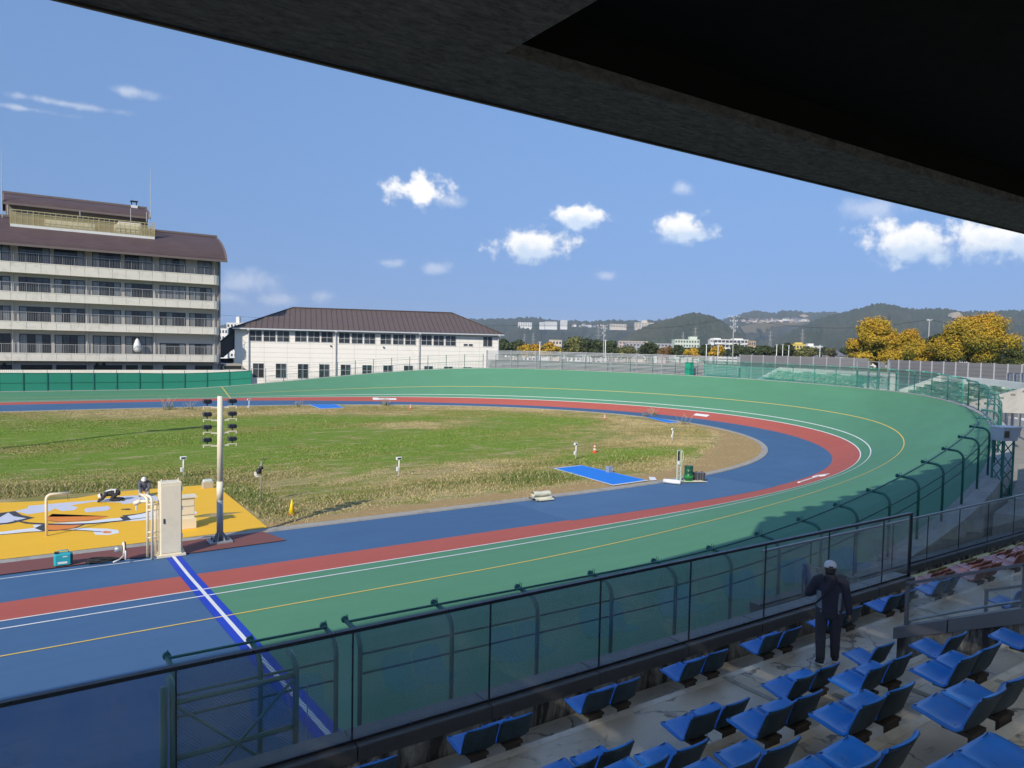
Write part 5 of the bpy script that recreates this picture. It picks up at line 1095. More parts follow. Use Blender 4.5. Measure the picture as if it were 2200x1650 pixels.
bz = tp.z + th_ + .002; lo = [tp + ux * a + uy * c for a, c in ((-.34, -.28), (.38, -.28), (.38, .28), (-.34, .28))]; hi = [tp + ux * a + uy * c for a, c in ((-.38, -.33), (.55, -.33), (.55, .33), (-.38, .33))]
b = MB(); b.add([(p.x, p.y, bz) for p in lo] + [(p.x, p.y, bz + .55) for p in hi], [(3, 2, 1, 0), (4, 5, 6, 7), (0, 1, 5, 4), (1, 2, 6, 5), (2, 3, 7, 6), (3, 0, 4, 7)]); bx_ = b.build('camera_box', pm('pale_grey_box_paint', (.52, .54, .57), .5, .08, 3), tw)
b = MB(); b.obox(tp - ux * .40 - uy * .36 + Vector((0, 0, bz + .551 - tp.z)), ux * .98, uy * .72, (0, 0, .03)); b.build('lid', M['white_plastic'], bx_)
b = MB(); b.obox(tp - ux * .31 - uy * .325 + Vector((0, 0, bz + .14 - tp.z)), ux * .24, uy * .02, (0, 0, .28)); b.build('window', pm('dark_amber_window', (.10, .085, .05), .2, .2, 5), bx_)
b = MB(); b.tube([tp + Vector((.3, -.2, .05)), tp + Vector((.55, -.5, .0)), tp + Vector((1.4, -.7, -.02)), tp + Vector((2.6, -.9, -.02))], .02, 6); b.build('cable', M['white_plastic'], tw)
# black railing and white barrier near the tower
def railing(name, label, pts, h, mat, sp=.14, rad=.018, base=0., post=1.6):
    t = thing(name, label, 'railing', tuple(pts[0])); P = [Vector(p) for p in pts]
    for zz_ in (h, .12): b = MB(); [b.bar(a + Vector((0, 0, zz_)), c + Vector((0, 0, zz_)), rad * 2, rad * 2) for a, c in zip(P[:-1], P[1:])]; b.build('rail', mat, t)
    b = MB(); pb = None
    for a, c in zip(P[:-1], P[1:]):
        n = max(1, int((c - a).length / sp))
        for k in range(n + 1):
            q = a.lerp(c, k / n)
            if k % max(1, int(post / sp)) == 0: pp = MB(); pp.bar(q, q + Vector((0, 0, h + .02)), rad * 2.4, rad * 2.4, (0, 1, 0)); pp.build('post', mat, t)
            else: b.bar(q + Vector((0, 0, .12)), q + Vector((0, 0, h)), rad * 1.1, rad * 1.1, (0, 1, 0))
    o = b.build('balusters', mat, t); o['kind'] = 'stuff'; return t
railing('black_railing', 'black railing on the yard beside the camera tower', [(34.9, 13.0, 1.95), (37.5, 12.2, 1.95), (44, 10.6, 1.95)], 1.05, M['black'])
b = MB(); b.tube([(39, 15.5, .76), (39, 15.5, 1.9), (44, 14.5, 1.9), (44, 14.5, .76)], .04, 8); o = b.build('barrier_pipe', M['white_plastic'], None, True); tag(o, 'white pipe barrier in the yard behind the black railing', 'barrier')
b = MB(); b.prism([tuple(at_z(2165, 905, 1.2)[:2]) + (.76,), tuple(at_z(2260, 930, 1.2)[:2]) + (.76,), tuple(at_z(2260, 912, 1.2)[:2]) + (.76,), tuple(at_z(2180, 893, 1.2)[:2]) + (.76,)], (0, 0, .9)); o = b.build('low_wall', M['concrete_white']); tag(o, 'low white wall crossing the sunlit yard at the right', 'wall')
# tall steel frames with glass at the far right
sf = thing('glazed_steel_frame', 'tall grey steel frames with glass panes beside the sunlit yard', 'screen', tuple(at_d(2161, 886, 72)))
fp = [at_d(px_, 886, d) for px_, d in ((2161, 72), (2176, 69), (2191, 66), (2208, 63.5))]; ft = [at_d(px_ + 2, 801, d).z for px_, d in ((2161, 72), (2176, 69), (2191, 66), (2208, 63.5))]
for p, zt in zip(fp, ft): b = MB(); b.box(p.x - .10, p.x + .10, p.y - .10, p.y + .10, min(p.z, .8), zt); b.build('post', M['steel_grey'], sf)
for k in range(3):
    for zz_ in (.0, .42, .71): b = MB(); a, c = fp[k], fp[k + 1]; b.bar(a + Vector((0, 0, (ft[k] - a.z) * (1 - zz_) - .05)), c + Vector((0, 0, (ft[k + 1] - c.z) * (1 - zz_) - .05)), .09, .12); b.build('crossbar', M['steel_grey'], sf)
    b = MB(); a, c = fp[k], fp[k + 1]; b.prism([a + Vector((.1, 0, 1.0)), c + Vector((-.1, 0, 1.0)), c + Vector((-.1, 0, ft[k + 1] - c.z - .15)), a + Vector((.1, 0, ft[k] - a.z - .15))], (.0, .012, 0)); b.build('glass_pane', M['glass'], sf)

# spectator terraces outside the far turn
def terrace_green_mat():
    t = NT('worn_green_terrace_paint'); n = t.noise(2.2, 6, .7); m2 = t.noise(.9, 5, .7, sc=(1, 1, 3)); c = t.mix(t.rng(n, .42, .62), (.10, .26, .17), (.46, .47, .40)); c = t.mix(t.rng(m2, .5, .7, 0, .8), c, (.07, .17, .11)); t.set(base=c, rough=.85, spec=.2); return t.mat
M['terrace_green'] = terrace_green_mat(); M['grey_panel'] = pm('grey_ribbed_panel', (.185, .18, .185), .6, .08, .5, metal=.2); M['panel_rib'] = pm('pale_panel_post', (.36, .36, .37), .5, .08, 1)
def ring_pts(S, out, up): return [tuple(p) for p in rim(S, out, up)]
def terrace(sa, sb, label):
    S = np.arange(sa, sb, 1.2); t = thing('terrace', label, 'terrace', tuple(rim(np.array([sa]), 2, 0)[0]))
    for k in range(5):
        o1, o2, z = 1.5 + .75 * k, 1.5 + .75 * (k + 1), -.12 + .27 * k
        b = MB(); b.grid([ring_pts(S, o1, z - .5), ring_pts(S, o1, z), ring_pts(S, o2 + .05, z)], flip=False); b.build('terrace_step', M['terrace_green'], t)
        for j in range(0, len(S) - 1, 2):
            if j + 1 < len(S): b = MB(); A_, B_ = rim(S[j:j + 2], o1 + .1, z + .0), rim(S[j:j + 2], o1 + .42, z + .0); b.prism([A_[0], A_[1], B_[1], B_[0]], (0, 0, .14)); b.build('bench_block', M['terrace_green'], t)
    b = MB(); b.grid([ring_pts(S, 5.3, -.5), ring_pts(S, 5.3, 1.55), ring_pts(S, 5.5, 1.55), ring_pts(S, 5.5, -.5)]); b.build('parapet', M['concrete_white'], t)
    for s in (S[0], S[-1]):
        A_ = [tuple(rim(np.array([s]), o, z)[0]) for o, z in ((1.2, -.6), (1.2, .02), (5.4, 1.56), (5.4, -.6))]; a = float(np.interp(s, LS, LT)); b = MB(); b.prism(A_, (math.cos(a) * .25, math.sin(a) * .25, 0)); b.build('end_wall', M['concrete_white'] if sa > 120 or s > 116 else M['concrete'], t)
    return t
terrace(126.6, 138.6, 'worn green and white terrace left of the gates'); terrace(112.5, 122.6, 'worn green and white terrace right of the gates')
def panel_wall(name, label, p0, p1, zt0, zt1, zb_, n):
    """grey ribbed wall panels between slim posts; p0, p1: ground points; zt: tops"""
    t = thing(name, label, 'wall', tuple(p0)); p0, p1 = Vector(p0), Vector(p1); d = (p1 - p0); nn = Vector((d.y, -d.x, 0)).normalized()
    for k in range(n):
        a, c = p0.lerp(p1, k / n), p0.lerp(p1, (k + 1) / n); za, zc = zt0 + (zt1 - zt0) * k / n, zt0 + (zt1 - zt0) * (k + 1) / n
        b = MB(); rows_ = 14
        A_ = [Vector((a.x, a.y, zb_)), Vector((c.x, c.y, zb_)), Vector((c.x, c.y, zc)), Vector((a.x, a.y, za))]; b.prism(A_, nn * -.06)
        for r in range(1, rows_):
            f = r / rows_; q0 = A_[0].lerp(A_[3], f); q1 = A_[1].lerp(A_[2], f); b.prism([q0 - Vector((0, 0, .035)), q1 - Vector((0, 0, .035)), q1 + Vector((0, 0, .035)), q0 + Vector((0, 0, .035))], nn * .03)
        b.build('wall_panel', M['grey_panel'], t); b = MB(); b.bar((a.x, a.y, zb_), (a.x, a.y, za + .05), .09, .14, (0, 1, 0)); b.build('post', M['panel_rib'], t)
    return t
def W_(px_, py_, d): return at_d(px_, py_, d)
a, c = W_(1590, 762, 103), W_(1866, 770, 92); panel_wall('panel_wall', 'grey ribbed panel wall above the left terrace', (a.x, a.y, 3), (c.x, c.y, 3), a.z, c.z, 3.2, 10)
a, c = W_(1909, 773, 90), W_(2260, 786, 74); panel_wall('panel_wall', 'grey ribbed panel wall above the right terrace', (a.x, a.y, 3), (c.x, c.y, 3), a.z, c.z, 1.2, 13)
# gate frames in the gap between the terraces
gt = thing('terrace_gate', 'tall grey gate frames in the gap between the terraces', 'gate', tuple(rim(np.array([125.]), .8, 0)[0]))
for s in (126.3, 125.0, 123.8, 122.6): q = Vector(rim(np.array([s]), .75, 0)[0]); b = MB(); b.box(q.x - .07, q.x + .07, q.y - .07, q.y + .07, q.z - .2, q.z + 2.75); b.build('post', M['steel_grey'], gt)
for s0, s1 in ((126.3, 125.0), (125.0, 123.8), (123.8, 122.6)):
    for zz_ in (1.2, 2.7): b = MB(); b.bar(rim(np.array([s0]), .75, zz_)[0], rim(np.array([s1]), .75, zz_)[0], .06, .08); b.build('crossbar', M['steel_grey'], gt)
    b = MB(); A_, B_ = Vector(rim(np.array([s0]), .75, .1)[0]), Vector(rim(np.array([s1]), .75, .1)[0]); sheet_uv('netting', [[tuple(A_), tuple(B_)], [tuple(A_ + Vector((0, 0, 1.1))), tuple(B_ + Vector((0, 0, 1.1)))]], M['net_far'], gt, [0, 1.3], [0, 1.1])
# dark pipe fence, louvre fence, cabinet and railing along the top of the far bank
pipe_fence('pipe_fence', 'thin dark green pipe fence in front of the louvre fence', np.arange(143.4, 167, 2.4), .3, .04, 2.0, .45, M['fence_green'], M['net_far'], rad=.035, rails=(.3, .55), pins=False, net=False)
lv = thing('louvre_fence', 'pale grey louvre fence with horizontal slats on top of the far bank', 'fence', tuple(rim(np.array([150.]), 2.6, 0)[0])); M['louvre'] = pm('pale_grey_louvre', (.40, .41, .40), .5, .08, .7, metal=.2)
SL = np.linspace(140.3, 166.2, 11)
for i, s in enumerate(SL):
    q = Vector(rim(np.array([s]), 2.6, 0)[0]); b = MB(); b.bar(q - Vector((0, 0, .6)), q + Vector((0, 0, 2.75)), .13, .16, (0, 1, 0)); b.build('post', M['panel_rib'], lv)
for i in range(10):
    for k in range(15):
        p0, p1 = Vector(rim(np.array([SL[i]]), 2.62, -.1 + .19 * k)[0]), Vector(rim(np.array([SL[i + 1]]), 2.62, -.1 + .19 * k)[0]); b = MB(); d = (p1 - p0).normalized(); nn = Vector((d.y, -d.x, 0)); b.prism([p0, p1, p1 + nn * .09 + Vector((0, 0, .085)), p0 + nn * .09 + Vector((0, 0, .085))], Vector((0, 0, .02))); b.build('slat', M['louvre'], lv)
b = MB(); bk = ring_pts(SL, 4.2, -.6); bk2 = ring_pts(SL, 4.2, 1.2); b.grid([bk, bk2]); o = b.build('backing_bank', pm('grey_green_backing', (.20, .25, .22), .9, .2, .6), lv)
kb_ = thing('green_locker', 'bright green steel locker on the bank in front of the louvre fence', 'locker', tuple(rim(np.array([144.6]), 1.0, 0)[0])); q = Vector(rim(np.array([144.6]), 1.0, 0)[0]); M['locker'] = pm('bright_green_locker', (.015, .34, .20), .45, .08, 2)
b = MB(); b.cbox(q.x - .45, q.x + .45, q.y - .4, q.y + .4, q.z - .1, q.z + 1.75, .03); b.build('body', M['locker'], kb_)
for zz_ in (.75, 1.70): b = MB(); b.cbox(q.x - .48, q.x + .48, q.y - .43, q.y + .43, q.z + zz_, q.z + zz_ + .06, .01); b.build('band', M['fence_green'], kb_)
b = MB(); b.box(q.x - .02, q.x + .02, q.y - .425, q.y - .401, q.z, q.z + 1.7); b.build('door_gap', M['fence_green'], kb_)
bt = thing('bank_railing', 'slim dark green railing with tall posts along the far bank', 'railing', tuple(rim(np.array([180.]), .3, 0)[0])); SB = np.arange(166.4, 192.4, 2.05)
for s in SB: q = Vector(rim(np.array([s]), .3, .02)[0]); b = MB(); b.bar(q, q + Vector((0, 0, 2.15)), .07, .07, (0, 1, 0)); b.build('post', M['fence_green'], bt)
Sf = np.linspace(SB[0], SB[-1], 40)
for zz_, r in ((1.02, .025), (.14, .02), (1.75, .012), (2.1, .012)): b = MB(); b.tube(ring_pts(Sf, .3, zz_), r, 5); b.build('rail', M['fence_green'], bt)
b = MB()
for s in np.arange(SB[0], SB[-1], .17): q = Vector(rim(np.array([s]), .3, .14)[0]); b.bar(q, q + Vector((0, 0, .88)), .016, .016, (0, 1, 0))
o = b.build('balusters', M['fence_green'], bt); o['kind'] = 'stuff'
# green screen fence along the far straight
gf = thing('screen_fence', 'long solid green screen fence along the far straight', 'fence', tuple(rim(np.array([200.]), .3, 0)[0])); M['screen_green'] = pm('green_screen_cloth', (.022, .235, .150), .7, .12, .35); SG = np.arange(192.6, 262, 2.55)
hs = lambda s: float(np.interp(s, [192, 205, 230], [1.95, 2.25, 2.35]))
for i in range(len(SG) - 1):
    p0, p1 = Vector(rim(np.array([SG[i]]), .34, .05)[0]), Vector(rim(np.array([SG[i + 1]]), .34, .05)[0]); h0, h1 = hs(SG[i]), hs(SG[i + 1]); d = (p1 - p0).normalized(); nn = Vector((d.y, -d.x, 0))
    b = MB(); b.prism([p0, p1, p1 + Vector((0, 0, h1)), p0 + Vector((0, 0, h0))], nn * .02); b.build('screen_panel', M['screen_green'], gf)
    b = MB(); b.bar(p0 - nn * .06, p0 - nn * .06 + Vector((0, 0, h0 + .35)), .07, .07, (0, 1, 0)); b.build('post', M['fence_green'], gf)
    for f in (.45, .99): b = MB(); b.bar(p0 - nn * .03 + Vector((0, 0, h0 * f)), p1 - nn * .03 + Vector((0, 0, h1 * f)), .03, .035); b.build('rail', M['fence_green'], gf)

# ------------------------------------------------------------------ the riders' lodge: six storeys with balconies and a barrel roof
YH = 118.0; hz = lambda py, y=YH: at_y(0, py, y).z; hx_ = lambda zx, zy=830, y=YH + 1.4: at_y(zx / 3.4375, 380 + zy / 3.4375, y).x
XR_ = at_y(468, 660, YH).x; XL_ = -22.0
lodge = thing('lodge_building', 'six-storey beige lodge with long balconies and brown barrel roof', 'building', (0, YH, -.4))
M['lodge_wall'] = pm('beige_grey_render', (.50, .46, .41), .85, .08, .4, .1, 8, dirt=(.3, .28, .25), dscale=.3, damt=.3); M['parapet'] = pm('cream_parapet_render', (.76, .70, .59), .85, .08, .6, .1, 8, dirt=(.42, .38, .31), dscale=.9, damt=.5); M['lodge_rail'] = pm('grey_balcony_rail', (.40, .39, .38), .5, .06, 1)
M['bronze'] = pm('dark_bronze_frame', (.018, .020, .019), .4, .2, 2, metal=.3); M['pipe_beige'] = pm('beige_downpipe', (.52, .49, .45), .5, .08, 1)
def window_glass(name, c, rough=.08):
    t = NT(name); n = t.noise(.35, 4, .6); t.set(base=t.mix(n, sc3(c, .7), sc3(c, 1.3)), rough=rough, spec=.5); return t.mat
M['pane_dark'] = window_glass('dark_window_glass', (.034, .036, .037)); M['pane_mid'] = window_glass('grey_window_glass', (.060, .066, .070)); 
def curtain_mat():
    t = NT('curtain_behind_glass'); n = t.noise(1., 3, .5, sc=(9, 1, .15)); t.set(base=t.mix(n, (.11, .12, .125), (.27, .285, .29)), rough=.15, spec=.5); return t.mat
M['pane_curtain'] = curtain_mat()
tops = [559.5, 623.8, 688.4, 757.3]; bots = [582.8, 643.3, 706.4, 775.0]; rails_ = [539, 604, 668, 737.8]
z_eave = hz(520.5, YH - .6); z_base = -.4
b = MB(); b.box(XL_, XR_ + .35, YH + 1.4, YH + 13, z_base, z_eave + .3); b.build('wall', M['lodge_wall'], lodge)
cols = [(-420, -190), (-160, 75), (138, 370), (400, 625), (682, 892), (922, 1125), (1178, 1370), (1397, 1563)]; cols = [(-960, -730), (-700, -480)] + cols
pw_ = (hx_(1200) - hx_(1107)); npan = int((XR_ - .5 - XL_) / pw_); pw_ = (XR_ - .5 - XL_) / npan
rng_w = random.Random(4)
for f in range(4):
    zt, zb2, zr = hz(tops[f]), hz(bots[f]), hz(rails_[f])
    pm_ = MB(); pm_.box(0, pw_ - .035, 0, .14, 0, zt - zb2 - .10); pme = pm_.mesh('parapet_panel', M['parapet'])
    b = MB(); b.box(XL_, XR_ - .45, YH + .03, YH + 1.42, zb2 + .02, zb2 + .26); fl = b.build('balcony_slab', M['parapet'], lodge)
    for k in range(npan): o = part('parapet_panel', pme, fl, (XL_ + k * pw_, 0, zb2 + .4)); 
    b = MB(); b.box(XL_, XR_ - .45, YH - .03, YH + .2, zt - .10, zt); b.build('parapet_cap', M['parapet'], fl)
    pr = [(XR_ - .45 + math.sin(a) * .8, YH + .8 - math.cos(a) * .8) for a in np.linspace(0, PI / 2, 7)] + [(XR_ + .35, YH + 1.42)]; b = MB(); inner_ = [(x - .12, y + .12) for x, y in pr]
    b.grid([[(x, y, zb2) for x, y in pr], [(x, y, zt) for x, y in pr]]); b.grid([[(x, y, zt) for x, y in pr], [(x - .1, y + .1, zt) for x, y in pr]]); b.build('rounded_corner', M['parapet'], fl, True)
    b = MB(); b.bar((XL_, YH + .1, zr), (XR_ - .4, YH + .1, zr), .06, .05); b.tube([(x - .06, y + .1, zr) for x, y in pr], .03, 6)
    x = XL_; k = 0
    while x < XR_ - .3: b.bar((x, YH + .1, zt), (x, YH + .1, zr), .05 if k % 7 == 0 else .018, .03 if k % 7 == 0 else .015, (0, 1, 0)); x += .20; k += 1
    b.build('railing', M['lodge_rail'], fl)
    z_top = {0: hz(500 / 3.4375 + 380, YH + 1.4), 1: hz(592, YH + 1.4), 2: hz(656, YH + 1.4), 3: hz(716, YH + 1.4)}[f]
    for ci, (c0, c1) in enumerate(cols):
        if f == 0 and ci == len(cols) - 1: c0 = 1460
        x0, x1 = hx_(c0), hx_(c1); zs = zb2 + .30 if f else zb2 + 1.0
        if f == 3 and ci >= len(cols) - 2: z_t = z_top - .9
        else: z_t = z_top
        y = YH + 1.4; n = 4 if x1 - x0 > 3 else (3 if f else 2); b = MB(); fw_ = .09
        b.box(x0, x1, y - .05, y - .002, z_t - fw_, z_t); b.box(x0, x1, y - .05, y - .002, zs, zs + fw_)
        for k in range(n + 1): xx = x0 + (x1 - x0 - fw_) * k / n; b.box(xx, xx + fw_, y - .05, y - .002, zs + fw_, z_t - fw_)
        tr_ = z_t - (z_t - zs) * (.36 if (f == 0 or (f == 3 and ci < len(cols) - 2)) else 0)
        if tr_ < z_t: b.box(x0 + fw_, x1 - fw_, y - .045, y - .004, tr_ - .05, tr_ + .03)
        w = b.build('window', M['bronze'], lodge)
        for k in range(n):
            xx = x0 + (x1 - x0 - fw_) * k / n + fw_; xe = x0 + (x1 - x0 - fw_) * (k + 1) / n; cur = (k in (0, n - 1) and rng_w.random() < .75) or rng_w.random() < .22
            b = MB(); b.box(xx + .002, xe - .002, y - .028, y - .012, zs + fw_ + .002, z_t - fw_ - .002); b.build('curtained_pane' if cur else 'pane', M['pane_curtain'] if cur else (M['pane_dark'] if rng_w.random() < .75 else M['pane_mid']), w)
# ground floor openings just above the shed roof
zg0, zg1 = hz(800, YH + 1.4), hz(783.5, YH + 1.4)
for c0, c1 in ((-560, -300), (0, 90), (155, 385), (415, 640), (692, 902), (930, 1018), (1045, 1130), (1203, 1375), (1440, 1568)): b = MB(); b.box(hx_(c0, 1400), hx_(c1, 1400), YH + 1.33, YH + 1.399, zg0 - 1, zg1); b.build('ground_window', M['pane_dark'], lodge)
for c in (30, 718, 768): p = at_y(c / 3.4375, 380 + 1385 / 3.4375, YH + 1.38); b = MB(); b.tube([(p.x, p.y, p.z), (p.x, p.y - .12, p.z)], [.24, .18], 10); b.build('vent_cowl', M['bronze'], lodge)
for c in (-430, 90, 640, 1138, 1580): x = hx_(c); b = MB(); b.tube([(x, YH + 1.2, z_base), (x, YH + 1.2, z_eave - .2)], .085, 6); b.build('downpipe', M['pipe_beige'], lodge); b = MB(); b.cbox(x - .16, x + .16, YH + 1.05, YH + 1.35, z_eave - .25, z_eave + .2, .03); b.build('rain_hopper', M['pipe_beige'], lodge)
b = MB(); b.box(XR_ + .351, XR_ + .62, YH + 1.0, YH + 13, z_base, z_eave); b.build('end_fin', pm('grey_end_wall', (.22, .205, .20), .85, .1, .5), lodge)
def tile_mat(name, c, sc):
    t = NT(name); w = t.n('ShaderNodeTexWave', wave_type='BANDS', bands_direction='Z'); w.inputs['Scale'].default_value = sc; w.inputs['Distortion'].default_value = .6; t.l(t.pos, w.inputs['Vector'])
    n = t.noise(.5, 5, .6); n2 = t.noise(1., 4, .6, sc=(.4, .4, 6)); cc = t.mix(n, sc3(c, .75), sc3(c, 1.3)); cc = t.mix(t.rng(n2, .45, .7, 0, .5), cc, sc3(c, .65)); cc = t.mix(t.rng(w.outputs[1], .0, .25, .35, 0), cc, sc3(c, .4)); t.set(base=cc, rough=.6, spec=.3); return t.mat
M['tiles'] = tile_mat('brown_roof_tiles', (.105, .070, .068), 1.6); M['roof_edge'] = pm('brown_roof_trim', (.17, .13, .115), .6, .1, 1)
def barrel(name, x0, x1, y0, z0, y1, z1, parent, n=12, th=.25, ext=1.0):
    """quarter-barrel roof from the front eave (y0, z0) up to the ridge (y1, z1), mirrored behind"""
    pr = [(y0 + (y1 - y0) * (1 - math.cos(a)), z0 + (z1 - z0) * (.55 * math.sin(a) + .45 * (1 - math.cos(a)))) for a in np.linspace(0, PI / 2, n)]; pr += [(2 * y1 - y, z) for y, z in pr[-2::-1]]
    b = MB(); b.grid([[(x, y, z) for x in (x0, x1)] for y, z in pr], flip=True); b.grid([[(x, y1 + (y - y1) * .985, z - th) for x in (x0, x1)] for y, z in pr])
    for x in (x0, x1): b.add([(x, y, z) for y, z in pr] + [(x, y1 + (y - y1) * .985, z - th) for y, z in pr], [(i, i + 1, i + 1 + len(pr), i + len(pr)) for i in range(len(pr) - 1)])
    r = b.build(name, M['tiles'], parent, False)
    for x in (x0, x1 - .25): b = MB(); b.grid([[(x - .02, y1 + (y - y1) * 1.005, z + .03), (x + .27, y1 + (y - y1) * 1.005, z + .03)] for y, z in pr], flip=True); b.grid([[(x - .02, y1 + (y - y1) * 1.005, z + .03), (x - .02, y1 + (y - y1) * .98, z - th - .02)] for y, z in pr]); b.grid([[(x + .27, y1 + (y - y1) * 1.005, z + .03), (x + .27, y1 + (y - y1) * .98, z - th - .02)] for y, z in pr]); b.build('verge_trim', M['roof_edge'], r)
    b = MB(); b.box(x0, x1, y0 - .18, y0 + .02, z0 - .28, z0 + .02); b.build('eave_gutter', M['roof_edge'], r)
    b = MB(); b.box(x0, x1, y1 - .25, y1 + .25, z1 - .02, z1 + .28); b.build('ridge_cap', M['roof_edge'], r); return r
xr2 = at_y(488, 556, YH - .6).x; zr_ = at_y(445, 508, YH + 6.2).z
barrel('roof', XL_, xr2, YH - .6, z_eave, YH + 6.2, zr_, lodge)
# roof-top plant enclosure with timber screen, and the small barrel roof behind it
px0, px1 = at_y(22, 490, YH + 1.9).x, at_y(332.5, 515, YH + 1.9).x; yp = YH + 1.9; zp0, zp1, zp2 = at_y(22, 494, yp).z, at_y(22, 480, yp).z, at_y(22, 449, yp).z
b = MB(); b.box(px0, px1, yp, yp + 4.5, zp0 - .4, zp1); b.build('plant_base', M['concrete_white'], lodge)
M['screen_wood'] = pm('olive_yellow_slats', (.50, .42, .20), .7, .2, 1.5)
b = MB(); n = 27
for k in range(n + 1): x = px0 + (px1 - px0) * k / n; b.bar((x, yp + .1, zp1), (x, yp + .1, zp2), .09 if k % 4 == 0 else .05, .06, (0, 1, 0))
for k in range(13): z = zp1 + (zp2 - zp1) * (.04 + .056 * k); b.bar((px0, yp + .13, z), (px1, yp + .13, z), .05, .055)
for z in (zp1 + (zp2 - zp1) * .8, zp2): b.bar((px0, yp + .13, z), (px1, yp + .13, z), .06, .09)
for k in range(5): b.bar((px1, yp + .1, zp1 + .3 + k * .45), (px1, yp + 4.3, zp1 + .3 + k * .45), .05, .09)
o = b.build('slatted_screen', M['screen_wood'], lodge); o['kind'] = 'stuff'
b = MB(); b.box(px0 + 4, px0 + 10, yp + 1.2, yp + 3, zp1, zp1 + 1.2); b.box(px0 + 13, px0 + 16, yp + 1.2, yp + 3, zp1, zp1 + 1.9); b.box(px1 - 5, px1 - 2, yp + 1.0, yp + 3, zp1, zp1 + 1.5); b.build('rooftop_unit', M['parapet'], lodge)
b = MB(); b.box(px0 - .5, px1 - .3, yp + 4.5, yp + 9, zp1 - 1, at_y(200, 470, yp + 4.5).z + .8); b.build('plant_wall', pm('brown_grey_wall', (.22, .19, .17), .85, .1, .5), lodge)
barrel('upper_roof', px0 - .9, px1 - .1, yp + 3.4, at_y(10, 434, yp + 3.4).z, yp + 6.9, at_y(11, 415, yp + 6.9).z, lodge)
p = at_y(288, 446, yp + 6.9); b = MB(); b.box(p.x - .45, p.x + .45, p.y - .4, p.y + .4, p.z - .8, p.z + .3); ch_ = b.build('chimney', M['white_plastic'], lodge)
for dx in (-.38, .3): b = MB(); b.box(p.x + dx, p.x + dx + .08, p.y - .35, p.y + .35, p.z + .301, p.z + .85); b.build('chimney_post', M['black'], ch_)
b = MB(); b.box(p.x - .5, p.x + .5, p.y - .45, p.y + .45, p.z + .851, p.z + .98); b.build('chimney_cap', M['black'], ch_)
for px_, y0_, y1_ in ((5, 468, 318), (323.5, 470, 360)): p, q = at_y(px_, y0_, yp + 3.3), at_y(px_, y1_, yp + 3.3); b = MB(); b.tube([(p.x, p.y, p.z), (p.x, p.y, p.z + (q.z - p.z) * .55), (p.x, p.y, q.z)], [.06, .05, .02], 6); b.build('antenna', M['steel_grey'], lodge)
for px_, y0_, y1_ in ((16.5, 462, 440), (172, 470, 453), (281, 476, 448), (315, 476, 456), (321, 476, 460)): p, q = at_y(px_, y0_, yp + .3), at_y(px_, y1_, yp + .3); b = MB(); b.tube([(p.x, p.y, p.z), (p.x, p.y, q.z)], .06, 6); b.build('vent_pipe', M['lodge_rail'], lodge)
p = at_y(28, 442, yp + .4); b = MB(); b.lathe([(.1, 0), (.55, .18), (.6, .2), (.55, .17)], (0, 0, 0), 14); o = b.build('satellite_dish', M['lodge_rail'], lodge); o.location = (p.x, p.y - YH, p.z + .4); o.rotation_euler = (1.2, .5, 0)
# furled parasol on the lowest balcony
p = at_y(295, 757, YH + .7); t = thing('furled_parasol', 'furled white parasol on the lowest lodge balcony', 'parasol', tuple(p)); b = MB(); b.lathe([(.30, .05), (.52, .4), (.50, 1.0), (.28, 1.7), (.10, 2.0)], p, 12); b.build('canopy', M['white_plastic'], t, True); b = MB(); b.tube([p, p + Vector((0, 0, 2.2))], .04, 6); b.build('pole', M['lodge_rail'], t)
# long shed with a ribbed roof in front of the lodge
shed = thing('long_shed', 'long low shed with cream ribbed roof behind the green screen fence', 'shed', (0, 113.5, -.4)); YS = 112.6; xs_r = at_y(541, 800, YS).x; zf, zb3 = at_y(250, 806.5, YS).z, at_y(250, 795, YS + 2.6).z
b = MB(); n = int((xs_r - XL_) / .11); rows_ = [[(XL_ + (xs_r - XL_) * k / n, yy, zz_ + (.035 if k % 2 else 0)) for k in range(n + 1)] for yy, zz_ in ((YS, zf), (YS + 2.6, zb3))]; b.grid(rows_); b.grid([[(x, y, z - .06) for x, y, z in r] for r in rows_], flip=True); b.build('ribbed_roof', pm('cream_ribbed_roof', (.72, .67, .55), .6, .08, .6, dirt=(.5, .45, .36), dscale=.5, damt=.4), shed)
b = MB(); b.box(XL_, xs_r - .1, YS + 2.7, YS + 2.9, -.4, zb3); b.build('rear_wall', pm('dim_shed_wall', (.16, .16, .15), .9, .2, .5), shed)
b = MB(); b.box(XL_, xs_r, YS - .12, YS - .01, zf - .16, zf - .02); b.build('gutter', M['cream'], shed)
for k, px_ in enumerate((28, 87, 143, 198, 250, 303, 352, 398, 445)): p = at_y(px_, 812, YS - .2); b = MB(); b.tube([(p.x + .35, p.y, zf - .12), (p.x + .35, p.y - .05, zf - .3), (p.x - .1, p.y - .1, zf - .45), (p.x - .1, p.y - .1, -.4)], .07, 6); b.build('drainpipe', M['white_plastic'], shed)
for k in range(12): x = XL_ + 2 + k * 3.9; b = MB(); b.box(x, x + .12, YS + .1, YS + .22, -.4, zf - .05) if x < xs_r else None; b.build('shed_post', M['steel_grey'], shed) if x < xs_r else None
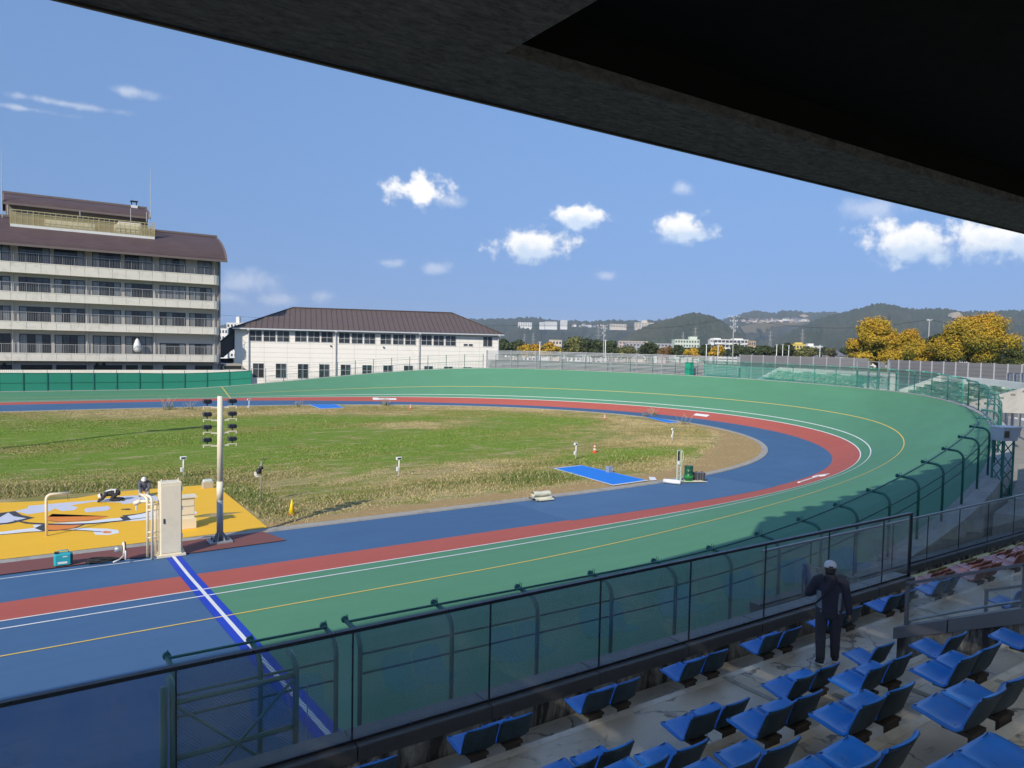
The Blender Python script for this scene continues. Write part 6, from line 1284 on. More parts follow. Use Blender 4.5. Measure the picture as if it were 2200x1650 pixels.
# parked van roof peeping over the shed, and the enclosed stair between the two buildings
p = at_y(500, 795, 119.0); van = thing('parked_van', 'beige van of which only the roof shows beside the shed', 'van', (p.x, 119, -.4)); b = MB(); zt = at_y(500, 781, 119.).z
prof = [(-1.5, -.1), (-1.5, zt - 1.1), (-1.42, zt - .45), (-1.2, zt - .06), (-.9, zt), (1.2, zt), (1.42, zt - .12), (1.5, zt - .6), (1.5, -.1)]; b.prism([(p.x + a, 119, z) for a, z in prof], (0, 3.5, 0)); b.build('body', pm('beige_van_paint', (.50, .44, .34), .35, .05, 1, coat=.5), van)
b = MB(); b.box(p.x - 1.3, p.x + 1.3, 118.98, 118.999, zt - .85, zt - .35); b.build('window', M['pane_dark'], van)
for dx in (-1., 1.): b = MB(); b.tube([(p.x + dx, 118.9, -.05), (p.x + dx, 119.2, -.05)], .35, 12); b.build('wheel', M['rubber'], van)
stx = thing('enclosed_stair', 'dark grey enclosed stair climbing to the white building', 'stair', tuple(at_y(490, 790, 123))); M['stair_grey'] = pm('dark_brown_grey_cladding', (.085, .078, .075), .7, .15, 1)
q = lambda x, y: at_y(x, y, 122.5)
b = MB(); b.prism([q(500, 703), q(521, 703), q(521, 751), q(500, 751)], (0, 2.5, 0)); b.build('landing_box', M['stair_grey'], stx)
b = MB(); b.prism([q(468, 739), q(480, 732), q(499.8, 716), q(499.8, 751), q(480, 768), q(468, 768)], (0, 2.2, 0)); b.build('stair_flight', M['stair_grey'], stx)
b = MB(); b.bar(q(468, 738), q(500, 715), .12, .2); b.build('handrail', M['black'], stx)
for x in (511, 518): b = MB(); a, c = q(x, 751), q(x, 792); b.box(a.x - .12, a.x + .12, a.y + .3, a.y + .6, min(c.z, -.4), a.z); b.build('stair_column', M['black'], stx)
b = MB(); b.prism([q(514, 779), q(524, 779), q(524, 782), q(514, 782)], (0, 2, 0)); b.build('canopy', M['pipe_beige'], stx)
b = MB(); b.prism([q(468, 772), q(522, 772), q(522, 800), q(468, 800)], (0, .2, 0)); o = b.build('blue_grey_wall', pm('dark_blue_grey_wall_paint', (.10, .115, .14), .8, .1, 1), None); o.location.y = 6; tag(o, 'blue grey garden wall between lodge and white building', 'wall')  # wall in one dark blue-grey base colour

# ------------------------------------------------------------------ white two-storey building with hipped metal roof
ang = math.radians(-18.3); BU = Vector((math.cos(ang), math.sin(ang), 0)); BN = Vector((BU.y, -BU.x, 0)); BP = at_y(535, 770, 121.0); BP.z = 0
def bt_(px_, py_, off=0.): p = at_plane(px_, py_, BP + BN * off, BN); return (p - BP).dot(BU), p.z
wbld = thing('white_building', 'long white two-storey building with brown hipped metal roof', 'building', (BP.x, BP.y, -.4))
M['siding'] = pm('off_white_siding', (.84, .79, .71), .75, .04, .4, dirt=(.58, .54, .48), dscale=.4, damt=.3); M['siding_joint'] = pm('siding_backing', (.42, .39, .35), .9, .1, 1); M['alu'] = pm('silver_window_frame', (.62, .63, .64), .4, .05, 1, metal=.3)
ta, tb = bt_(517, 770)[0], bt_(1072, 780)[0]; ze = bt_(790, 712)[1]; zW0 = -.4; DEP = 15.
def wbox(b, t0, t1, o0, o1, z0, z1): b.obox(BP + BU * t0 + BN * o0 + Vector((0, 0, z0)), BU * (t1 - t0), BN * (o1 - o0), (0, 0, z1 - z0))
b = MB(); wbox(b, ta, tb, -DEP, 0, zW0, ze); b.build('wall', M['siding_joint'], wbld)
ncol, nrow = 12, 14; cw, rh = (tb - ta) / ncol, (ze - zW0) / nrow
for i in range(ncol):
    for j in range(nrow): b = MB(); wbox(b, ta + i * cw + .012, ta + (i + 1) * cw - .012, .001, .045, zW0 + j * rh + .014, zW0 + (j + 1) * rh - .014); b.build('wall_panel', M['siding'], wbld)
Z2 = lambda x, y: (460 + x / 3.3333, 620 + y / 3.3333)
def bwin(x0, x1, y0, y1, mid, panes=2, gl='pane_dark'):
    (t0, za), (t1, _) = bt_(*Z2(x0, y0), .05), bt_(*Z2(x1, y0), .05); zb_ = bt_(*Z2(x0, y1), .05)[1]; b = MB(); f = .06
    wbox(b, t0, t1, .046, .10, za - f, za); wbox(b, t0, t1, .046, .12, zb_, zb_ + f)
    for k in range(panes + 1): tt = t0 + (t1 - t0 - f) * k / panes; wbox(b, tt, tt + f, .046, .10, zb_ + f, za - f)
    if mid: zm = zb_ + (za - zb_) * mid; wbox(b, t0 + f, t1 - f, .047, .095, zm - .025, zm + .025)
    w = b.build('window', M['alu'], wbld)
    for k in range(panes): ts = t0 + (t1 - t0 - f) * k / panes + f; te = t0 + (t1 - t0 - f) * (k + 1) / panes; b = MB(); wbox(b, ts + .002, te - .002, .05, .07, zb_ + f + .002, za - f - .002); b.build('pane', M[gl] if (k + int(x0)) % 3 else M['pane_mid'], w)
for (xa, ya), grp in (((253, 297), (253, 352, 450)), ((578, 303), (578, 672, 766)), ((892, 315), (892, 984, 1074)), ((1190, 323), (1190, 1280, 1367)), ((1483, 331), (1483, 1570, 1656))):
    for k, x in enumerate(grp): w_ = {253: 90, 578: 86, 892: 81, 1190: 79, 1483: 77}[xa]; bwin(x, x + w_, ya + k * 2.4, ya + 79 - (xa - 253) * .004 + k * 2.4, .45)
bwin(1926, 1993, 343, 415, 0); bwin(1785, 1817, 394, 412, 0, 1); bwin(1822, 1853, 395, 413, 0, 1)
for x, y, w_ in ((276, 533, 82), (440, 535, 78), (598, 538, 77), (752, 540, 74), (905, 543, 73), (1060, 546, 70), (1210, 548, 70), (1358, 550, 67), (1503, 553, 65), (1645, 557, 65), (1783, 560, 64)): bwin(x, x + w_, y, y + 105, .6)
for x, y in ((835, 410), (1213, 420)): t0, z0 = bt_(*Z2(x, y), .05); b = MB(); wbox(b, t0 - .1, t0 + .1, .046, .3, z0 - .1, z0 + .12); b.build('wall_lamp', M['dark_metal'], wbld)
# hipped roof with standing seams
OV = .9; zeave = bt_(790, 711, OV)[1]; tl, tr = bt_(517, 703.5, OV)[0] - 1.2, bt_(1083, 718.5, OV)[0]; rid = lambda px_, py_: ((at_plane(px_, py_, BP - BN * DEP / 2, BN) - BP).dot(BU), at_plane(px_, py_, BP - BN * DEP / 2, BN).z)
(rl, zl), (rr_, zr2) = rid(629, 660.5), rid(971, 673); zrd = (zl + zr2) / 2; V3 = lambda t, o, z: BP + BU * t + BN * o + Vector((0, 0, z))
M['metal_roof'] = pm('brown_metal_roof', (.145, .105, .088), .5, .12, .35, metal=.15); M['seam'] = pm('dark_roof_seam', (.085, .062, .052), .5, .1, 1, metal=.2)
A1, A2, A3, A4, R1, R2 = V3(tl, OV, zeave), V3(tr, OV, zeave), V3(tr, -DEP - OV, zeave), V3(tl, -DEP - OV, zeave), V3(rl, -DEP / 2, zrd), V3(rr_, -DEP / 2, zrd); dn_ = Vector((0, 0, -.2))
b = MB(); b.add([A1, A2, A3, A4, R1, R2, A1 + dn_, A2 + dn_, A3 + dn_, A4 + dn_], [(0, 1, 5, 4), (1, 2, 5), (2, 3, 4, 5), (3, 0, 4), (0, 6, 7, 1), (1, 7, 8, 2), (2, 8, 9, 3), (3, 9, 6, 0), (9, 8, 7, 6)]); rf = b.build('roof', M['metal_roof'], wbld)
nS = 52
for k in range(1, nS):
    t = tl + (tr - tl) * k / nS; f = min(1, (t - tl) / (rl - tl) if t < rl else ((tr - t) / (tr - rr_) if t > rr_ else 1)); p0 = V3(t, OV - .01, zeave + .025); p1 = V3(t, OV + (-DEP / 2 - OV) * f, zeave + (zrd - zeave) * f + .025); b = MB(); b.bar(p0, p1, .07, .06); b.build('seam', M['seam'], rf)
b = MB(); b.bar(R1 + Vector((0, 0, .05)), R2 + Vector((0, 0, .05)), .35, .16); b.bar(A1 + Vector((0, 0, .05)), R1 + Vector((0, 0, .05)), .25, .12); b.bar(A2 + Vector((0, 0, .05)), R2 + Vector((0, 0, .05)), .25, .12); b.build('ridge_trim', M['seam'], rf)
b = MB(); b.bar(V3(tl, OV + .08, zeave - .12), V3(tr, OV + .08, zeave - .12), .16, .2); b.build('gutter', M['alu'], wbld)
for px_ in (534, 721, 900.5, 1070): t0 = bt_(px_, 760, .2)[0]; b = MB(); b.tube([V3(t0, OV, zeave - .2), V3(t0, .25, zeave - .7), V3(t0, .25, zW0)], .10, 6); b.build('downpipe', M['alu'], wbld); b = MB(); wbox(b, t0 - .18, t0 + .18, OV - .1, OV + .2, zeave - .35, zeave); b.build('rain_hopper', M['alu'], wbld)
b = MB(); wbox(b, ta - .9, ta - .001, -2.5, .02, zW0, ze - .2); b.build('corner_bay', M['siding'], wbld)
# ------------------------------------------------------------------ hills
def forest_mat(name, k=1.):
    t = NT(name); n = t.noise(.055, 6, .7); m2 = t.noise(.006, 5, .6); f = t.noise(.018, 5, .65)
    c = t.ramp(n, [(.32, sc3((.016, .024, .010), k)), (.5, sc3((.040, .052, .022), k)), (.68, sc3((.075, .082, .036), k))]); c = t.mix(t.rng(m2, .45, .7, 0, .6), c, sc3((.085, .075, .040), k)); c = t.mix(t.rng(f, .6, .75, 0, .5), c, sc3((.03, .036, .018), k))
    t.set(base=c, rough=.95, spec=.05); return t.mat
def hill(name, label, sky, D, depth, seed, mat, step=4, rough=5., back=.5):
    """a wooded ridge: sky = outline as (px, py) against the sky at distance D; falls to the plain in front"""
    rng = np.random.default_rng(seed); xs = np.arange(sky[0][0], sky[-1][0] + 1, step); ys = np.interp(xs, [p[0] for p in sky], [p[1] for p in sky])
    ys = np.convolve(np.pad(ys, 4, 'edge'), np.ones(9) / 9, 'valid'); nr = 34; rows = []
    ph = rng.uniform(0, 6, 12)
    for r in range(nr):
        f = r / (nr - 6); row = []
        for x, y in zip(xs, ys):
            d = ray(x, y); hd = Vector((d.x, d.y, 0)); k = D - depth * (1 - f) if f <= 1 else D + depth * (f - 1) * 2
            zt = CAM_H + d.z * D; spur = .16 * math.sin(x * .028 + ph[0] + f * 2) + .10 * math.sin(x * .067 + ph[1] - f * 3) + .06 * math.sin(x * .15 + ph[2])
            pf = max(0., min(1., f)) if f <= 1 else 1 - (f - 1) * 1.5; g = pf ** (1.15 + spur * 1.6) if f <= 1 else pf
            edge = min(1, (x - sky[0][0]) / 30, (sky[-1][0] - x) / 30 + .0) if False else 1
            z = -1 + (zt + 1) * g + (rng.normal() * rough * min(1, pf * 2) if f > .02 else 0) * (1 if f < .98 else .6)
            row.append((hd.x * k, hd.y * k, max(z, -1.)))
        rows.append(row)
    b = MB(); b.grid(rows, flip=False); o = b.build(name, mat, None, True); tag(o, label, 'hill', kind='structure')
    if np.mean([p.normal.z for p in o.data.polygons]) < 0: o.data.flip_normals()
    return o
FM = forest_mat('wooded_hillside'); FM2 = forest_mat('nearer_wooded_hillside', 1.15)
hill('far_hills', 'long low blue wooded ridge on the skyline', [(300, 712), (470, 702), (620, 690), (800, 688), (1020, 685), (1060, 686), (1136, 681), (1165, 686), (1215, 687), (1262, 691), (1310, 688), (1380, 690), (1420, 688), (1500, 690), (1545, 692), (1600, 700)], 4300, 1900, 1, FM, 4, 7)
hill('back_hills', 'hazy wooded hills behind the hillside town', [(1480, 705), (1545, 690), (1580, 679), (1612, 669), (1630, 667), (1650, 671), (1668, 673), (1690, 666), (1705, 667), (1740, 671), (1770, 669), (1800, 672), (1840, 676), (1900, 690)], 4600, 1600, 2, FM, 4, 8)
hill('cone_hill', 'rounded wooded hill standing on its own in the plain', [(1290, 747), (1340, 728), (1375, 705), (1410, 693), (1440, 685), (1468, 675), (1492, 671), (1515, 674), (1540, 683), (1562, 697), (1590, 718), (1630, 746)], 2500, 520, 3, FM2, 3, 3.5)
hill('right_hills', 'broad wooded mountain filling the skyline on the right', [(1600, 750), (1660, 728), (1720, 702), (1760, 684), (1800, 674), (1822, 668), (1850, 661), (1880, 653), (1902, 651), (1925, 657), (1950, 662), (1975, 665), (2005, 661), (2030, 663), (2060, 668), (2095, 669), (2140, 669), (2175, 666), (2230, 668), (2320, 680), (2420, 700)], 2900, 1100, 4, FM2, 3, 4.5)
# cleared terraces and quarry scars on the slopes
M['scar'] = pm('bare_hillside_soil', (.36, .30, .22), .95, .25, .02)
def on_hill(px_, py_, D): return at_d(px_, py_, D)
def scar(pts, D, label, mat=None):
    P = [on_hill(x, y, D) for x, y in pts]; b = MB(); b.prism(P, _F * 25.); o = b.build('hill_clearing', mat or M['scar']); tag(o, label, 'clearing', kind='structure')
scar([(2041, 680), (2050, 671), (2060, 670), (2071, 680), (2066, 683), (2045, 683)], 2700, 'pale quarry scar high on the right mountain')
scar([(1590, 702), (1625, 694), (1700, 692), (1732, 690), (1725, 697), (1660, 702), (1640, 716), (1600, 716)], 3300, 'bare cleared slope below the hillside houses', pm('cleared_slope', (.13, .115, .07), .95, .3, .02))
scar([(1716, 678), (1728, 675), (1738, 679), (1728, 682)], 4000, 'small pale scar on the back hills')
# ------------------------------------------------------------------ levee and fields
M['levee'] = pm('levee_grass', (.12, .125, .055), .95, .25, .05)
a, c = at_d(1380, 757, 330), at_d(2500, 780, 330); b = MB(); b.prism([(a.x, a.y, -.4), (a.x + (c.x - a.x) * 0 + 6 * _F.x, a.y + 6 * _F.y, 2.6), (a.x + 14 * _F.x, a.y + 14 * _F.y, 2.6), (a.x + 22 * _F.x, a.y + 22 * _F.y, -.4)], (c.x - a.x, c.y - a.y, 0)); o = b.build('river_levee', M['levee']); tag(o, 'long grassy river levee in front of the town', 'levee', kind='structure')

# ------------------------------------------------------------------ trees
def leaf_mat(name, cols, sheen=.0):
    t = NT(name); t.set(base=t.attr('tint', 'Color'), rough=.7, spec=.2); t.bs.inputs['Subsurface Weight'].default_value = 0; return t.mat
M['leaf'] = leaf_mat('leaves', None); M['bark'] = pm('grey_brown_bark', (.085, .065, .048), .9, .3, 3, .5, 12)
def leaf_crown(name, blobs, nleaf, size, pal, seed, parent, flat=.75):
    """leaf-sized faces over lumpy clumps, gaps between the clumps; pal(t, h, k) gives a colour"""
    rng = np.random.default_rng(seed); C_ = np.array([q[:3] for q in blobs]); R_ = np.array([q[3] for q in blobs]); w = R_ ** 2; k = rng.choice(len(blobs), nleaf, p=w / w.sum())
    d = rng.normal(size=(nleaf, 3)); d /= np.linalg.norm(d, axis=1)[:, None]; r = rng.random(nleaf) ** .22; ph = rng.uniform(0, 6, (len(blobs), 3))[k]
    bump = 1 + .30 * np.sin(d[:, 0] * 5 + ph[:, 0]) * np.sin(d[:, 1] * 5 + ph[:, 1]) + .16 * np.sin(d[:, 2] * 11 + ph[:, 2]) * np.sin(d[:, 0] * 12 + ph[:, 1]) + rng.normal(size=nleaf) * .05
    p = C_[k] + d * (R_[k] * r * bump)[:, None] * np.array([1, 1, flat]); zlo, zhi = p[:, 2].min(), p[:, 2].max()
    nrm = d * .8 + rng.normal(size=(nleaf, 3)) * .6 + np.array([0, 0, .35]); nrm /= np.linalg.norm(nrm, axis=1)[:, None]; a = np.cross(nrm, rng.normal(size=(nleaf, 3))); a /= np.linalg.norm(a, axis=1)[:, None]; bb = np.cross(nrm, a); s = size * rng.uniform(.45, 1.5, nleaf)[:, None]
    V = np.stack([p - a * s * .5, p + bb * s * .38, p + a * s * .5 - nrm * s * .12, p - bb * s * .38], 1); m = nleaf
    off = np.array(root_loc(parent)); V = V - off
    me = bpy.data.meshes.new(name); me.vertices.add(m * 4); me.vertices.foreach_set('co', V.astype(np.float32).ravel()); me.loops.add(m * 4); me.loops.foreach_set('vertex_index', np.arange(m * 4, dtype=np.int32)); me.polygons.add(m); me.polygons.foreach_set('loop_start', np.arange(0, m * 4, 4, dtype=np.int32)); me.update(calc_edges=True)
    col_ = pal(rng.random(m), .5 * (p[:, 2] - zlo) / (zhi - zlo) + .25 + .25 * d[:, 2] * r, rng.random(len(blobs))[k], rng)
    at_ = me.attributes.new('tint', 'FLOAT_COLOR', 'FACE'); at_.data.foreach_set('color', np.concatenate([col_, np.ones((m, 1))], 1).astype(np.float32).ravel()); me.materials.append(M['leaf'])
    o = bpy.data.objects.new(name, me); col.objects.link(o); o.parent = parent; return o
def autumn(g0, g1):
    def f(t, h, k, rng):
        u = np.clip(g0 + (g1 - g0) * h + (k - .5) * .60 + (t - .5) * .22, 0, 1)[:, None]
        green, gold, orange = np.array([.075, .105, .022]), np.array([.46, .31, .030]), np.array([.50, .225, .035]); q = np.clip(u * 2, 0, 1); r = np.clip(u * 2 - 1, 0, 1); c = (green * (1 - q) + gold * q) * (1 - r * .6) + orange * r * .6; return c * (.85 + .3 * t[:, None])
    return f
def evergreen(base, var=.5):
    base = np.array(base)
    def f(t, h, k, rng): return base * (1 - var / 2 + var * t[:, None]) * (.8 + .5 * k[:, None])
    return f
def tree(name, label, px_, py_top, py_base, half_w, D, pal, seed, nleaf, leaf, group=None, zbase=-.4, nb=11, cat='tree', trunk=True):
    top, base = at_d(px_, py_top, D), at_d(px_, py_base, D); gz_ = zbase; R_ = half_w * D / FPX; cz0 = base.z; H_ = top.z - cz0; rr = random.Random(seed); x, y = base.x, base.y
    t = thing(name, label, cat, (x, y, gz_), group); blobs = []
    for k in range(nb):
        f = (k + .5) / nb; ang_ = k * 2.4 + rr.uniform(-.4, .4); zz_ = cz0 + H_ * (.18 + .68 * rr.random() ** .8); wid = math.sin(min(1, ((zz_ - cz0) / H_) * .85 + .18) * PI) ** .7; q = R_ * .80 * wid * rr.uniform(.35, 1.)
        blobs.append((x + math.cos(ang_) * q, y + math.sin(ang_) * q, zz_, R_ * rr.uniform(.20, .34) * (1.25 if nb < 12 else 1)))
    blobs += [(x, y, cz0 + H_ * .45, R_ * .55), (x, y, top.z - R_ * .30, R_ * .32)]
    if trunk:
        b = MB(); b.tube([(x, y, gz_), (x + .1, y, cz0 + H_ * .1), (x, y, cz0 + H_ * .5)], [R_ * .085, R_ * .06, R_ * .03], 8); tr_ = b.build('trunk', M['bark'], t, True)
        for q in blobs[:min(7, nb)]: b = MB(); s0 = Vector((x, y, cz0 + H_ * .12)); e = Vector(q[:3]); b.tube([s0, s0.lerp(e, .5) + Vector((0, 0, H_ * .03)), e], [R_ * .035, R_ * .022, R_ * .008], 6); b.build('limb', M['bark'], tr_, True)
    leaf_crown('crown', blobs, nleaf, leaf, pal, seed, t); return t
tree('autumn_tree', 'tall golden autumn tree behind the grey wall, left of the pair', 1885, 678, 800, 62, 112, autumn(.05, .85), 21, 40000, .22, nb=30); tree('autumn_tree', 'smaller golden green autumn tree between the two big ones', 1955, 704, 802, 48, 116, autumn(-.05, .62), 22, 24000, .22, nb=22)
tree('autumn_tree', 'broad golden orange autumn tree behind the grey wall at right', 2096, 675, 800, 90, 108, autumn(.0, .85), 23, 56000, .22, nb=38); tree('evergreen_tree', 'dark green tree half hidden left of the broad autumn tree', 2012, 716, 800, 44, 118, evergreen((.05, .066, .024)), 24, 12000, .28, nb=18); tree('evergreen_tree', 'dark green tree at the right edge behind the broad autumn tree', 2178, 735, 800, 34, 120, evergreen((.07, .085, .026)), 25, 8000, .28, nb=14)
row = [(1082, 727, 30, 'e', 'dark round tree beside the white building corner'), (1112, 730, 34, 'e', 'dark spreading tree left of the yellow bushes'), (1128, 740, 26, 'y', 'small yellow bush behind the louvre fence, leftmost of three'), (1152, 738, 24, 'y', 'small yellow bush behind the louvre fence, middle of three'), (1182, 735, 28, 'y', 'bright yellow bush behind the louvre fence, rightmost of three'),
       (1232, 723, 42, 'o', 'olive crowned tree left of the first utility pole'), (1222, 742, 26, 'e', 'low dark tree in front of the olive crowned tree'), (1275, 729, 46, 'e', 'broad dark tree behind the first utility pole'), (1310, 732, 34, 'e', 'dark tree right of the first utility pole'), (1345, 745, 28, 'o', 'low olive bush left of the round tree'), (1393, 737, 30, 'e', 'round dark tree left of the pale block of flats'), (1432, 747, 26, 'r', 'low reddish tree below the pale block of flats'),
       (1460, 742, 24, 'e', 'small dark tree below the pale block of flats'), (1487, 748, 22, 'y', 'low yellow green bush left of the white apartments'), (1515, 742, 30, 'e', 'dark tree in front of the white apartments, left one'), (1540, 744, 24, 'y', 'yellow green tree in front of the white apartments'), (1585, 740, 34, 'e', 'dark tree around the second utility pole'), (1646, 741, 26, 'e', 'small dark tree right of the tan house'), (1685, 738, 30, 'e', 'dark tree left of the yellow house'), (1698, 747, 16, 'r', 'small orange tree left of the yellow house'), (1730, 747, 34, 'o', 'olive willow in front of the yellow house')]
for i, (px_, py_, hw_, kd_, lb) in enumerate(row):
    D = 205 + (i * 37) % 60; pal = {'e': evergreen((.055, .072, .030), .6), 'y': autumn(.45, .6), 'o': evergreen((.13, .135, .045), .5), 'r': evergreen((.20, .12, .045), .5)}[kd_]
    tree('background_tree', lb, px_, py_, 768, hw_ * .80, D, pal, 40 + i, 3600, .55, 'trees beyond the louvre fence', nb=11)

fill = random.Random(77)
for i in range(30):                                             # the nameless greenery between the houses further off
    px_ = 1085 + i * 25 + fill.uniform(-9, 9); D = fill.uniform(300, 520)
    tree('background_tree', 'dim distant tree among the town roofs beyond the walls', px_, fill.uniform(743, 750), 764, fill.uniform(13, 24), D, evergreen(fill.choice(((.06, .078, .032), (.075, .085, .035), (.11, .105, .042), (.05, .066, .03))), .6), 140 + i, 1000, 1.0, 'distant trees among the town roofs', nb=7)
# ------------------------------------------------------------------ poles and wires
M['pole_grey'] = pm('grey_concrete_pole', (.30, .29, .28), .8, .1, 1)
def utility_pole(px_, y_top, D, label, arms, h_off=0, r=.17, boxes=True):
    top = at_d(px_, y_top, D); t = thing('utility_pole', label, 'utility pole', (top.x, top.y, -.4), 'utility poles'); b = MB(); b.tube([(top.x, top.y, -.4), (top.x, top.y, top.z)], [r, r * .65], 8); b.build('shaft', M['pole_grey'], t, True)
    for k, (dz, w) in enumerate(arms):
        b = MB(); z = top.z - dz; b.bar((top.x - _R.x * w, top.y - _R.y * w, z), (top.x + _R.x * w, top.y + _R.y * w, z), .10, .10); ar_ = b.build('crossarm', M['steel_grey'], t)
        for s in (-.9, -.3, .5, .95): b = MB(); q = Vector((top.x + _R.x * w * s, top.y + _R.y * w * s, z + .05)); b.lathe([(.07, 0), (.05, .12), (.07, .16), (.03, .25)], q, 6); b.build('insulator', M['white_plastic'], ar_)
    if boxes:
        for dz, s in ((1.9, .35), (2.6, -.3), (3.2, .3)): b = MB(); q = Vector((top.x + _R.x * s, top.y + _R.y * s, top.z - dz)); b.lathe([(.2, 0), (.24, .05), (.24, .6), (.15, .7)], q, 10); b.build('transformer', M['steel_grey'], t)
    return Vector((top.x, top.y, top.z))
u1 = utility_pole(1298, 697, 190, 'grey utility pole behind the louvre fence', ((.3, 1.0), (1.1, .8))); u2 = utility_pole(1577, 680, 150, 'grey utility pole with transformers left of the panel wall', ((.15, 1.1), (1.0, .7), (2.2, .8))); u3 = utility_pole(1997, 686, 140, 'plain grey utility pole between the autumn trees', ((.25, .5),), boxes=False)
u0 = at_d(300, 660, 230); uR = at_d(2420, 730, 130)
def wire(p, q, sag, label, r=.028):
    p, q = Vector(p), Vector(q); b = MB(); pts = [p.lerp(q, f) - Vector((0, 0, sag * 4 * f * (1 - f))) for f in np.linspace(0, 1, 17)]; b.tube(pts, r, 4, cap=False); o = b.build('power_line', M['black']); tag(o, label, 'wire', 'overhead wires')
wire(u0, u1, 2.2, 'overhead wire from behind the lodge to the first utility pole'); wire(u1, u2, 1.6, 'upper overhead wire between first and second utility poles'); wire(u2, u3, 2.0, 'upper overhead wire from second pole to the plain pole'); wire(u3, uR, 1.2, 'overhead wire leaving the plain pole to the right')
dz = Vector((0, 0, -5.5)); wire(u0 + dz * 1.4, u1 + dz, 2.0, 'lower overhead wire running left of the first utility pole', .03); wire(u1 + dz, u2 + dz * .95, 1.4, 'lower overhead wire between first and second utility poles', .03); wire(u2 + dz * .95, u3 + dz * .95, 1.4, 'lower overhead wire right of the second utility pole', .03)
def pylon(px_, y_top, y_base, D, label):
    top, base = at_d(px_, y_top, D), at_d(px_, y_base, D); base.z = -1; t = thing('pylon', label, 'pylon', tuple(base), 'steel pylons on the plain'); H_ = top.z - base.z; w0 = H_ * .09; r = D / FPX * .32
    for sx, sy in ((-1, -1), (1, -1), (1, 1), (-1, 1)): b = MB(); b.tube([(base.x + sx * w0, base.y + sy * w0, base.z), (base.x + sx * w0 * .25, base.y + sy * w0 * .25, base.z + H_ * .65), (base.x, base.y, top.z)], r, 4); b.build('leg', M['pole_grey'], t)
    b = MB()
    for k in range(7):
        f0, f1 = k / 8, (k + 1) / 8; wa, wb2 = w0 * (1 - f0 * .95), w0 * (1 - f1 * .95)
        for s in (-1, 1): b.tube([(base.x - s * wa, base.y - s * wa, base.z + H_ * f0), (base.x + s * wb2, base.y + s * wb2, base.z + H_ * f1)], r * .7, 4)
    b.build('bracing', M['pole_grey'], t)
    for f, w in ((.72, .10), (.84, .08), (.95, .06)): b = MB(); b.bar((base.x - _R.x * H_ * w, base.y - _R.y * H_ * w, base.z + H_ * f), (base.x + _R.x * H_ * w, base.y + _R.y * H_ * w, base.z + H_ * f), r * 2, r * 2); b.build('crossarm', M['pole_grey'], t)
for px_, yt, D, lb in ((1285, 700, 700, 'grey pylon left of the first utility pole'), (1126, 717, 1100, 'small pylon among the trees near the white building'), (1145, 715, 1050, 'small red and white mast among the trees'), (1493, 702, 900, 'grey pylon behind the pale block of flats'), (1467, 713, 1200, 'faint pylon left of the pale block of flats'), (1654, 711, 950, 'grey pylon left of the yellow house'), (1723, 706, 900, 'grey pylon behind the yellow house')): pylon(px_, yt, 750, D, lb)
for i, (px_, yt, lb) in enumerate(((1160, 735, 'thin white lamp post among the yellow bushes'), (1301, 731, 'short white lamp post beside the first utility pole'), (1518, 740, 'thin white lamp post left of the white apartments'), (1543, 743, 'thin white lamp post in front of the white apartments'), (1669, 741, 'thin white lamp post right of the left panel wall end'), (1682, 741, 'second thin white lamp post right of the panel wall end'), (1695, 743, 'third thin white lamp post left of the yellow house'), (1762, 742, 'tall thin lamp post right of the yellow house'))):
    p = at_d(px_, yt, 135 + i * 6); t = thing('lamp_post', lb, 'lamp post', (p.x, p.y, -.4), 'thin lamp posts beyond the walls'); b = MB(); b.tube([(p.x, p.y, -.4), (p.x, p.y, p.z)], .07, 6); b.build('pole', M['white_plastic'], t, True); b = MB(); b.bar((p.x - .3, p.y, p.z), (p.x + .3, p.y, p.z + .05), .12, .1); b.build('lamp_head', M['white_plastic'], t)

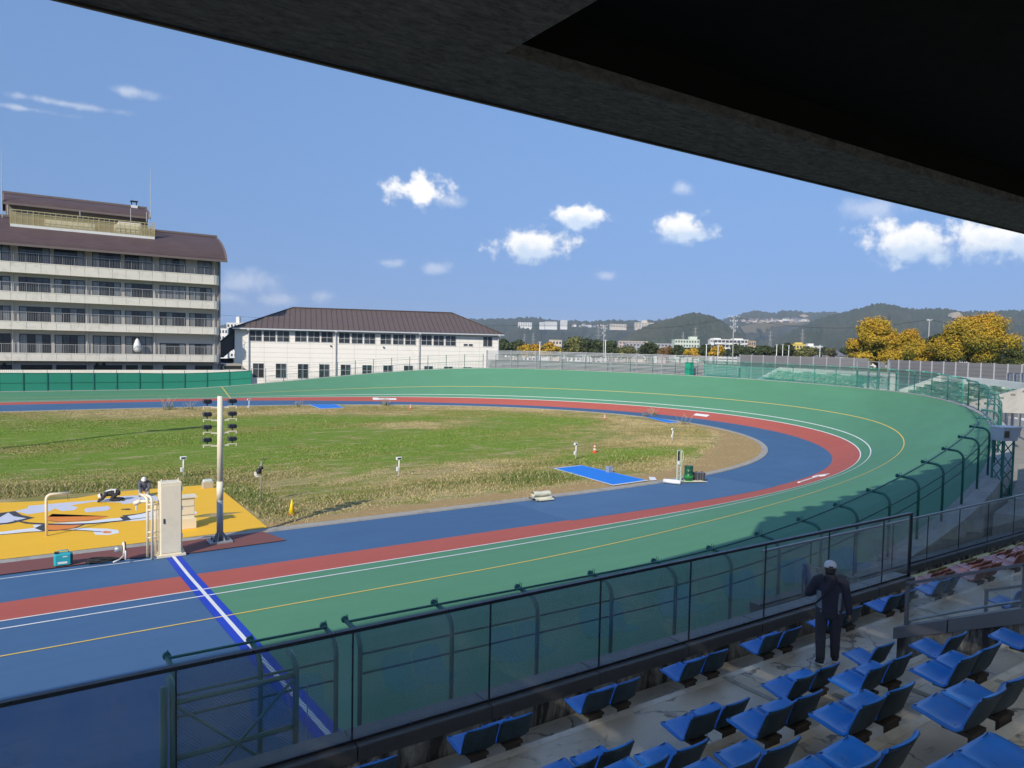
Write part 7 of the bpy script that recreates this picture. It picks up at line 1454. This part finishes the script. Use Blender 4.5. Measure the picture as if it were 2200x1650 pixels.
# ------------------------------------------------------------------ town
M['town_white'] = pm('white_town_render', (.70, .69, .66), .8, .05, .05); M['town_cream'] = pm('cream_town_render', (.58, .50, .40), .8, .08, .05); M['town_tan'] = pm('tan_town_render', (.46, .33, .22), .8, .08, .05); M['town_yellow'] = pm('yellow_town_render', (.62, .47, .12), .8, .06, .05); M['town_green'] = pm('pale_green_town_render', (.55, .60, .50), .8, .06, .05); M['town_grey'] = pm('grey_town_render', (.36, .36, .37), .8, .08, .05); M['town_pink'] = pm('dull_pink_render', (.50, .40, .36), .8, .08, .05)
M['roof_grey'] = pm('grey_tile_roof', (.13, .135, .15), .7, .15, .2); M['roof_brown'] = pm('brown_tile_roof', (.16, .115, .09), .7, .15, .2); M['town_window'] = pm('dim_town_window', (.06, .07, .085), .3, .2, .5)
def block(label, x0, x1, yt, yb, D, mat, floors, bays, group='blocks in the town', depth=.6, extras=(), zb_=None, balc=False, hillside=False):
    """a far block of flats or offices facing us: outline in view at distance D"""
    a, c = at_d(x0, yt, D), at_d(x1, yt, D); zt = (a.z + c.z) / 2; zb2 = at_d(x0, yb, D).z if hillside else -.6; u = Vector((c.x - a.x, c.y - a.y, 0)); L_ = u.length; u.normalize(); n = Vector((u.y, -u.x, 0)); o0 = Vector((a.x, a.y, 0)); t = thing('town_block', label, 'building', (a.x, a.y, zb2), group)
    b = MB(); b.obox(o0 + Vector((0, 0, zb2 - (12 if hillside else 0))), u * L_, -n * L_ * depth, (0, 0, zt - zb2 + (12 if hillside else 0))); b.build('wall', mat, t)
    fh = (zt - max(zb2, zt - floors * 3.4 if not hillside else zb2)) / floors; bw = L_ / bays
    for f in range(floors):
        z0 = zt - (f + 1) * fh
        if balc:
            b = MB(); b.obox(o0 + u * .5 + n * .05 + Vector((0, 0, z0 + fh * .38)), u * (L_ - 1), n * .02, (0, 0, fh * .5)); b.build('window_strip', M['town_window'], t); b = MB(); b.obox(o0 + n * 1.3 + Vector((0, 0, z0)), u * L_, n * .15, (0, 0, fh * .38)); b.build('balcony', mat, t)
            for k in range(bays + 1): b = MB(); b.obox(o0 + u * min(k * bw, L_ - .25) + Vector((0, 0, z0)), u * .25, n * 1.28, (0, 0, fh)); b.build('fin_wall', mat, t)
        else:
            for k in range(bays): b = MB(); b.obox(o0 + u * (k + .22) * bw + n * .02 + Vector((0, 0, z0 + fh * .30)), u * bw * .56, n * .06, (0, 0, fh * .46)); b.build('window', M['town_window'], t)
    b = MB(); b.obox(o0 - u * .2 + n * .2 + Vector((0, 0, zt + .001)), u * (L_ + .4), -n * (L_ * depth + .4), (0, 0, D / FPX * .8)); b.build('parapet', mat, t)
    for (q0, q1, y0) in extras: e0, e1 = at_d(q0, y0, D), at_d(q1, y0, D); b = MB(); b.obox(Vector((e0.x, e0.y, zt + .002)) - n * L_ * .15, u * (e1 - e0).length, -n * L_ * depth * .5, (0, 0, e0.z - zt)); b.build('roof_house', mat, t)
    return t
block('pale green block of flats with roof tower below the cone hill', 1450, 1503, 730, 750, 620, M['town_green'], 4, 9, extras=((1484, 1500, 723),)); block('long white apartment block with dark balconies right of the pale flats', 1533, 1607, 730, 752, 520, M['town_white'], 4, 9, balc=True, extras=((1536, 1552, 726), (1580, 1600, 727)))
block('plain white office wing at the left end of the white apartments', 1526, 1534, 728, 752, 515, M['town_white'], 4, 2); block('tan house block right of the white apartments', 1609, 1624, 733, 755, 500, M['town_tan'], 4, 3)
block('yellow building with square tower in the town', 1704, 1731, 740, 758, 470, M['town_yellow'], 3, 4, extras=((1711, 1726, 735.5),)); block('low white factory with roof tower right of the yellow building', 1737, 1770, 744, 760, 520, M['town_white'], 2, 8, extras=((1738, 1750, 738),))
block('long low grey warehouse left of the pale flats', 1345, 1450, 738, 756, 700, M['town_grey'], 2, 14, depth=.3); block('cream low hall behind the round tree', 1180, 1207, 731, 752, 480, M['town_cream'], 2, 4); block('grey low hall left of the cone hill', 1330, 1392, 733.5, 752, 760, M['town_pink'], 2, 9, depth=.3)
block('white high flats with clock tower seen beside the lodge', 487, 524, 694, 735, 420, M['town_white'], 6, 5, extras=((505, 512, 680),)); block('small white flats beside the lodge corner', 470, 489, 706, 735, 400, M['town_white'], 3, 3)
for x0, x1, yt, yb, m_, fl, lb in ((1113, 1143, 693.5, 702, 'town_white', 3, 'wide white hospital on the far ridge, leftmost'), (1159, 1170, 693, 702, 'town_white', 3, 'narrow white wing on the far ridge'), (1171, 1197, 692, 702, 'town_white', 4, 'white slab block on the far ridge, third from the left'), (1204, 1219, 688.5, 702, 'town_white', 5, 'tall white tower block on the far ridge'), (1311, 1346, 697, 703, 'town_cream', 2, 'long low cream school on the far ridge'), (1365, 1405, 694, 703, 'town_cream', 3, 'cream hillside hospital left of the cone hill')):
    block(lb, x0, x1, yt, yb, 3300, M[m_], fl, 6, 'white blocks on the far ridge', .4, hillside=True, extras=((1380, 1392, 688),) if x0 == 1365 else ())
def house_mesh(name, wall, roof_):
    b = MB(); b.box(-4, 4, -3, 3, 0, 5.4, 0); b.add([(-4.5, -3.6, 5.2), (4.5, -3.6, 5.2), (4.5, 3.6, 5.2), (-4.5, 3.6, 5.2), (-4.3, 0, 7.6), (4.3, 0, 7.6)], [(0, 1, 5, 4), (2, 3, 4, 5), (1, 2, 5), (3, 0, 4), (3, 2, 1, 0)], 1)
    for x in (-2.6, 0, 2.6): b.box(x - .7, x + .7, -3.05, -3.001, 3.4, 4.6, 2); b.box(x - .7, x + .7, -3.05, -3.001, .8, 2.2, 2)
    return b.mesh(name, [wall, roof_, M['town_window']])
HM = [house_mesh('house', M[w], M[r]) for w, r in (('town_white', 'roof_grey'), ('town_cream', 'roof_grey'), ('town_white', 'roof_brown'), ('town_grey', 'roof_grey'), ('town_pink', 'roof_brown'))]
rh_ = random.Random(12)
def houses(n, x0, x1, D0, D1, label, group, zf=None, sc_=1.):
    for k in range(n):
        px_ = x0 + (x1 - x0) * (k + rh_.uniform(.1, .9)) / n; D = rh_.uniform(D0, D1); p = at_d(px_, 760, D); z = -.5 if zf is None else at_d(px_, zf(px_) + rh_.uniform(-2, 2), D).z
        o = bpy.data.objects.new('house', HM[rh_.randrange(5)]); col.objects.link(o); o.location = (p.x, p.y, z); s = rh_.uniform(.8, 1.5) * sc_; o.scale = (s, s, s * rh_.uniform(.8, 1.15)); o.rotation_euler = (0, 0, -YAW + rh_.uniform(-.6, .6) + (PI / 2 if rh_.random() < .4 else 0)); tag(o, label, 'house', group)
houses(34, 1085, 1440, 420, 900, 'small far-off house among the trees left of the pale flats', 'far houses left of the flats'); houses(26, 1600, 1835, 420, 900, 'small far-off house on the plain right of the white apartments', 'far houses right of the apartments'); houses(16, 1835, 2220, 380, 800, 'small far-off house glimpsed behind the autumn trees', 'far houses behind the autumn trees')
houses(44, 1592, 1735, 3150, 3250, 'tiny pale house in the hillside estate on the right', 'houses of the hillside estate', lambda x: 692 + (x - 1640) * -.01, 1.5); houses(10, 1225, 1300, 3000, 3300, 'tiny pale house on the far ridge left of the school', 'houses on the far ridge', lambda x: 702, 1.3)

# ------------------------------------------------------------------ air
b = MB(); b.box(-9600, 9600, -9600, 9600, -1.6, 460); hz_ = b.build('haze', None); hz_.data.materials.clear(); hm_ = bpy.data.materials.new('thin_blue_haze'); hm_.use_nodes = True; nt = hm_.node_tree; nt.nodes.clear(); ho = nt.nodes.new('ShaderNodeOutputMaterial'); hv = nt.nodes.new('ShaderNodeVolumePrincipled')
hv.inputs['Color'].default_value = (.72, .84, 1, 1); hv.inputs['Density'].default_value = 1.05e-4; hv.inputs['Anisotropy'].default_value = .0; nt.links.new(hv.outputs[0], ho.inputs['Volume']); hz_.data.materials.append(hm_); tag(hz_, 'thin bluish autumn haze over the plain and hills', 'haze', kind='stuff')
